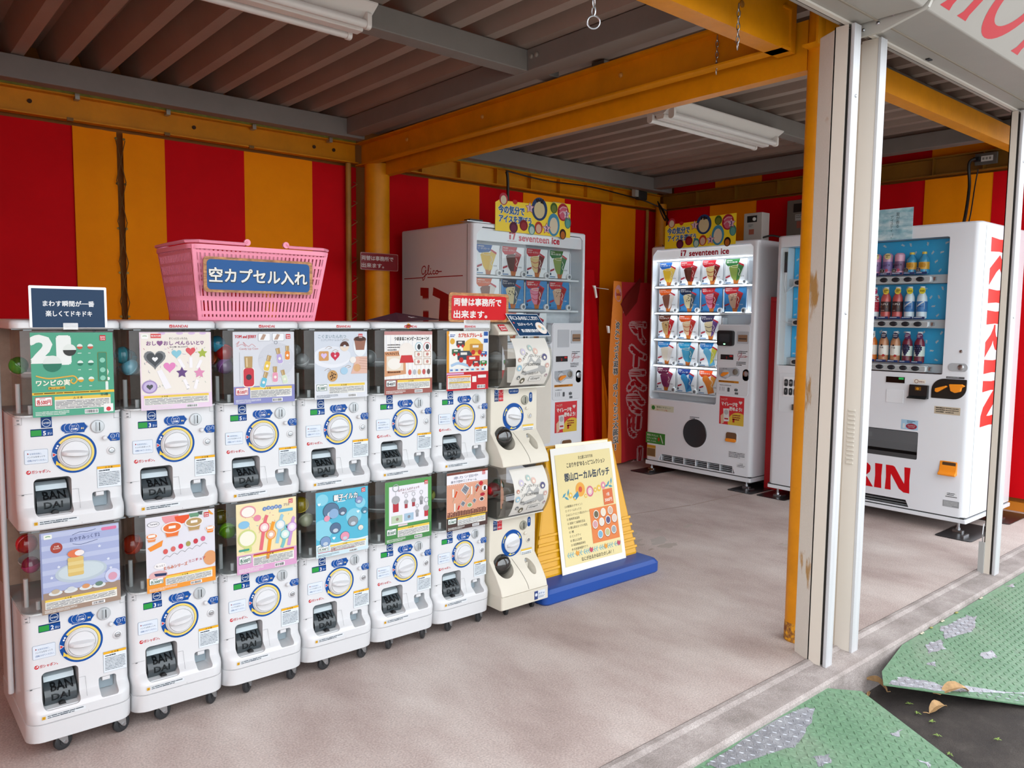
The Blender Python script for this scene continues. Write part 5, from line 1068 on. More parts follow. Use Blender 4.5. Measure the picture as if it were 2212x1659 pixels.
def red_sign(label, loc, w_, h_, dull=False, tilt=0., wood=True):
    t = thing('change_sign', label, 'sign', loc); rd = '#d8232a' if not dull else '#8c1820'
    if wood: wood_edge('frame', t, 0, w_, 0, h_, .0, .013)
    else: MB().prism(rrect(0, w_, 0, h_, .008), 0, .002).build('laminate', M('#9c6a62', .25), t)
    e = .012 if wood else .004; p = Pr(.2); p.rr(e, e*.7, w_-2*e, h_-e*1.6, .011, rd)
    c = '#f4f2ee' if not dull else '#d8c8c4'
    p.L(2).text('両替は事務所で', e*1.9, h_*.58, h_*.28, c, w=(w_-2*e)*.86, bold=.035).text('出来ます。', e*1.9, h_*.16, h_*.28, c, w=(w_-2*e)*.60, bold=.035)
    p.build('print', t, (0, -.0004, 0)); t.rotation_euler = (tilt, 0, 0)
    return t
rs = red_sign('red and wood-edged change sign standing on the sixth machine lid', (1.418, -.018, 1.229), .295, .112, tilt=.03)
MB().box(.07, .20, -.004, -.003, -.035, .008).build('tape', clear('tape', '#ffffff', .1, .25, '#f0f0ee'), rs)
red_sign('dull red change sign fixed to the round rear column', (2.24, 2.09, 1.548), .285, .112, True, wood=False)
def hood_sign():
    t = thing('notice_card', 'navy notice card leaning on the hood of the cream machine', 'notice', (1.735, -.064, 1.174)); a = math.radians(66)
    mb = MB(); W_, H_ = .172, .098
    mb.add([(x+z*-.42, z*math.cos(a)+d*math.sin(a), z*math.sin(a)-d*math.cos(a)) for d in (0, .001) for x, z in ((0, 0), (W_, 0), (W_, H_), (0, H_))], [(0, 1, 2, 3), (7, 6, 5, 4), (0, 4, 5, 1), (1, 5, 6, 2), (2, 6, 7, 3), (3, 7, 4, 0)]); mb.build('laminate', M('#dfe4e8', .2), t)
    p = Pr(.25); p.rect(.002, .002, W_-.004, H_-.004, '#1b3f63').L(2).text('手に入るのはここだけ！', .008, .072, .019, '#eef2f4', w=.15, bold=.04).text('カルチャーパーク', .03, .046, .015, '#eef2f4', w=.08, bold=.04).text('郡山駅観光案内所', .03, .018, .015, '#eef2f4', w=.09, bold=.04).disc(.145, .035, .026, '#f0e2dc').L(3).disc(.145, .035, .022, '#f4eee4').disc(.013, .058, .004, '#d8605c').disc(.013, .028, .004, '#d8605c').disc(.14, .04, .008, '#e4b48c').disc(.152, .032, .007, '#a8c4cc')
    p.build('print', t, warp=lambda x, y, z: (x-z*.42, z*math.cos(a)+y*math.sin(a), z*math.sin(a)-y*math.cos(a)))
hood_sign()

# ---- yellow stand sign
def stand_sign():
    t = thing('stand_sign', 'yellow plastic stand sign with blue foot and cream badge poster', 'sign', (0, 0, 0))
    SY = M('#cc9500', .4, noise=.04, scale=5); SB = M('#0d4190', .4)
    MB().loft([[(x, y, z) for x, y in rrect(1.925+a, 2.705-a, -.035+a, .46-a, .03, 4)] for z, a in ((0, .006), (.008, 0), (.05, 0), (.066, .012), (.07, .03))]).build('foot', SB, t, smooth=True)
    # leaning tapered board: bottom (2.0..2.72, y .09), top (2.27..2.73, y .30)
    def Q(u, v): # u 0..1 across, v 0..1 up
        xl = 1.97+.27*v; xr = 2.675+.025*v; y = .085+.215*v; z = .068+.555*v
        return Vector((xl+(xr-xl)*u, y, z))
    nrm = Vector((0, -.555, .215)).normalized()
    def slab(u0, u1, v0, v1, d0, d1, ru=0.):
        c = [(u0, v0), (u1, v0), (u1, v1), (u0, v1)]
        mb = MB(); mb.add([Q(u, v)+nrm*d for d in (d0, d1) for u, v in c], [(0, 1, 2, 3), (7, 6, 5, 4), (0, 4, 5, 1), (1, 5, 6, 2), (2, 6, 7, 3), (3, 7, 4, 0)]); return mb
    slab(0, 1, 0, 1, -.045, 0).build('board', SY, t, bevel=.012)
    mb = MB(); mb.add([Q(u, 0)+Vector((0, d, 0)) for u in (0, 1) for d in (.04, .30)]+[Q(u, 1)+Vector((0, .03, 0)) for u in (0, 1)], [(0, 1, 3, 2), (0, 4, 1), (2, 3, 5), (1, 4, 5, 3), (0, 2, 5, 4)]); mb.build('rear_leg', SY, t)
    for i in range(5):
        v = .055+.062*i
        slab(.0, .22-.0*i, v, v+.022, .0, .007).build('rib', SY, t, bevel=.002); slab(.86+.008*i, 1., v, v+.022, .0, .007).build('rib', SY, t, bevel=.002)
    # poster in a clear sleeve, hanging slightly askew
    O = Vector((2.150, .085, .085)); xa = Vector((1, .0, -.004)).normalized(); za = (Vector((.105, .206, .53))).normalized()
    def W(x, y, z): q = O+xa*x*.93+za*z*1.04-nrm*y+nrm*.006; return (q.x, q.y, q.z)
    PW2, PH = .455, .545
    mb = MB(); mb.add([W(x, y, z) for y in (0, -.002) for x, z in ((-.015, -.02), (PW2, -.02), (PW2, PH+.01), (-.015, PH+.01))], [(0, 1, 2, 3), (7, 6, 5, 4), (0, 4, 5, 1), (1, 5, 6, 2), (2, 6, 7, 3), (3, 7, 4, 0)]); sl = mb.build('poster_sleeve', M('#cfccc4', .15, coat=.3), t)
    p = Pr(.25, (0, 0, .44, .53)); p.rect(.01, .012, .42, .51, '#f0dfa4').L(2); C_ = .225; dk_ = '#2c2a26'
    p.text('お土産におすすめ', C_+.01, .490, .019, dk_, al='c', w=.11).text('こおりやま"ゆるっと"コレクション', C_+.01, .457, .026, dk_, al='c', w=.29).text('郡山ローカル缶バッチ', C_+.01, .395, .042, '#24344c', al='c', w=.34, bold=.035)
    for (x, z, r, c) in ((.17, .345, .034, '#f0a93c'), (.24, .328, .026, '#d8748c'), (.31, .335, .016, '#f0c44c'), (.28, .33, .012, '#f0c44c'), (.345, .345, .018, '#e490a4'), (.095, .325, .014, '#f0c44c'), (.125, .31, .012, '#f0c44c'), (.205, .31, .01, '#f0c44c')): p.L(3).disc(x, z, r, c).L(4).disc(x, z, r*.4, '#d8502c' if r > .03 else '#f4e4c8')
    p.L(4).ring(.24, .328, .012, .017, '#f4dce0').L(3)
    for (x, z, a) in ((.05, .33, .6), (.065, .315, -.5), (.08, .34, 1.2), (.385, .35, .8), (.4, .335, -.2), (.41, .36, 1.3), (.37, .34, .2)): p.poly([(x-.018*math.cos(a), z-.018*math.sin(a)), (x+.006*math.sin(a), z-.006*math.cos(a)), (x+.018*math.cos(a), z+.018*math.sin(a)), (x-.006*math.sin(a), z+.006*math.cos(a))], '#4a9cb4')
    p.poly([(.11, .315), (.15, .34), (.155, .315), (.13, .3)], '#3a8cb0')
    p.L(3).rect(.335, .25, .075, .075, '#e0703c').L(4).text('1個', .372, .292, .018, '#fbf3e4', al='c').text('300円', .372, .265, .02, '#fbf3e4', al='c', w=.055, bold=.03)
    items = ['（10種類のデザイン）', '① クリームボックス', '② AGCエレクトロニクス郡山カルチャーパーク', '③ 磐梯熱海温泉', '④ 高柴デコ屋敷民芸品', '⑤ 郡山采女まつりの鬼瓦', '⑥ 鯉', '⑦ ビッグアイ', '⑧ 郡山公会堂', '⑨ 高屋敷稲荷神社', '⑩ 紅枝垂地蔵ザクラ']
    for i, s_ in enumerate(items): p.L(2).text(s_, .045+.002*i, .272-.0195*i, .0125, dk_, bold=.015, w=min(.19, .0125*len(s_)*.92))
    p.L(3).poly([(.22, .085), (.425, .085), (.425, .245), (.22, .245)], '#e8833f')
    pal = ('#6a6248', '#f0e4cc', '#d8b8a0', '#d8a0a4', '#e8e0d4', '#5a5078', '#e4d0c4', '#7cb0cc', '#c8c088', '#a0a8ac')
    for i, (x, z) in enumerate(((.265, .215), (.32, .218), (.375, .22), (.25, .17), (.3, .175), (.35, .178), (.4, .18), (.28, .12), (.335, .122), (.385, .128))): p.L(4).disc(x, z-.002, .0215, '#a85c34').L(5).disc(x, z, .020, '#f3efe6').L(6).disc(x, z, .016, pal[i])
    for i in range(7):
        x = .03+.058*i; p.L(3).stroke([(x, .058), (x+.05, .062)], .003, '#7cb4b4'); 
        for k in (0, .016, .032): p.stroke([(x+k, .059), (x+k+.012, .071)], .004, '#8cbcc4', False).stroke([(x+k, .059), (x+k+.012, .048)], .004, '#8cbcc4', False)
    for i, x in enumerate((.1, .2, .31, .41)): p.L(4).poly([(x-.014, .06), (x, .048), (x+.012, .055), (x+.014, .072), (x+.004, .066), (x-.004, .075)], ('#e8a034', '#c8445c')[i % 2])
    p.L(2).text('なにが出るかはおたのしみ！！', C_+.02, .022, .02, dk_, al='c', w=.24)
    p.build('poster_print', sl, warp=lambda x, y, z: W(x, y-.0028, z))
    mb = MB(); mb.add([W(x, y, z) for y in (.004, .003) for x, z in ((.01, .0), (.40, -.004), (.43, PH+.022), (.03, PH+.03))], [(0, 1, 2, 3), (7, 6, 5, 4), (0, 4, 5, 1), (1, 5, 6, 2), (2, 6, 7, 3), (3, 7, 4, 0)]); mb.build('backing_sheet', M('#e8dcc4', .3), t)
stand_sign()

# ================================================================ VENDING MACHINES
VW = M('#dcdfe4', .3, coat=.5); VGREY = M('#b4b8bd', .4)
def feet(t, xs, ys, W_=.0):
    for x in xs:
        for y in ys:
            f = MB().cyl((x, y, .012), (x, y, .07), .008, 10).build('levelling_foot', STEEL, t)
            MB().prism(rrect(x-.03, x+.03, y-.014, y+.014, .006), .004, .016, 'z').build('foot_clamp', STEEL, f); MB().cyl((x, y, .018), (x, y, .03), .014, 6).build('lock_nut', STEEL, f)
def vbody(t, W_, D_, z0, z1, cutters, r=.035, mat=None):
    out = lambda a: rrect(a, W_-a, a, D_, r, 5, (1, 1, .1, .1))
    me = MB().loft([[(x, y, z) for x, y in out(a)] for z, a in ((z0, .0), (z1-.008, 0), (z1, .006))]).mesh('cabinet', mat or VW)
    me = cut(me, cutters); o = link('cabinet', me, t); smooth_mesh(me, 30); return o
def glico_script(p, x, z, s, c='#c0182c', w_=.012, sz=None):
    """handwritten word in five letters"""
    sz = sz or s; S = lambda pts: [(x+a*s, z+b*sz) for a, b in pts]
    p.stroke(S([(.34, .62), (.26, .78), (.12, .72), (.04, .50), (.10, .26), (.24, .30), (.34, .52), (.33, .3), (.24, -.05), (.14, -.16), (.13, -.02), (.3, .16), (.45, .24)]), w_*s/.2, c)
    p.stroke(S([(.42, .22), (.52, .48), (.57, .76), (.52, .80), (.48, .55), (.50, .26), (.58, .22), (.64, .30)]), w_*s/.2, c)
    p.stroke(S([(.66, .44), (.67, .26), (.73, .22), (.78, .28)]), w_*s/.2, c).disc(x+.68*s, z+.58*sz, .025*s, c, n=10)
    p.stroke(S([(.94, .40), (.88, .45), (.82, .36), (.85, .24), (.93, .22), (1.0, .28)]), w_*s/.2, c)
    p.stroke(S([(1.1, .43), (1.02, .38), (1.03, .25), (1.11, .22), (1.18, .30), (1.15, .42), (1.1, .43), (1.2, .36), (1.42, .36)]), w_*s/.2, c)
ICE = [  # bg, ribbon, ice, wrapper, name
    ('#dfe3e6', '#1f62ae', '#efc438', '#f4d060', 'ソーダフロート'), ('#dfe3e6', '#cc2230', '#5c2f22', '#a8282c', 'カスタードプリン'), ('#dfe3e6', '#cc2230', '#eacb88', '#7c2a24', 'カスタードプリン'), ('#dfe3e6', '#2f7a3c', '#93a84e', '#3c7a3c', '葉の抹茶'),
    ('#dfe3e6', '#e0601c', '#8a5a48', '#efe6de', 'アソートチョコ'), ('#2b7ab4', '#1c2c4c', '#eadcae', '#4c5a68', 'クッキー＆クリーム'), ('#2b7ab4', '#c82430', '#e88aa4', '#a82430', '濃厚いちご'), ('#2b7ab4', '#c82430', '#d8b094', '#b42c28', '贅沢キャラメル'),
    ('#dfe3e6', '#5a2c1c', '#d2ac72', '#c82a30', 'チョコチップ'), ('#dfe3e6', '#d0501c', '#eac8a0', '#c8382c', 'キャラメルリボン'), ('#dfe3e6', '#2c2c50', '#ead6aa', '#6a4a8c', 'チョコバナナ'),
    ('#dfe3e6', '#2c86c4', '#e6dcc8', '#efe6e2', 'ホワイトソーダ'), ('#dfe3e6', '#2c9cc8', '#4aa4c8', '#2c8aa8', 'ブルーミント'), ('#dfe3e6', '#1c7ac0', '#6ab8dc', '#d8d84c', 'ソーダフロート'),
    ('#dfe3e6', '#5c1c3c', '#7a2c58', '#8c3c68', 'グレープ'), ('#dfe3e6', '#1c3c84', '#3c9cd4', '#2a7ac0', 'ラムネ'), ('#dfe3e6', '#e0501c', '#ef8a34', '#f0a03c', '温州みかん')]
def ice_card(t, i, x, z, w_=.19, h_=.185, y=.05):
    bg, rib, ice, wr, nm = ICE[i]
    c = MB().box(x, x+w_, y, y+.002, z, z+h_).build('sample_card', M(bg, .4), t); p = Pr(.4, (x, z, x+w_, z+h_)); X = lambda u: x+u*w_; Z = lambda v: z+v*h_
    p.L(1).poly([(X(.02), Z(1)), (X(.68), Z(1)), (X(.6), Z(.80)), (X(.45), Z(.72)), (X(.12), Z(.72)), (X(.02), Z(.82))], rib).L(2).text(nm, X(.06), Z(.84), .075*h_, '#f4f0ea', w=.5*w_, bold=.03).lines(X(.06), Z(.93), .35*w_, 1, .012, '#f0e6de', .4)
    if i in (13, 15, 16):   # bars on sticks
        p.L(2).stroke([(X(.36), Z(.62)), (X(.52), Z(.36)), (X(.62), Z(.05))], .3*w_, ice).L(3).disc(X(.33), Z(.64), .15*w_, ice)
    else:
        p.L(2).poly([(X(.36), Z(.30)), (X(.68), Z(.30)), (X(.60), Z(.0)), (X(.42), Z(.0))], '#c8722c').poly([(X(.18), Z(.66)), (X(.26), Z(.73)), (X(.5), Z(.76)), (X(.72), Z(.72)), (X(.70), Z(.3)), (X(.66), Z(.16)), (X(.38), Z(.16)), (X(.28), Z(.3))], ice)
        lt = '#f4e8c8' if ice not in ('#5c2f22', '#8a5a48', '#7a2c58') else '#8a5a50'
        p.L(3).disc(X(.46), Z(.70), .2*w_, lt, .05*h_).L(4).disc(X(.44), Z(.70), .15*w_, ice, .034*h_)
        if i in (2, 6, 9, 10): p.L(4).stroke([(X(.22), Z(.56)), (X(.42), Z(.50)), (X(.68), Z(.60))], .02*w_, rib).stroke([(X(.27), Z(.40)), (X(.45), Z(.32)), (X(.69), Z(.42))], .02*w_, rib)
        if i in (5, 8, 7):
            for k in range(12): p.L(4).disc(X(.3+.36*random.random()), Z(.45+.26*random.random()), .022*w_, '#3a2c28' if i != 7 else '#8a6a58', n=7)
    p.L(5).poly([(X(.60), Z(.80)), (X(.84), Z(.70)), (X(.64), Z(.20)), (X(.52), Z(.10)), (X(.56), Z(.4))], wr).poly([(X(.59), Z(.82)), (X(.63), Z(.86)), (X(.86), Z(.76)), (X(.85), Z(.69))], '#c8283a').L(6).stroke([(X(.62), Z(.62)), (X(.68), Z(.5)), (X(.62), Z(.4)), (X(.66), Z(.32))], .025*w_, '#efe4d4')
    p.L(5).poly([(X(.04), Z(.22)), (X(.24), Z(.29)), (X(.24), Z(.36)), (X(.04), Z(.29))], '#b83040').L(6).rect(X(.03), Z(.10), .06*w_, .09*h_, '#3c5064').rect(X(.03), Z(.03), .26*w_, .03*h_, '#3c7ab4').text('¥170' if i < 5 else '¥180', X(.80), Z(.28), .07*h_, '#55585c' if bg[1] == 'd' else '#dfe8f0', al='c')
    p.build('card_print', c, (0, y-.0005, 0))
def sel_button(t, x, z, y=.03):
    b = MB().lathe((x, y+.02, z), (0, -1, 0), [(.022, 0), (.022, .012), (.018, .016), (.017, .014), (.001, .014)], 20).build('selection_button', M('#dfe2e4', .35), t, smooth=True)
    MB().lathe((x, y+.006, z), (0, -1, 0), [(.0125, 0), (.0125, .002), (.001, .0025)], 16).build('button_lens', M('#8a8e92', .3), b); q = Pr(); q.ring(x, z-.002, .004, .008, '#3a3c40', .4, PI-.4, 12).rect(x-.003, z-.010, .006, .010, '#55585c'); q.build('button_icon', b, (0, y+.0032, 0))
def coin_panel(t, x, z, col='#aab0b6'):
    c = MB().prism([(x, z+.077), (x, z+.03), (x+.02, z+.004), (x+.06, z-.006), (x+.11, z+.02), (x+.17, z+.02), (x+.182, z+.04), (x+.178, z+.07), (x+.15, z+.085), (x+.09, z+.08)], -.006, .002).build('coin_panel', M(col, .35, .2), t, bevel=.003)
    MB().lathe((x+.06, -.006, z+.032), (0, -1, 0), [(.032, 0), (.030, .006), (.001, .008)], 24).build('coin_dish', M('#c4c8cc', .3, .3), c, smooth=True)
    MB().prism([(x+.03, z+.016), (x+.045, z+.012), (x+.095, z+.038), (x+.092, z+.048), (x+.05, z+.045), (x+.03, z+.030)], -.026, -.012).build('return_lever', M('#ea8a1c', .35), c, bevel=.003)
    MB().lathe((x+.145, -.006, z+.052), (0, -1, 0), [(.022, 0), (.022, .003), (.018, .004), (.001, .004)], 20).build('coin_slot', M('#8a8478', .3, .5), c, smooth=True)
    p = Pr(); p.text('押下 返却', x+.035, z+.068, .009, '#55585c'); p.build('panel_print', c, (0, -.0063, 0))
def key_plate(t, x0, x1, z0, z1):
    k = MB().prism(rrect(x0, x1, z0, z1, min(x1-x0, z1-z0)*.48, 8), -.004, .004).build('lock_plate', M('#aeb2b6', .4, .15), t, bevel=.002)
    cx, cz = (x0+x1)/2, (z0+z1)/2; hz = x1-x0 > z1-z0; kr = min(x1-x0, z1-z0)*.36; MB().lathe((cx+(.016 if hz else 0), -.004, cz+(0 if hz else .01)), (0, -1, 0), [(kr, 0), (kr, .003), (kr*.64, .006), (.001, .006)], 20).build('key_cylinder', STEEL, k, smooth=True)
def mileage(t, x, z, w_=.212, h_=.212):
    c = board('mileage_sticker', t, x, x+w_, z, z+h_, .0008, '#c8262f', y=-.001); p = Pr(.35, (x, z, x+w_, z+h_)); X = lambda u: x+u*w_; Z = lambda v: z+v*h_
    p.L(1).disc(X(.78), Z(.08), .42*w_, '#efc84a', .38*h_).L(2).text('アイスで', X(.06), Z(.84), .09*h_, '#f4e4d0', w=.26*w_, rot=.1).text('マイレージを', X(.08), Z(.68), .15*h_, '#fbf6ee', w=.66*w_, bold=.05).text('貯めよう!', X(.42), Z(.52), .15*h_, '#fbf6ee', w=.50*w_, bold=.05).heart(X(.86), Z(.82), .07*w_, '#f4e8e4')
    p.L(3).poly([(X(.2), Z(.1)), (X(.42), Z(.12)), (X(.40), Z(.58)), (X(.16), Z(.56))], '#f2efec').L(4).disc(X(.29), Z(.44), .09*w_, '#c8c4c4').rect(X(.22), Z(.18), .16*w_, .05*h_, '#c8363c').L(3).poly([(X(.08), Z(.0)), (X(.2), Z(.05)), (X(.18), Z(.4)), (X(.06), Z(.3))], '#efc8a8').L(4).lines(X(.55), Z(.34), .32*w_, 3, .016, '#a84838', .5).rect(X(.56), Z(.10), .08*w_, .14*h_, '#c8302c')
    p.build('sticker_print', c, (0, -.0012, 0))
def vsticker(t, x, z, w_, h_, bg, fn, name='sticker', y=-.001):
    c = board(name, t, x, x+w_, z, z+h_, .0008, bg, y=y); p = Pr(.4, (x, z, x+w_, z+h_)); fn(p, lambda u: x+u*w_, lambda v: z+v*h_, w_, h_); p.build('sticker_print', c, (0, y-.0002, 0)); return c
def glico(label, loc, rz, first):
    t = thing('ice_cream_machine', label, 'vending machine', loc, rz, 'ice cream vending machines'); W_, D_ = .999, (.80 if first else .74)
    zb = .60 if not first else 1.075
    cut1 = MB().prism([(.045, zb), (.665, zb), (.678, zb+.015), (.678, 1.2), (.69, 1.215), (.945, 1.215), (.957, 1.23), (.957, 1.78), (.93, 1.805), (.075, 1.805), (.03, 1.76), (.03, zb+.02)], -.1, .13)
    cut2 = MB().prism(circ(.493, .361, .105, 36), -.1, .12); cut3 = MB().prism(rrect(.778, .876, .332, .41, .02), -.1, .08)
    cut4 = MB().prism([(.14, .10), (.865, .10), (.84, .152), (.165, .152)], -.1, .05)
    vbody(t, W_, D_, .09, 1.83, [cut1, cut2, cut3, cut4])
    MB().loft([[(x, y, z) for x, y in rrect(.0, W_, .0, D_, .01, 2)] for z in (.05, .083)]).build('plinth', VW, t, bevel=.003)
    MB().box(.003, W_-.003, .002, D_-.005, .083, .092).build('plinth_gap', M('#2c2e30', .7), t)
    # showcase
    MB().box(.032, .955, .118, .127, zb, 1.8).build('showcase_back', M('#d9dde1', .4), t) if not first else MB().box(.032, .955, .118, .127, zb, 1.8).build('showcase_back', M('#c9cdd2', .4), t)
    hd = MB().prism([(.012, 1.722), (.012, 1.80), (.03, 1.80), (.05, 1.722)], .034, .953, 'x').build('header', M('#e8eaee', .3, emit=.10) if not first else M('#dfe1e5', .3), t)
    p = Pr(.35); R_ = '#d8203c'
    p.rect(.300, 1.745, .014, .030, R_).rect(.300, 1.780, .014, .010, R_).poly([(.318, 1.79), (.352, 1.79), (.352, 1.782), (.340, 1.745), (.328, 1.745), (.338, 1.78), (.318, 1.78)], R_).text('seventeen', .285, 1.733, .009, R_, w=.075).text('seventeen ice', .382, 1.742, .062, R_, w=.36, bold=.035)
    p.build('header_print', hd, (0, .0115, 0))
    rows = [(1.518, 4), (1.308, 4), (1.095, 3), (.885, 3), (.67, 3)]; n = 0
    LED = M('#f4f8ff', .4, emit=5.5) if not first else None
    for k, (z, cnt) in enumerate(rows if not first else rows[:3]):
        xe = .953 if cnt == 4 else .676
        MB().box(.034, xe, .028, .10, z-.02, z-.006).build('shelf', M('#d4d8dc', .35), t, bevel=.003)
        if first and k == 2: continue
        if LED: MB().box(.05, xe-.02, .016, .026, z+.196, z+.2).build('light_strip', LED, t)
        for j in range(cnt):
            x = .063+.2085*j; ice_card(t, n, x, z); sel_button(t, x+.178, z+.012); n += 1
            MB().box(x+.197, x+.203, .05, .11, z, z+.17).build('divider', M('#d4d8dc', .35), t)
        if LED and k == 1: MB().box(.70, .94, .05, .065, z-.004, z-.0005).build('light_strip', LED, t)
    if first:
        for j in range(3): ice_card(t, 8+j, .063+.2085*j, 1.095)
        MB().prism(rrect(.035, .672, .40, 1.05, .02), -.003, .004).build('blanking_panel', M('#ddd8cc', .45, noise=.03), t)
    MB().box(.034, .676, .006, .008, zb+.01, 1.214).box(.034, .953, .006, .008, 1.214, 1.79).build('glass', clear('showcase_glass', '#fcfefe', .012, fk=.3), t)
    # control panel
    pn = MB().prism(rrect(.684, .956, .69, 1.21, .02), -.004, .004).build('control_panel', M('#d6d9dd', .35), t, bevel=.002)
    if first: MB().prism(rrect(.725, .835, 1.05, 1.17, .004), -.006, .0).build('blank_plate', VGREY, t)
    else:
        rd = MB().prism(rrect(.688, .828, 1.055, 1.17, .018), -.03, .0).build('card_reader', M('#1c1d1f', .3), t, bevel=.004)
        MB().prism(rrect(.712, .80, 1.085, 1.145, .006), -.033, -.028).build('reader_screen', M('#2c3236', .15), rd); MB().box(.752, .764, -.0335, -.029, 1.066, 1.072).build('status_light', M('#7cf0a0', .3, emit=3), rd)
    bl = MB().prism(rrect(.85, .948, 1.075, 1.165, .006), -.008, .0).build('note_acceptor', VGREY, t, bevel=.002)
    MB().prism(rrect(.862, .938, 1.09, 1.14, .004), -.011, -.006).build('acceptor_mouth', M('#8a6a50', .4), bl); MB().box(.868, .932, -.0125, -.009, 1.108, 1.114).build('note_slot', BLACK, bl)
    ds = MB().box(.712, .822, -.006, .0, .952, .99).build('price_display', M('#1a1214', .15), t); q = Pr(); q.text('2', .76, .96, .022, '#e8302c').rect(.79, .974, .026, .012, '#d8302c'); q.build('display_digits', ds, (0, -.0062, 0))
    coin_panel(t, .70, .812); key_plate(t, .904, .962, .80, .89)
    q = Pr(.4); glico_script(q, .858, .960, .062, w_=.008); q.lines(.862, 1.015, .08, 2, .012, '#6a6e72', .45).lines(.85, .935, .08, 3, .011, '#55585c', .45)
    q.L(1).rect(.70, .779, .176, .016, '#e2922c').L(2).lines(.705, .785, .16, 1, .008, '#5a3408', .6)
    for k, xx in enumerate((.715, .735, .75, .79, .855)): q.L(1).stroke([(xx, .745), (xx, .715)], .003, '#4a4e52', False)
    q.L(1).poly(rrect(.78, .80, .712, .742, .003), '#5c6064').poly(rrect(.84, .87, .72, .738, .003), '#6c7074').poly(rrect(.845, .875, .696, .712, .003), '#6c7074').lines(.71, .757, .12, 1, .01, '#6a6e72', .4)
    q.lines(.445, .485, .09, 2, .011, '#6a6e72', .45); q.build('panel_print', t, (0, -.0045, 0))
    mileage(t, .714, .463)
    # outlet and change cup
    MB().lathe((.493, .004, .361), (0, -1, 0), [(.100, 0), (.112, 0), (.112, .005), (.108, .009), (.100, .007)], 40).build('outlet_ring', M('#2c3034', .35), t, smooth=True)
    dr = MB().lathe((.493, .02, .361), (0, -1, 0), [(.104, 0), (.104, .004), (.06, .010), (.001, .012)], 36).build('outlet_door', M('#4a4540', .12, spec=.7), t, smooth=True)
    q = Pr(.3); q.rect(.49, .355, .085, .028, '#a8a49c').L(2).text('取出口', .505, .361, .018, '#4a4a4c', w=.055); q.build('door_print', dr, (0, .0075, 0))
    cc_ = MB().prism(rrect(.774, .88, .328, .414, .022)+[], .0, .004).mesh('change_cup', M('#e4861c', .35)); bpy.data.meshes.remove(cc_)
    cup = MB().loft([[(x, y, z) for x, z in rrect(.774, .880, .328, .415, .022)] for y in (-.004, .0)]).build('change_cup', M('#d8dadd', .35), t)
    MB().prism(rrect(.782, .872, .336, .407, .016), -.0065, -.0035).build('cup_window', M('#6a4a30', .2), cup); MB().prism(rrect(.782, .872, .336, .362, .012), -.018, -.005).build('cup_lip', M('#ea8a1c', .35), cup, bevel=.004)
    # grille
    for k in range(3):
        MB().box(.165-.008*k, .84+.008*k, .012, .04, .138-.014*k, .143-.014*k).build('grille_slat', M('#9aa0a6', .35), t)
    for k in range(7): MB().box(.16+.113*k, .166+.113*k, .006, .04, .102, .15).build('grille_rib', M('#d4d8dc', .35), t)
    MB().box(.15, .86, .044, .049, .10, .152).build('grille_dark', BLACK, t)
    vsticker(t, .048, .502, .235, .048, '#c9cbb4', lambda p, X, Z, w, h: (p.disc(X(.12), Z(.5), .075*w, '#3c8a3c'), p.L(2).text('環境にやさしい', X(.26), Z(.55), .32*h, '#6a8a5c', w=.62*w), p.text('シール', X(.26), Z(.12), .3*h, '#c8402c', w=.5*w, bold=.03)), 'eco_label')
    vsticker(t, .006, .228, .198, .09, '#2f7a2c', lambda p, X, Z, w, h: (p.L(2).text('環境にやさしい', X(.06), Z(.68), .2*h, '#eaf4e4', w=.58*w, bold=.03), p.text('スティックを', X(.06), Z(.4), .2*h, '#eaf4e4', w=.5*w, bold=.03), p.text('使用しています。', X(.06), Z(.15), .16*h, '#eaf4e4', w=.5*w), p.stroke([(X(.76), Z(.85)), (X(.9), Z(.12))], .04*w, '#eef2ea', False), p.disc(X(.68), Z(.45), .05*w, '#c8402c', .18*h)), 'green_sticker')
    vsticker(t, .02, .118, .09, .095, '#b89a6c', lambda p, X, Z, w, h: (p.rect(X(0), Z(.78), w, .22*h, '#d89a2c'), p.L(2).rect(X(.04), Z(.05), .92*w, .66*h, '#8a6a48')), 'permit_label')
    vsticker(t, .802, .212, .152, .056, '#d6d9dc', lambda p, X, Z, w, h: p.lines(X(.05), Z(.78), .9*w, 4, .011, '#55585c', .4), 'notice_label')
    vsticker(t, .875, .15, .085, .04, '#d9dcdf', lambda p, X, Z, w, h: (p.text('ご注意', X(.5), Z(.6), .3*h, '#55585c', al='c'), p.lines(X(.1), Z(.4), .8*w, 2, .01, '#6a6e72', .4)), 'notice_label')
    feet(t, (.05, .95), (.03, .66))
    if first:   # printed left side
        ps = Pr(.4); R2 = '#b01c28'
        ps.rect(-.771, 1.503, .235, .006, R2).rect(-.49, 1.503, .39, .006, R2); glico_script(ps, -.565, 1.505, .168, R2, .008, .098)
        ps.poly([(-.572, 1.442), (-.475, 1.437), (-.475, 1.372), (-.544, 1.372), (-.546, 1.385), (-.572, 1.388)], R2).poly([(-.42, 1.442), (-.20, 1.375), (-.225, 1.32), (-.275, 1.0), (-.38, 1.0), (-.345, 1.364), (-.43, 1.388)], R2).rect(-.54, 1.14, .065, .14, R2)
        for k in range(6): ps.poly([(-.545+.0117*k, 1.374), (-.534+.0117*k, 1.374), (-.54+.0117*k, 1.358)], R2).poly([(-.54+.0108*k, 1.279), (-.529+.0108*k, 1.279), (-.535+.0108*k, 1.293)], R2)
        o = ps.build('side_print', t, warp=lambda x, y, z: (y-.0004, -x, z))
        MB().box(-.002, .0, .055, .0575, .1, 1.82).build('door_gap', M('#6a6058', .6), t)
        MB().box(-.03, .16, .02, .10, 1.833, 1.838).build('hinge_plate', STEEL, t); MB().box(.0, .10, .03, .09, 1.838, 1.85).build('hinge_block', BLACK, t)
    else:
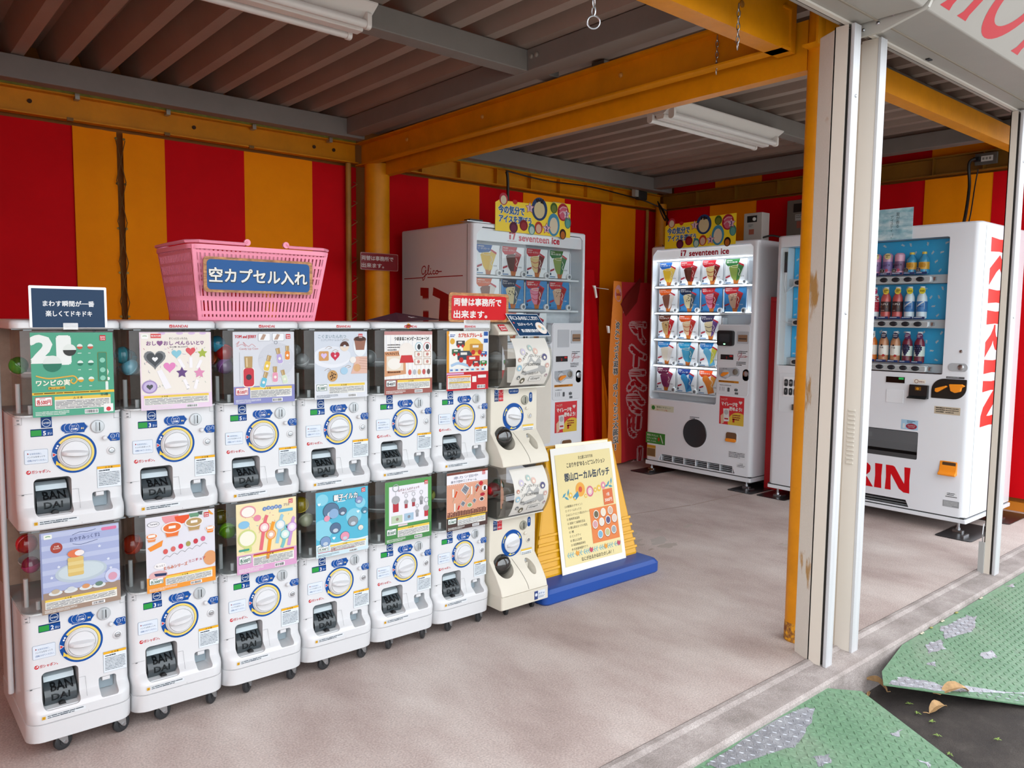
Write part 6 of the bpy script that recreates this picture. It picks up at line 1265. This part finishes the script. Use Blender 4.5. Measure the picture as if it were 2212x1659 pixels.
        MB().box(.02, .10, .03, .08, 1.833, 1.842).build('hinge_plate', STEEL, t); MB().box(.085, .098, .03, .04, 1.842, 1.85).build('hinge_pin', STEEL, t)
    return t
g1 = glico('white ice cream machine at the back wall, printed side panel, behind the cream capsule machine', (2.632, 1.41, 0), 0, True)
g2 = glico('lit white ice cream machine against the right wall, five rows of cones', (4.717, 1.751, 0), -PI/2, False)
def ad_board(label, loc, rz):
    t = thing('ice_poster_board', label, 'poster', loc, rz); W_, H_ = .655, .195
    MB().prism([(0, 0), (W_, 0), (W_, H_+.03), (.40, H_+.025), (.36, H_+.02), (.33, H_), (.1, H_-.005), (.06, H_+.02), (.02, H_-.01), (0, H_-.02)], 0, .002).build('board', M('#f0d224', .4), t)
    p = Pr(.4); p.text('今の気分で', .025, .115, .055, '#f6f4e4', w=.215, bold=.09).text('アイスを選ぼう', .03, .06, .05, '#f6f4e4', w=.27, bold=.09).L(2).text('今の気分で', .025, .115, .055, '#2a6aa8', w=.215, bold=.035).text('アイスを選ぼう', .03, .06, .05, '#2a6aa8', w=.27, bold=.035)
    for (x, z, rx, rz_, c, d) in ((.065, .20, .035, .038, '#c83a4c', '#efe0c0'), (.16, .19, .02, .014, '#d8302c', '#d8302c'), (.37, .165, .07, .075, '#2c4878', '#ead9a8'), (.50, .185, .032, .035, '#4a6a2c', '#7a8a3c'), (.585, .165, .052, .058, '#b8283c', '#e46a84'), (.50, .075, .055, .075, '#4a9cc0', '#efe2c4'), (.63, .10, .03, .04, '#4a8a80', '#6ab0a4'), (.15, .03, .035, .035, '#5c1c3c', '#7a2c50'), (.235, .05, .035, .035, '#8c1c24', '#a83038'), (.305, .03, .03, .035, '#3c9490', '#c8e4d8'), (.365, .045, .035, .04, '#c8402c', '#f0c4a8'), (.585, .02, .03, .035, '#3a2018', '#c8702c')):
        p.L(3).disc(x, z, rx, c, rz_).L(4).disc(x, z-.006, rx*.68, d, rz_*.72)
    for (s_, x, z) in (('1', .285, .165), ('2', .435, .045), ('3', .615, .155)): p.L(5).star(x, z, .04, '#c8405c').L(6).star(x, z, .034, '#f4d4dc').L(7).text(s_, x, z-.014, .04, '#6a2c84', al='c', bold=.04)
    for k in range(10): p.L(5).disc(.34+.06*random.random(), .205+.02*random.random(), .008, '#241c1c', n=7)
    for k in range(2): p.L(5).stroke([(.55, .15+.03*k), (.58, .17+.03*k), (.62, .165+.03*k)], .008, '#f4b4c0')
    p.build('board_print', t); return t
ad_board('yellow ice cream poster board on top of the back wall machine', (2.80, 1.402, 1.79), 0)
ad_board('yellow ice cream poster board on top of the lit corner machine', (4.71, 1.598, 1.808), -PI/2)
def control_box(label, loc, rz, w_, d_, h_, c):
    t = thing('control_box', label, 'control box', loc, rz); MB().box(0, w_, 0, d_, 0, h_).build('case', M(c, .45), t, bevel=.004)
    MB().box(w_*.2, w_*.72, -.004, .001, h_*.68, h_*.9).build('dial_plate', BLACK, t); MB().lathe((w_*.6, -.004, h_*.78), (0, -1, 0), [(.013, 0), (.013, .006), (.001, .008)], 14).build('dial', M('#d8d8d4', .4), t)
    q = Pr(); q.rect(w_*.25, h_*.46, w_*.3, h_*.16, '#c4c4be').rect(w_*.3, h_*.26, w_*.28, h_*.18, '#b86a58').lines(w_*.27, h_*.58, w_*.24, 2, h_*.05, '#6a6a68'); q.build('labels', t, (0, -.001, 0)); return t
control_box('grey control box with dial on top of the lit ice cream machine', (4.88, .99, 1.831), -PI/2, .155, .1, .215, '#b0aaa4')
control_box('grey control box half hidden behind the yellow board at the back wall', (3.48, 1.60, 1.831), 0, .125, .12, .225, '#aaa6a0')
wbx = control_box('dark grey meter box on the right wall behind the drink machine', (XR-.1, .98, 1.90), -PI/2, .30, .09, .30, '#6e675e')

# ---- drink machine
def letter(p, ch, x, z, h, c):
    """flared capitals; returns the advance"""
    S = lambda pts: [(x+a*h, z+b*h) for a, b in pts]; st = [(0, 0), (.30, 0), (.275, .5), (.30, 1), (0, 1), (.025, .5)]
    if ch == 'I': p.poly(S(st), c); return .44*h
    if ch == 'K':
        p.poly(S(st), c).L(2).poly(S([(.34, .56), (.60, .92), (.62, 1), (.93, 1), (.90, .95), (.62, .58), (.70, .40), (.98, .0), (.64, 0), (.52, .22)]), c).L(1); return 1.05*h
    if ch == 'R':
        p.poly(S(st), c).L(2)
        o = [(.28, 1), (.55, 1), (.72, .96), (.83, .86), (.85, .74), (.82, .60), (.70, .48), (.62, .45), (.72, .38), (.98, 0), (.66, 0), (.5, .3), (.36, .44), (.30, .46), (.30, .55), (.44, .56), (.54, .62), (.58, .72), (.54, .83), (.44, .88), (.30, .88)]
        p.poly(S(o), c).L(1); return 1.02*h
    if ch == 'N':
        p.poly(S([(0, 0), (.24, 0), (.21, .5), (.22, .66), (.30, .52), (.56, .10), (.74, -.02), (.97, -.03), (.95, .5), (.97, 1), (.73, 1), (.76, .5), (.75, .33), (.68, .44), (.36, .96), (.28, 1), (0, 1), (.025, .5)]), c); return 1.1*h
def bird(p, x, z, s, k):
    a = k*1.3; ca, sa = math.cos(a)*s, math.sin(a)*s; R_ = lambda pts: [(x+u*ca-v*sa, z+u*sa+v*ca) for u, v in pts]; c = '#e6f4fa'
    p.stroke(R_([(-1, -.1), (-.4, .3), (.2, .1), (.8, .35)]), s*.42, c).stroke(R_([(-.5, -.3), (.1, -.15), (.6, -.4)]), s*.3, c)
def drink_machine():
    t = thing('drink_machine', 'wide white drink machine with blue window and red lettering', 'vending machine', (4.64, .564, 0), -PI/2); W_, D_ = 1.295, .74
    c1 = MB().prism(rrect(.037, 1.127, .937, 1.752, .012, 3), -.1, .13); c2 = MB().prism(rrect(.40, 1.008, .407, .577, .008, 3), -.1, .10)
    c3 = MB().prism([(.33, .105), (.975, .105), (.955, .148), (.35, .148)], -.1, .06); c4 = MB().prism(rrect(1.15, 1.232, .35, .425, .008), -.1, .06)
    vbody(t, W_, D_, .098, 1.83, [c1, c2, c3, c4], .04)
    MB().loft([[(x, y, z) for x, y in rrect(.0, W_+.01, -.004, D_, .008, 2)] for z in (.066, .09)]).build('plinth', VW, t, bevel=.003)
    MB().box(.004, W_-.004, .002, D_-.005, .088, .1).build('plinth_gap', M('#3a3c3e', .7), t)
    MB().box(.33, .975, .05, .058, .1, .15).build('grille_dark', BLACK, t)
    for k in range(2): MB().box(.345, .965, .01, .05, .112+.016*k, .118+.016*k).build('grille_slat', M('#6a6e70', .4), t)
    BLUE = M('#3bb2e6', .5, spec=.15)
    for k, (za, zb_) in enumerate(((1.536, 1.75), (1.265, 1.481), (.995, 1.213))):
        pn = MB().box(.085, 1.126, .10, .106, za, zb_).build('back_panel', BLUE, t); p = Pr(.4); n = 0
        for i in range(20):
            for j in range(4): 
                x = .11+.052*i+(.026 if j % 2 else 0); z = za+.025+.055*j; n += 1
                if x < 1.11 and z < zb_-.012 and (i*7+j*3) % 5 < 3: bird(p, x+random.uniform(-.008, .008), z, .0125, random.random()*4)
        p.build('panel_print', pn, (0, .0995, 0))
        MB().box(.04, 1.126, .05, .108, za-.053, za-.002).build('shelf', M('#b9c0c6', .35), t)
        st_ = MB().prism(rrect(.14, 1.03, za-.05, za-.012, .010), .0, .05).build('button_strip', M('#e6e8ea', .3), t, bevel=.003)
        for i in range(12):
            x = .1735+.0725*i; b = MB().lathe((x, .0, za-.029), (0, -1, 0), [(.0001, -.002), (.024, -.002), (.024, .002), (.021, .004), (.001, .005)], 20)
            b.v = [(vx, vy, za-.029+(vz-za+.029)*.62) for vx, vy, vz in b.v]; b.build('selection_button', M('#20262c', .2), st_, smooth=True)
        MB().box(1.03, 1.05, .02, .045, za-.038, za-.018).build('strip_clip', STEEL, t)
    MB().box(.036, .08, .02, .11, .94, 1.75).build('side_channel', M('#dfe6ea', .35), t)
    MB().box(.06, .078, .01, .03, 1.58, 1.72).build('lamp_ballast', M('#26282a', .4), t)
    MB().tube([(.068, .02, 1.58), (.06, .02, 1.50), (.075, .015, 1.44), (.11, .015, 1.47), (.15, .02, 1.50)], .004, 6).build('wire', M('#dfe3e6', .4), t, smooth=True)
    MB().tube([(.05, .02, 1.25), (.09, .018, 1.235), (.14, .02, 1.232)], .003, 6).build('wire', M('#dfe3e6', .4), t, smooth=True)
    MB().box(.038, 1.126, -.0, .0015, .939, 1.75).build('glass', clear('showcase_glass', '#fcfefe', .012, fk=.3), t)
    # controls
    ds = MB().box(.80, .913, -.004, .0, .871, .908).build('price_display', M('#14100e', .15), t); q = Pr(); q.rect(.878, .893, .03, .012, '#3ce070'); q.build('display_digits', ds, (0, -.0045, 0))
    MB().prism(rrect(.805, .91, .746, .828, .003), -.003, .0).build('blank_plate', M('#dfe2e6', .35), t, bevel=.001)
    rd = MB().prism([(.0, .868), (-.018, .868), (-.024, .80), (-.05, .79), (-.05, .785), (.0, .785)], .948, 1.058, 'x').build('card_reader', M('#1a1b1c', .35), t, bevel=.003); q = Pr(); q.rect(.985, .835, .035, .022, '#8a5c20').L(2).disc(1.0, .845, .008, '#e8a02c').L(1).rect(.965, .806, .075, .006, '#3c8a5c'); q.build('reader_print', rd, (0, -.0225, 0))
    cp = MB().prism(rrect(1.072, 1.266, .796, .915, .07, 8, (.06, 1, .06, 1)), -.006, .0).build('coin_panel', M('#1c1a19', .3), t, bevel=.003)
    MB().prism([(1.10, .838), (1.112, .832), (1.165, .868), (1.16, .876), (1.10, .856)], -.03, -.006).build('return_lever', M('#ef8f1e', .35), cp, bevel=.003); MB().prism([(1.175, .885), (1.245, .888), (1.262, .878), (1.245, .868), (1.24, .845), (1.21, .835), (1.185, .845), (1.18, .866)], -.026, -.006).build('coin_funnel', M('#ef8f1e', .35), cp, bevel=.004)
    key_plate(t, 1.158, 1.266, .962, 1.01); MB().lathe((1.224, 0, 1.08), (0, -1, 0), [(.009, 0), (.009, .004), (.001, .006)], 14).build('lock_button', STEEL, t, smooth=True)
    vsticker(t, 1.094, .703, .144, .045, '#b8aa94', lambda p, X, Z, w, h: (p.lines(X(.06), Z(.75), .36*w, 3, .012, '#4a443c', .45), p.lines(X(.44), Z(.75), .5*w, 3, .012, '#5a544c', .35)), 'name_plate')
    vsticker(t, .905, .588, .1, .06, '#9cc0d8', lambda p, X, Z, w, h: (p.disc(X(.62), Z(.35), .33*w, '#a83048', .3*h), p.L(2).text('のんだあとは', X(.4), Z(.38), .15*h, '#f2e6e8', w=.45*w), p.text('リサイクル', X(.42), Z(.2), .15*h, '#f2e6e8', w=.4*w), p.rect(X(.1), Z(.1), .14*w, .5*h, '#e8f0f4'), p.lines(X(.35), Z(.85), .5*w, 2, .008, '#3a5a78', .4)), 'recycling_sticker')
    vsticker(t, .965, .876, .07, .025, '#e4dcd0', lambda p, X, Z, w, h: (p.ring(X(.25), Z(.5), .009, .012, '#8a5a58'), p.L(2).text('飲物OK', X(.48), Z(.3), .4*h, '#8a4a48', w=.45*w)), 'money_sticker')
    vsticker(t, 1.15, .918, .1, .012, '#4a4c4e', lambda p, X, Z, w, h: p.lines(X(.05), Z(.4), .9*w, 1, .01, '#b8bcbe', .4), 'name_strip')
    vsticker(t, 1.171, .153, .09, .038, '#8f9396', lambda p, X, Z, w, h: p.lines(X(.08), Z(.75), .85*w, 4, .008, '#dcdfe1', .4), 'rating_plate')
    vsticker(t, 1.185, .21, .064, .03, '#dcdfe2', lambda p, X, Z, w, h: (p.lines(X(.1), Z(.75), .7*w, 2, .009, '#6a6e72', .5), p.rect(X(.0), Z(.1), w, .12*h, '#3c4042')), 'serial_label')
    # outlet
    fl_ = MB().prism([(.0, .572), (.008, .575), (.018, .50), (.03, .45), (.012, .452), (.0, .50)], .405, 1.004, 'x').build('outlet_flap', M('#5a5d60', .3), t, bevel=.002)
    MB().box(.405, 1.004, .06, .07, .41, .57).build('outlet_back', BLACK, t); MB().prism([(.0, .408), (.05, .408), (.05, .425), (.0, .435)], .405, 1.004, 'x').build('outlet_lip', M('#3c3e40', .4), t)
    q = Pr(.3); q.ring(.70, .535, .012, .014, '#8a8e90').rr(.70, .52, .03, .03, .003, '#7a7e80'); q.build('flap_print', fl_, (0, -.0008, 0))
    cup = MB().prism([(-.002, .425), (.05, .425), (.05, .35), (.0, .345), (-.03, .34), (-.034, .352), (-.012, .366)], 1.142, 1.240, 'x').build('change_cup', M('#ef8f1e', .35), t, bevel=.004); MB().prism(rrect(1.158, 1.232, .366, .42, .004), -.006, .0).build('cup_window', M('#4c3826', .15), cup)
    # low key pad
    kp = MB().prism(rrect(.063, .40, .617, .885, .02), -.002, .002).build('keypad_panel', M('#d9dde1', .35), t, bevel=.001); MB().prism(rrect(.098, .25, .725, .86, .004), -.006, .0).build('keypad', M('#eceef0', .35), kp)
    for i in range(4):
        for j in range(2):
            b = MB().prism(rrect(.107+.036*i, .133+.036*i, .735+.06*j, .785+.06*j, .011), -.012, -.005).build('key', M('#22262a', .25), kp, bevel=.002); q = Pr(); q.text(('11', '21', '31', '41', '1', '2', '3', '4')[i+4*(1-j)], .12+.036*i, .757+.06*j, .02, '#e8eaec', al='c'); q.build('key_number', b, (0, -.0125, 0))
    MB().box(.175, .20, -.02, -.002, .635, .675).build('keypad_hook', M('#4a4440', .4), kp)
    # lettering
    x = .368; s_ = 0; k = 1.13/((1.05+.44+1.02+.44+1.0)*.272)
    for ch in 'KIRIN':
        p = Pr(.35); x += letter(p, ch, x, .196, .155, '#e2131f'); p.build('letter', t, (0, -.0005, 0))
        p = Pr(.35); s_ += letter(p, ch, s_, 0, .272, '#ee2a20'); p.build('side_letter', t, warp=lambda a, y, b: (W_-y+.0002, .157+b, 1.749-a*k))
    vsticker(t, W_, .1, .0, .0, '#ffffff', lambda *a: None) if 0 else None
    MB().box(W_-.0, W_+.0012, .068, .071, .1, 1.81).build('door_gap', M('#9aa0a6', .5), t)
    feet(t, (.06, 1.25), (.04, .66)); return t
drink_machine()
def T(u, d, z): return (4.64+d, .564-u, z)
DR = [[('#d98ab4', '#8a6aa0', 'can', '#f0dc9c'), ('#cfa0c0', '#7a6aa4', 'can', '#f0dc9c'), ('#e0a4bc', '#7a5a80', 'can', None), ('#3f9cc8', '#e0a83c', 'bottle', None)],
      [('#dfe6ec', '#c8304c', 'bottle', '#c83a6c'), ('#c85a58', '#3a2a2c', 'bottle', '#f0d04c'), ('#d8e4ec', '#3a78b4', 'bottle', '#f0dc3c')],
      [('#e07a2c', '#efe6dc', 'bottle', '#f0f0ee'), ('#c48a64', '#f0ebe4', 'bottle', '#20304c'), ('#7c2c40', '#d8e4dc', 'bottle', '#5c2c60')]]
PLAN = [[(4, 3), (5, 3), (7, 0), (8, 1), (9, 2), (10, 3), (11, 3)], [(4, 0), (5, 0), (7, 0), (8, 1), (9, 1), (10, 2), (11, 2)], [(4, 0), (5, 0), (7, 0), (8, 1), (9, 1), (10, 2), (11, 2)]]
NAMES = [['pink can with pale yellow round tag, eighth in the top row', 'lilac can with pale yellow round tag, ninth in the top row', 'plain pink can, tenth in the top row', 'blue bottle with golden corn picture in the top row'],
         ['white soda bottle with red script in the middle row', 'salmon red bottle with black label in the middle row', 'pale blue sports bottle with yellow flag in the middle row'],
         ['orange juice bottle in the bottom row', 'brown milk tea bottle with navy disc in the bottom row', 'grape juice bottle with purple disc in the bottom row']]
def drink(row, colm, kind):
    c, lab, sh, tagc = DR[row][kind]; z0 = (1.538, 1.267, .997)[row]; x = .1735+.0725*colm
    t = thing('drink_sample', NAMES[row][kind]+{4: ', behind the louvred rail', 5: ', behind the slotted rail', 7: ', first past the rail' if row else '', 8: ', second past the rail' if row else '', 9: ', middle one past the rail' if row else '', 10: ', last but one', 11: ', rightmost'}[colm], 'drink', T(x, .045, z0), 0, 'drink samples in the machine window'); r = .030
    H = (.135, .198, .192)[row]
    if sh == 'can': prof = [(.02, 0), (r, .006), (r, H-.012), (.022, H-.002), (.019, H)]
    else: prof = [(.022, 0), (r, .006), (r, H*.56), (r*.92, H*.68), (.013, H*.84), (.012, H*.9)]
    MB().lathe((0, 0, 0), (0, 0, 1), prof, 18).build('body', M(c, .25, coat=.3), t, smooth=True)
    if sh == 'can': MB().lathe((0, 0, 0), (0, 0, 1), [(r+.0006, H*.18), (r+.0006, H*.62)], 18).build('label', M(lab, .35), t, smooth=True)
    else:
        MB().lathe((0, 0, 0), (0, 0, 1), [(r+.0006, H*.22), (r+.0006, H*.54)], 18).build('label', M(lab, .35), t, smooth=True); MB().cyl((0, 0, H*.9), (0, 0, H), .014, 14).build('cap', M('#e8eaec' if row else '#e0c04c', .35), t)
    p = Pr(.4); k = (row, kind)
    # local frame of the print: u to the right of the machine, facing out
    if k == (2, 2):
        for r_, n_ in enumerate((3, 4, 4, 3, 2, 1)):
            for i in range(n_): p.L(2+(r_+i) % 2).disc((i-(n_-1)/2)*.0115, H*.56-.0115*r_, .0068, ('#23264a', '#31345e')[(i+r_) % 2], n=12)
        p.L(1).rect(-.024, .012, .048, H*.15, '#6aa43c').L(2).text('ぶどう', 0, .03, .012, '#3a4a6c', al='c')
    elif k == (2, 1): p.rect(-.022, .02, .044, .03, '#a87048').L(2).disc(.012, .04, .008, '#c8302c').text('午後', 0, .085, .012, '#3a2c28', al='c').disc(0, .105, .006, '#3a3030')
    elif k == (2, 0): p.rect(-.022, .02, .044, .03, '#e08030').L(2).poly([(0, .05), (.016, .045), (.012, .025), (.004, .018)], '#d8582c').text('塩', 0, .08, .012, '#4a3a30', al='c')
    elif k == (1, 1): p.text('SUPLI', 0, .085, .016, '#f0e0dc', al='c', w=.044, bold=.03).rect(-.018, .07, .036, .008, '#d8a05c').L(2).lines(-.016, .05, .03, 1, .01, '#e8b0a8')
    elif k == (1, 2): p.poly([(-.024, .06), (.024, .06), (.024, .1), (0, .085), (-.024, .095)], '#e8f0f4').L(2).stroke([(-.016, .075), (0, .09), (.022, .105)], .007, '#f8fafa').text('LOVES', 0, .072, .012, '#2a5aa0', al='c', w=.04)
    elif k == (1, 0): p.text('Mets', .008, .14, .034, '#c8203c', rot=-PI/2, w=.085, bold=.03)
    elif k == (0, 3): p.disc(-.009, .055, .008, '#e8a83c', .014).disc(.002, .056, .008, '#e0982c', .014).disc(.012, .054, .008, '#e8a83c', .014).rect(-.022, .008, .044, .02, '#e4c040')
    else: p.text('カルピス', 0, .055, .014, '#2c3450', al='c', w=.046, bold=.04, rot=.12).disc(.006, .03, .009, '#e0647c')
    p.build('label_print', t, warp=lambda a, y, b: (-math.sqrt(max(0, (r+.0012)**2-min(abs(a), r*.98)**2))+y, -a, b))
    if tagc: q = MB().prism([(yy, zz) for yy, zz in circ(-.012, H*.86, .019, 18)], -.034, -.033, 'x').build('price_tag', M(tagc, .4), t)
    MB().box(-.034, -.033, -.033, .033, -.0, .014).build('name_strip', M('#1c3c74', .4), t)
    q = Pr(.4); q.lines(-.028, .006, .056, 1, .01, '#dfe8f4', .5)
    if row == 0: q.L(2).rr(-.031, .016, .026, .022, .005, '#e8e8ea').L(3).rr(-.0297, .0173, .0234, .0194, .004, '#1c1d20').L(4).text(str(colm+1), -.018, .0205, .016, '#f4f4f4', al='c')
    if tagc and row == 1 and kind == 2: q.L(2).text('555', .012, H*.86-.006, .016, '#3a3420', al='c', w=.026)
    elif tagc: q.L(2).lines(-.001, H*.86+.004, .026, 2, .01, '#5a4a30' if tagc[1] == 'f' else '#f0e8f0', .45)
    q.build('strip_print', t, warp=lambda a, y, b: (-.0345+y, -a, b))
for row, L_ in enumerate(PLAN):
    for c_, k_ in L_: drink(row, c_, k_)
def iced_tea_poster():
    t = thing('tea_poster', 'pale sea-blue iced tea poster on top of the drink machine', 'poster', (4.632, .02, 1.752), -PI/2); W_, H_ = .37, .19
    MB().box(0, W_, 0, .002, 0, H_).build('sheet', patchy('sky_print', [(.35, '#7ab0c0'), (.5, '#a8ccd6'), (.65, '#cfe2e6')], 9, rough=.35, bscale=20, bump=0, stretch=(1, 1, 3)), t)
    p = Pr(.35); p.vtext('夏が香る', .28, .145, .024, '#33505c', 1.0, .0).vtext('アイスティー。', .245, .130, .022, '#33505c', .9, .0).poly([(.09, 0), (.16, 0), (.15, .03), (.11, .06), (.08, .05)], '#4a86b0'); p.build('sheet_print', t, (0, -.0003, 0))
iced_tea_poster()
# floor plates under the machine feet
def mat_(label, x0, x1, y0, y1):
    t = thing('floor_plate', label, 'floor plate', (x0, y0, 0)); MB().prism(rrect(0, x1-x0, 0, y1-y0, .02), .0005, .004, 'z').build('plate', M('#1d1d1f', .3), t); 
    MB().box(.06, .14, (y1-y0)*.3, (y1-y0)*.3+.012, .004, .014).build('bracket', STEEL, t)
mat_('black floor plate under the left feet of the lit ice cream machine', 4.56, 5.0, 1.56, 1.78)
mat_('black floor plate under the right feet of the lit ice cream machine', 4.58, 5.0, .655, .86)
mat_('black floor plate under the left feet of the drink machine', 4.59, 5.05, .40, .625)
mat_('black floor plate under the right feet of the drink machine', 4.50, 4.95, -.82, -.62)
mat_('black floor plate at the rear of the drink machine by the right wall', 5.12, 5.5, -.82, -.60)
# narrow red panel between the two machines
t = thing('red_panel', 'narrow red panel standing between ice cream machine and drink machine', 'panel', (4.86, .585, 0))
MB().box(.0, .45, .0, .14, .0, 1.42).build('face', M('#b80c18', .5, noise=.05), t); MB().cyl((-.004, .05, 1.40), (-.004, .12, 1.40), .02, 12).build('top_bar', M('#b80c18', .5), t)

# ---- ice cream banner seen from behind, and the gathered canvas beside it
def banner():
    t = thing('banner_flag', 'red ice cream banner with orange edge hanging beside the lit machine', 'banner', (0, 0, 0)); Y0 = 2.02
    yy = lambda x, z: Y0+.02*math.sin((x-4.4)*16+z*1.5)+.012*math.sin(z*5+x*9)
    def cloth(x0, x1, z0, z1, m, nm, par, dy=0, nx=10, nz=18, sl=.0):
        mb = MB(); v = [(x0+(x1-x0)*i/nx+sl*(1-j/nz), yy(x0+(x1-x0)*i/nx, z0+(z1-z0)*j/nz)+dy, z0+(z1-z0)*j/nz) for j in range(nz+1) for i in range(nx+1)]
        mb.add(v, [(j*(nx+1)+i, j*(nx+1)+i+1, (j+1)*(nx+1)+i+1, (j+1)*(nx+1)+i) for j in range(nz) for i in range(nx)]); return mb.build(nm, m, par, smooth=True, solid=.0015)
    cloth(4.69, 5.10, .02, 1.56, M('#b8202a', .7, noise=.08, scale=4), 'red_cloth', t); cloth(4.545, 4.69, .02, 1.56, M('#d97a22', .7, noise=.08, scale=4), 'orange_edge', t, sl=.0)
    p = Pr(.7); p.vtext('食べごたえ抜群ーおいしさに大満足！', 4.62, 1.17, .062, '#f0e6da', 1.04, .09, True).L(2).vtext('食べごたえ抜群ーおいしさに大満足！', 4.62, 1.17, .062, '#2c3038', 1.04, .02, True)
    p.L(1).vtext('アイスクリーム', 4.90, 1.05, .215, '#e4b4b4', .95, .12, True).L(2).vtext('アイスクリーム', 4.90, 1.05, .215, '#c01424', .95, .045, True)
    p.L(1).disc(4.62, 1.46, .06, '#e8a0a4', .07).L(2).text('Good', 4.67, 1.44, .04, '#c03040', mir=True, bold=.03).L(1).stroke([(4.60, 1.22), (4.74, 1.36)], .045, '#f0cfc0', False).stroke([(4.70, 1.32), (4.95, 1.55)], .14, '#8c2420', False)
    p.build('banner_print', t, warp=lambda x, y, z: (x, yy(x, z)-.0016+y, z))
    MB().tube([(4.36, 2.02, 1.50), (4.52, 2.02, 1.49)], .0022, 6).build('string', M('#d8d4cc', .6), t)
    MB().prism([(4.33, 1.515), (4.36, 1.515), (4.385, 1.42), (4.37, 1.415), (4.35, 1.49)], 2.014, 2.026).build('clip', M('#e6e2dc', .4), t); MB().prism([(4.48, 1.19), (4.505, 1.185), (4.51, 1.13), (4.495, 1.13)], 1.985, 2.0).build('clip', M('#e6e2dc', .4), t)
banner()
t = thing('canvas_drape', 'gathered red and yellow canvas fold hanging left of the banner', 'drape', (0, 0, 0))
for nm, m, pts in (('red_fold', RED, [(4.46, 2.26, 1.66), (4.58, 2.25, 1.66), (4.78, 2.22, .0), (4.50, 2.24, .0)]), ('yellow_fold', YCL, [(4.62, 2.17, .85), (4.63, 2.17, .85), (4.79, 2.14, .0), (4.64, 2.16, .0)])):
    mb = MB(); nx, nz = 8, 14; a, b, c, d = [Vector(q) for q in pts]
    v = []
    for j in range(nz+1):
        for i in range(nx+1):
            q = a.lerp(b, i/nx).lerp(d.lerp(c, i/nx), j/nz); q.y += .02*math.sin(i*1.4)*(j/nz); v.append(q)
    mb.add(v, [(j*(nx+1)+i, j*(nx+1)+i+1, (j+1)*(nx+1)+i+1, (j+1)*(nx+1)+i) for j in range(nz) for i in range(nx)]); mb.build(nm, m, t, smooth=True, solid=.002)
# ---- cables
def cable(label, pts, r=.006, col='#1c1a18'):
    P = [Vector(p) for p in pts]; Q = []
    for i in range(len(P)-1):
        a, b, d, e = P[max(i-1, 0)], P[i], P[i+1], P[min(i+2, len(P)-1)]
        for k in range(6): tt = k/6; Q.append(.5*((2*b)+(d-a)*tt+(2*a-5*b+4*d-e)*tt*tt+(3*b-a-3*d+e)*tt**3))
    tag(MB().tube(Q+[P[-1]], r, 6).build('power_cable', M(col, .5), smooth=True), label, 'cable')
cable('black cable dropping from the back beam behind the yellow poster board', [(3.60, 2.25, 2.36), (3.62, 2.26, 2.30), (3.64, 2.28, 2.1), (3.66, 2.3, 1.9)], .012)
cable('thin black cable strung along the back beam to the far corner', [(3.60, 2.26, 2.37), (4.0, 2.24, 2.34), (4.5, 2.24, 2.35), (4.9, 2.24, 2.33), (5.2, 2.22, 2.30), (5.35, 2.1, 2.22)], .006)
cable('black cable hanging from the far corner down to the lit machine', [(5.3, 2.15, 2.28), (5.2, 2.0, 2.16), (5.1, 1.85, 2.05), (5.0, 1.74, 1.95), (4.95, 1.7, 1.86)], .008)
cable('black cable looping in the far upper corner', [(5.28, 2.15, 2.30), (5.32, 2.1, 2.2), (5.27, 2.05, 2.12), (5.2, 2.05, 2.2), (5.25, 2.12, 2.29)], .006)
cable('short black cable lying behind the grey control box', [(4.9, .84, 1.86), (4.92, .78, 1.872), (4.95, .72, 1.86), (5.0, .66, 1.85)], .007)
cable('thick black cable from the wall socket down to the drink machine', [(5.44, -.39, 2.33), (5.42, -.36, 2.30), (5.42, -.37, 2.15), (5.3, -.40, 1.95), (5.2, -.42, 1.85)], .010)
cable('thin black cable beside the thick one above the drink machine', [(5.44, -.41, 2.26), (5.43, -.40, 2.15), (5.3, -.43, 1.95), (5.22, -.44, 1.85)], .004)
t = thing('wall_socket', 'grey socket outlet on the right wall beam', 'socket', (XR-.075, -.37, 2.295), -PI/2)
MB().box(0, .135, 0, .02, 0, .075).build('box', M('#5a5650', .5), t, bevel=.003); MB().box(.04, .11, -.004, .0, .02, .055).build('face_plate', M('#d8d6d0', .4), t); MB().box(.0, .035, -.03, .0, .022, .05).build('plug', BLACK, t)
for i in range(3): MB().box(.048+.02*i, .06+.02*i, -.0055, -.003, .03, .045).build('outlet', M('#8a8880', .4), t)
t = thing('junction_box', 'dark lumpy junction box at the far end of the back beam', 'junction box', (5.12, 2.23, 2.31)); MB().box(0, .12, 0, .05, 0, .08).build('box', M('#2c2a26', .6), t, bevel=.012); MB().box(-.05, -.005, 0, .04, .02, .09).build('cover', M('#b4b2a8', .5), t)

bpy.data.scenes.remove(TS)
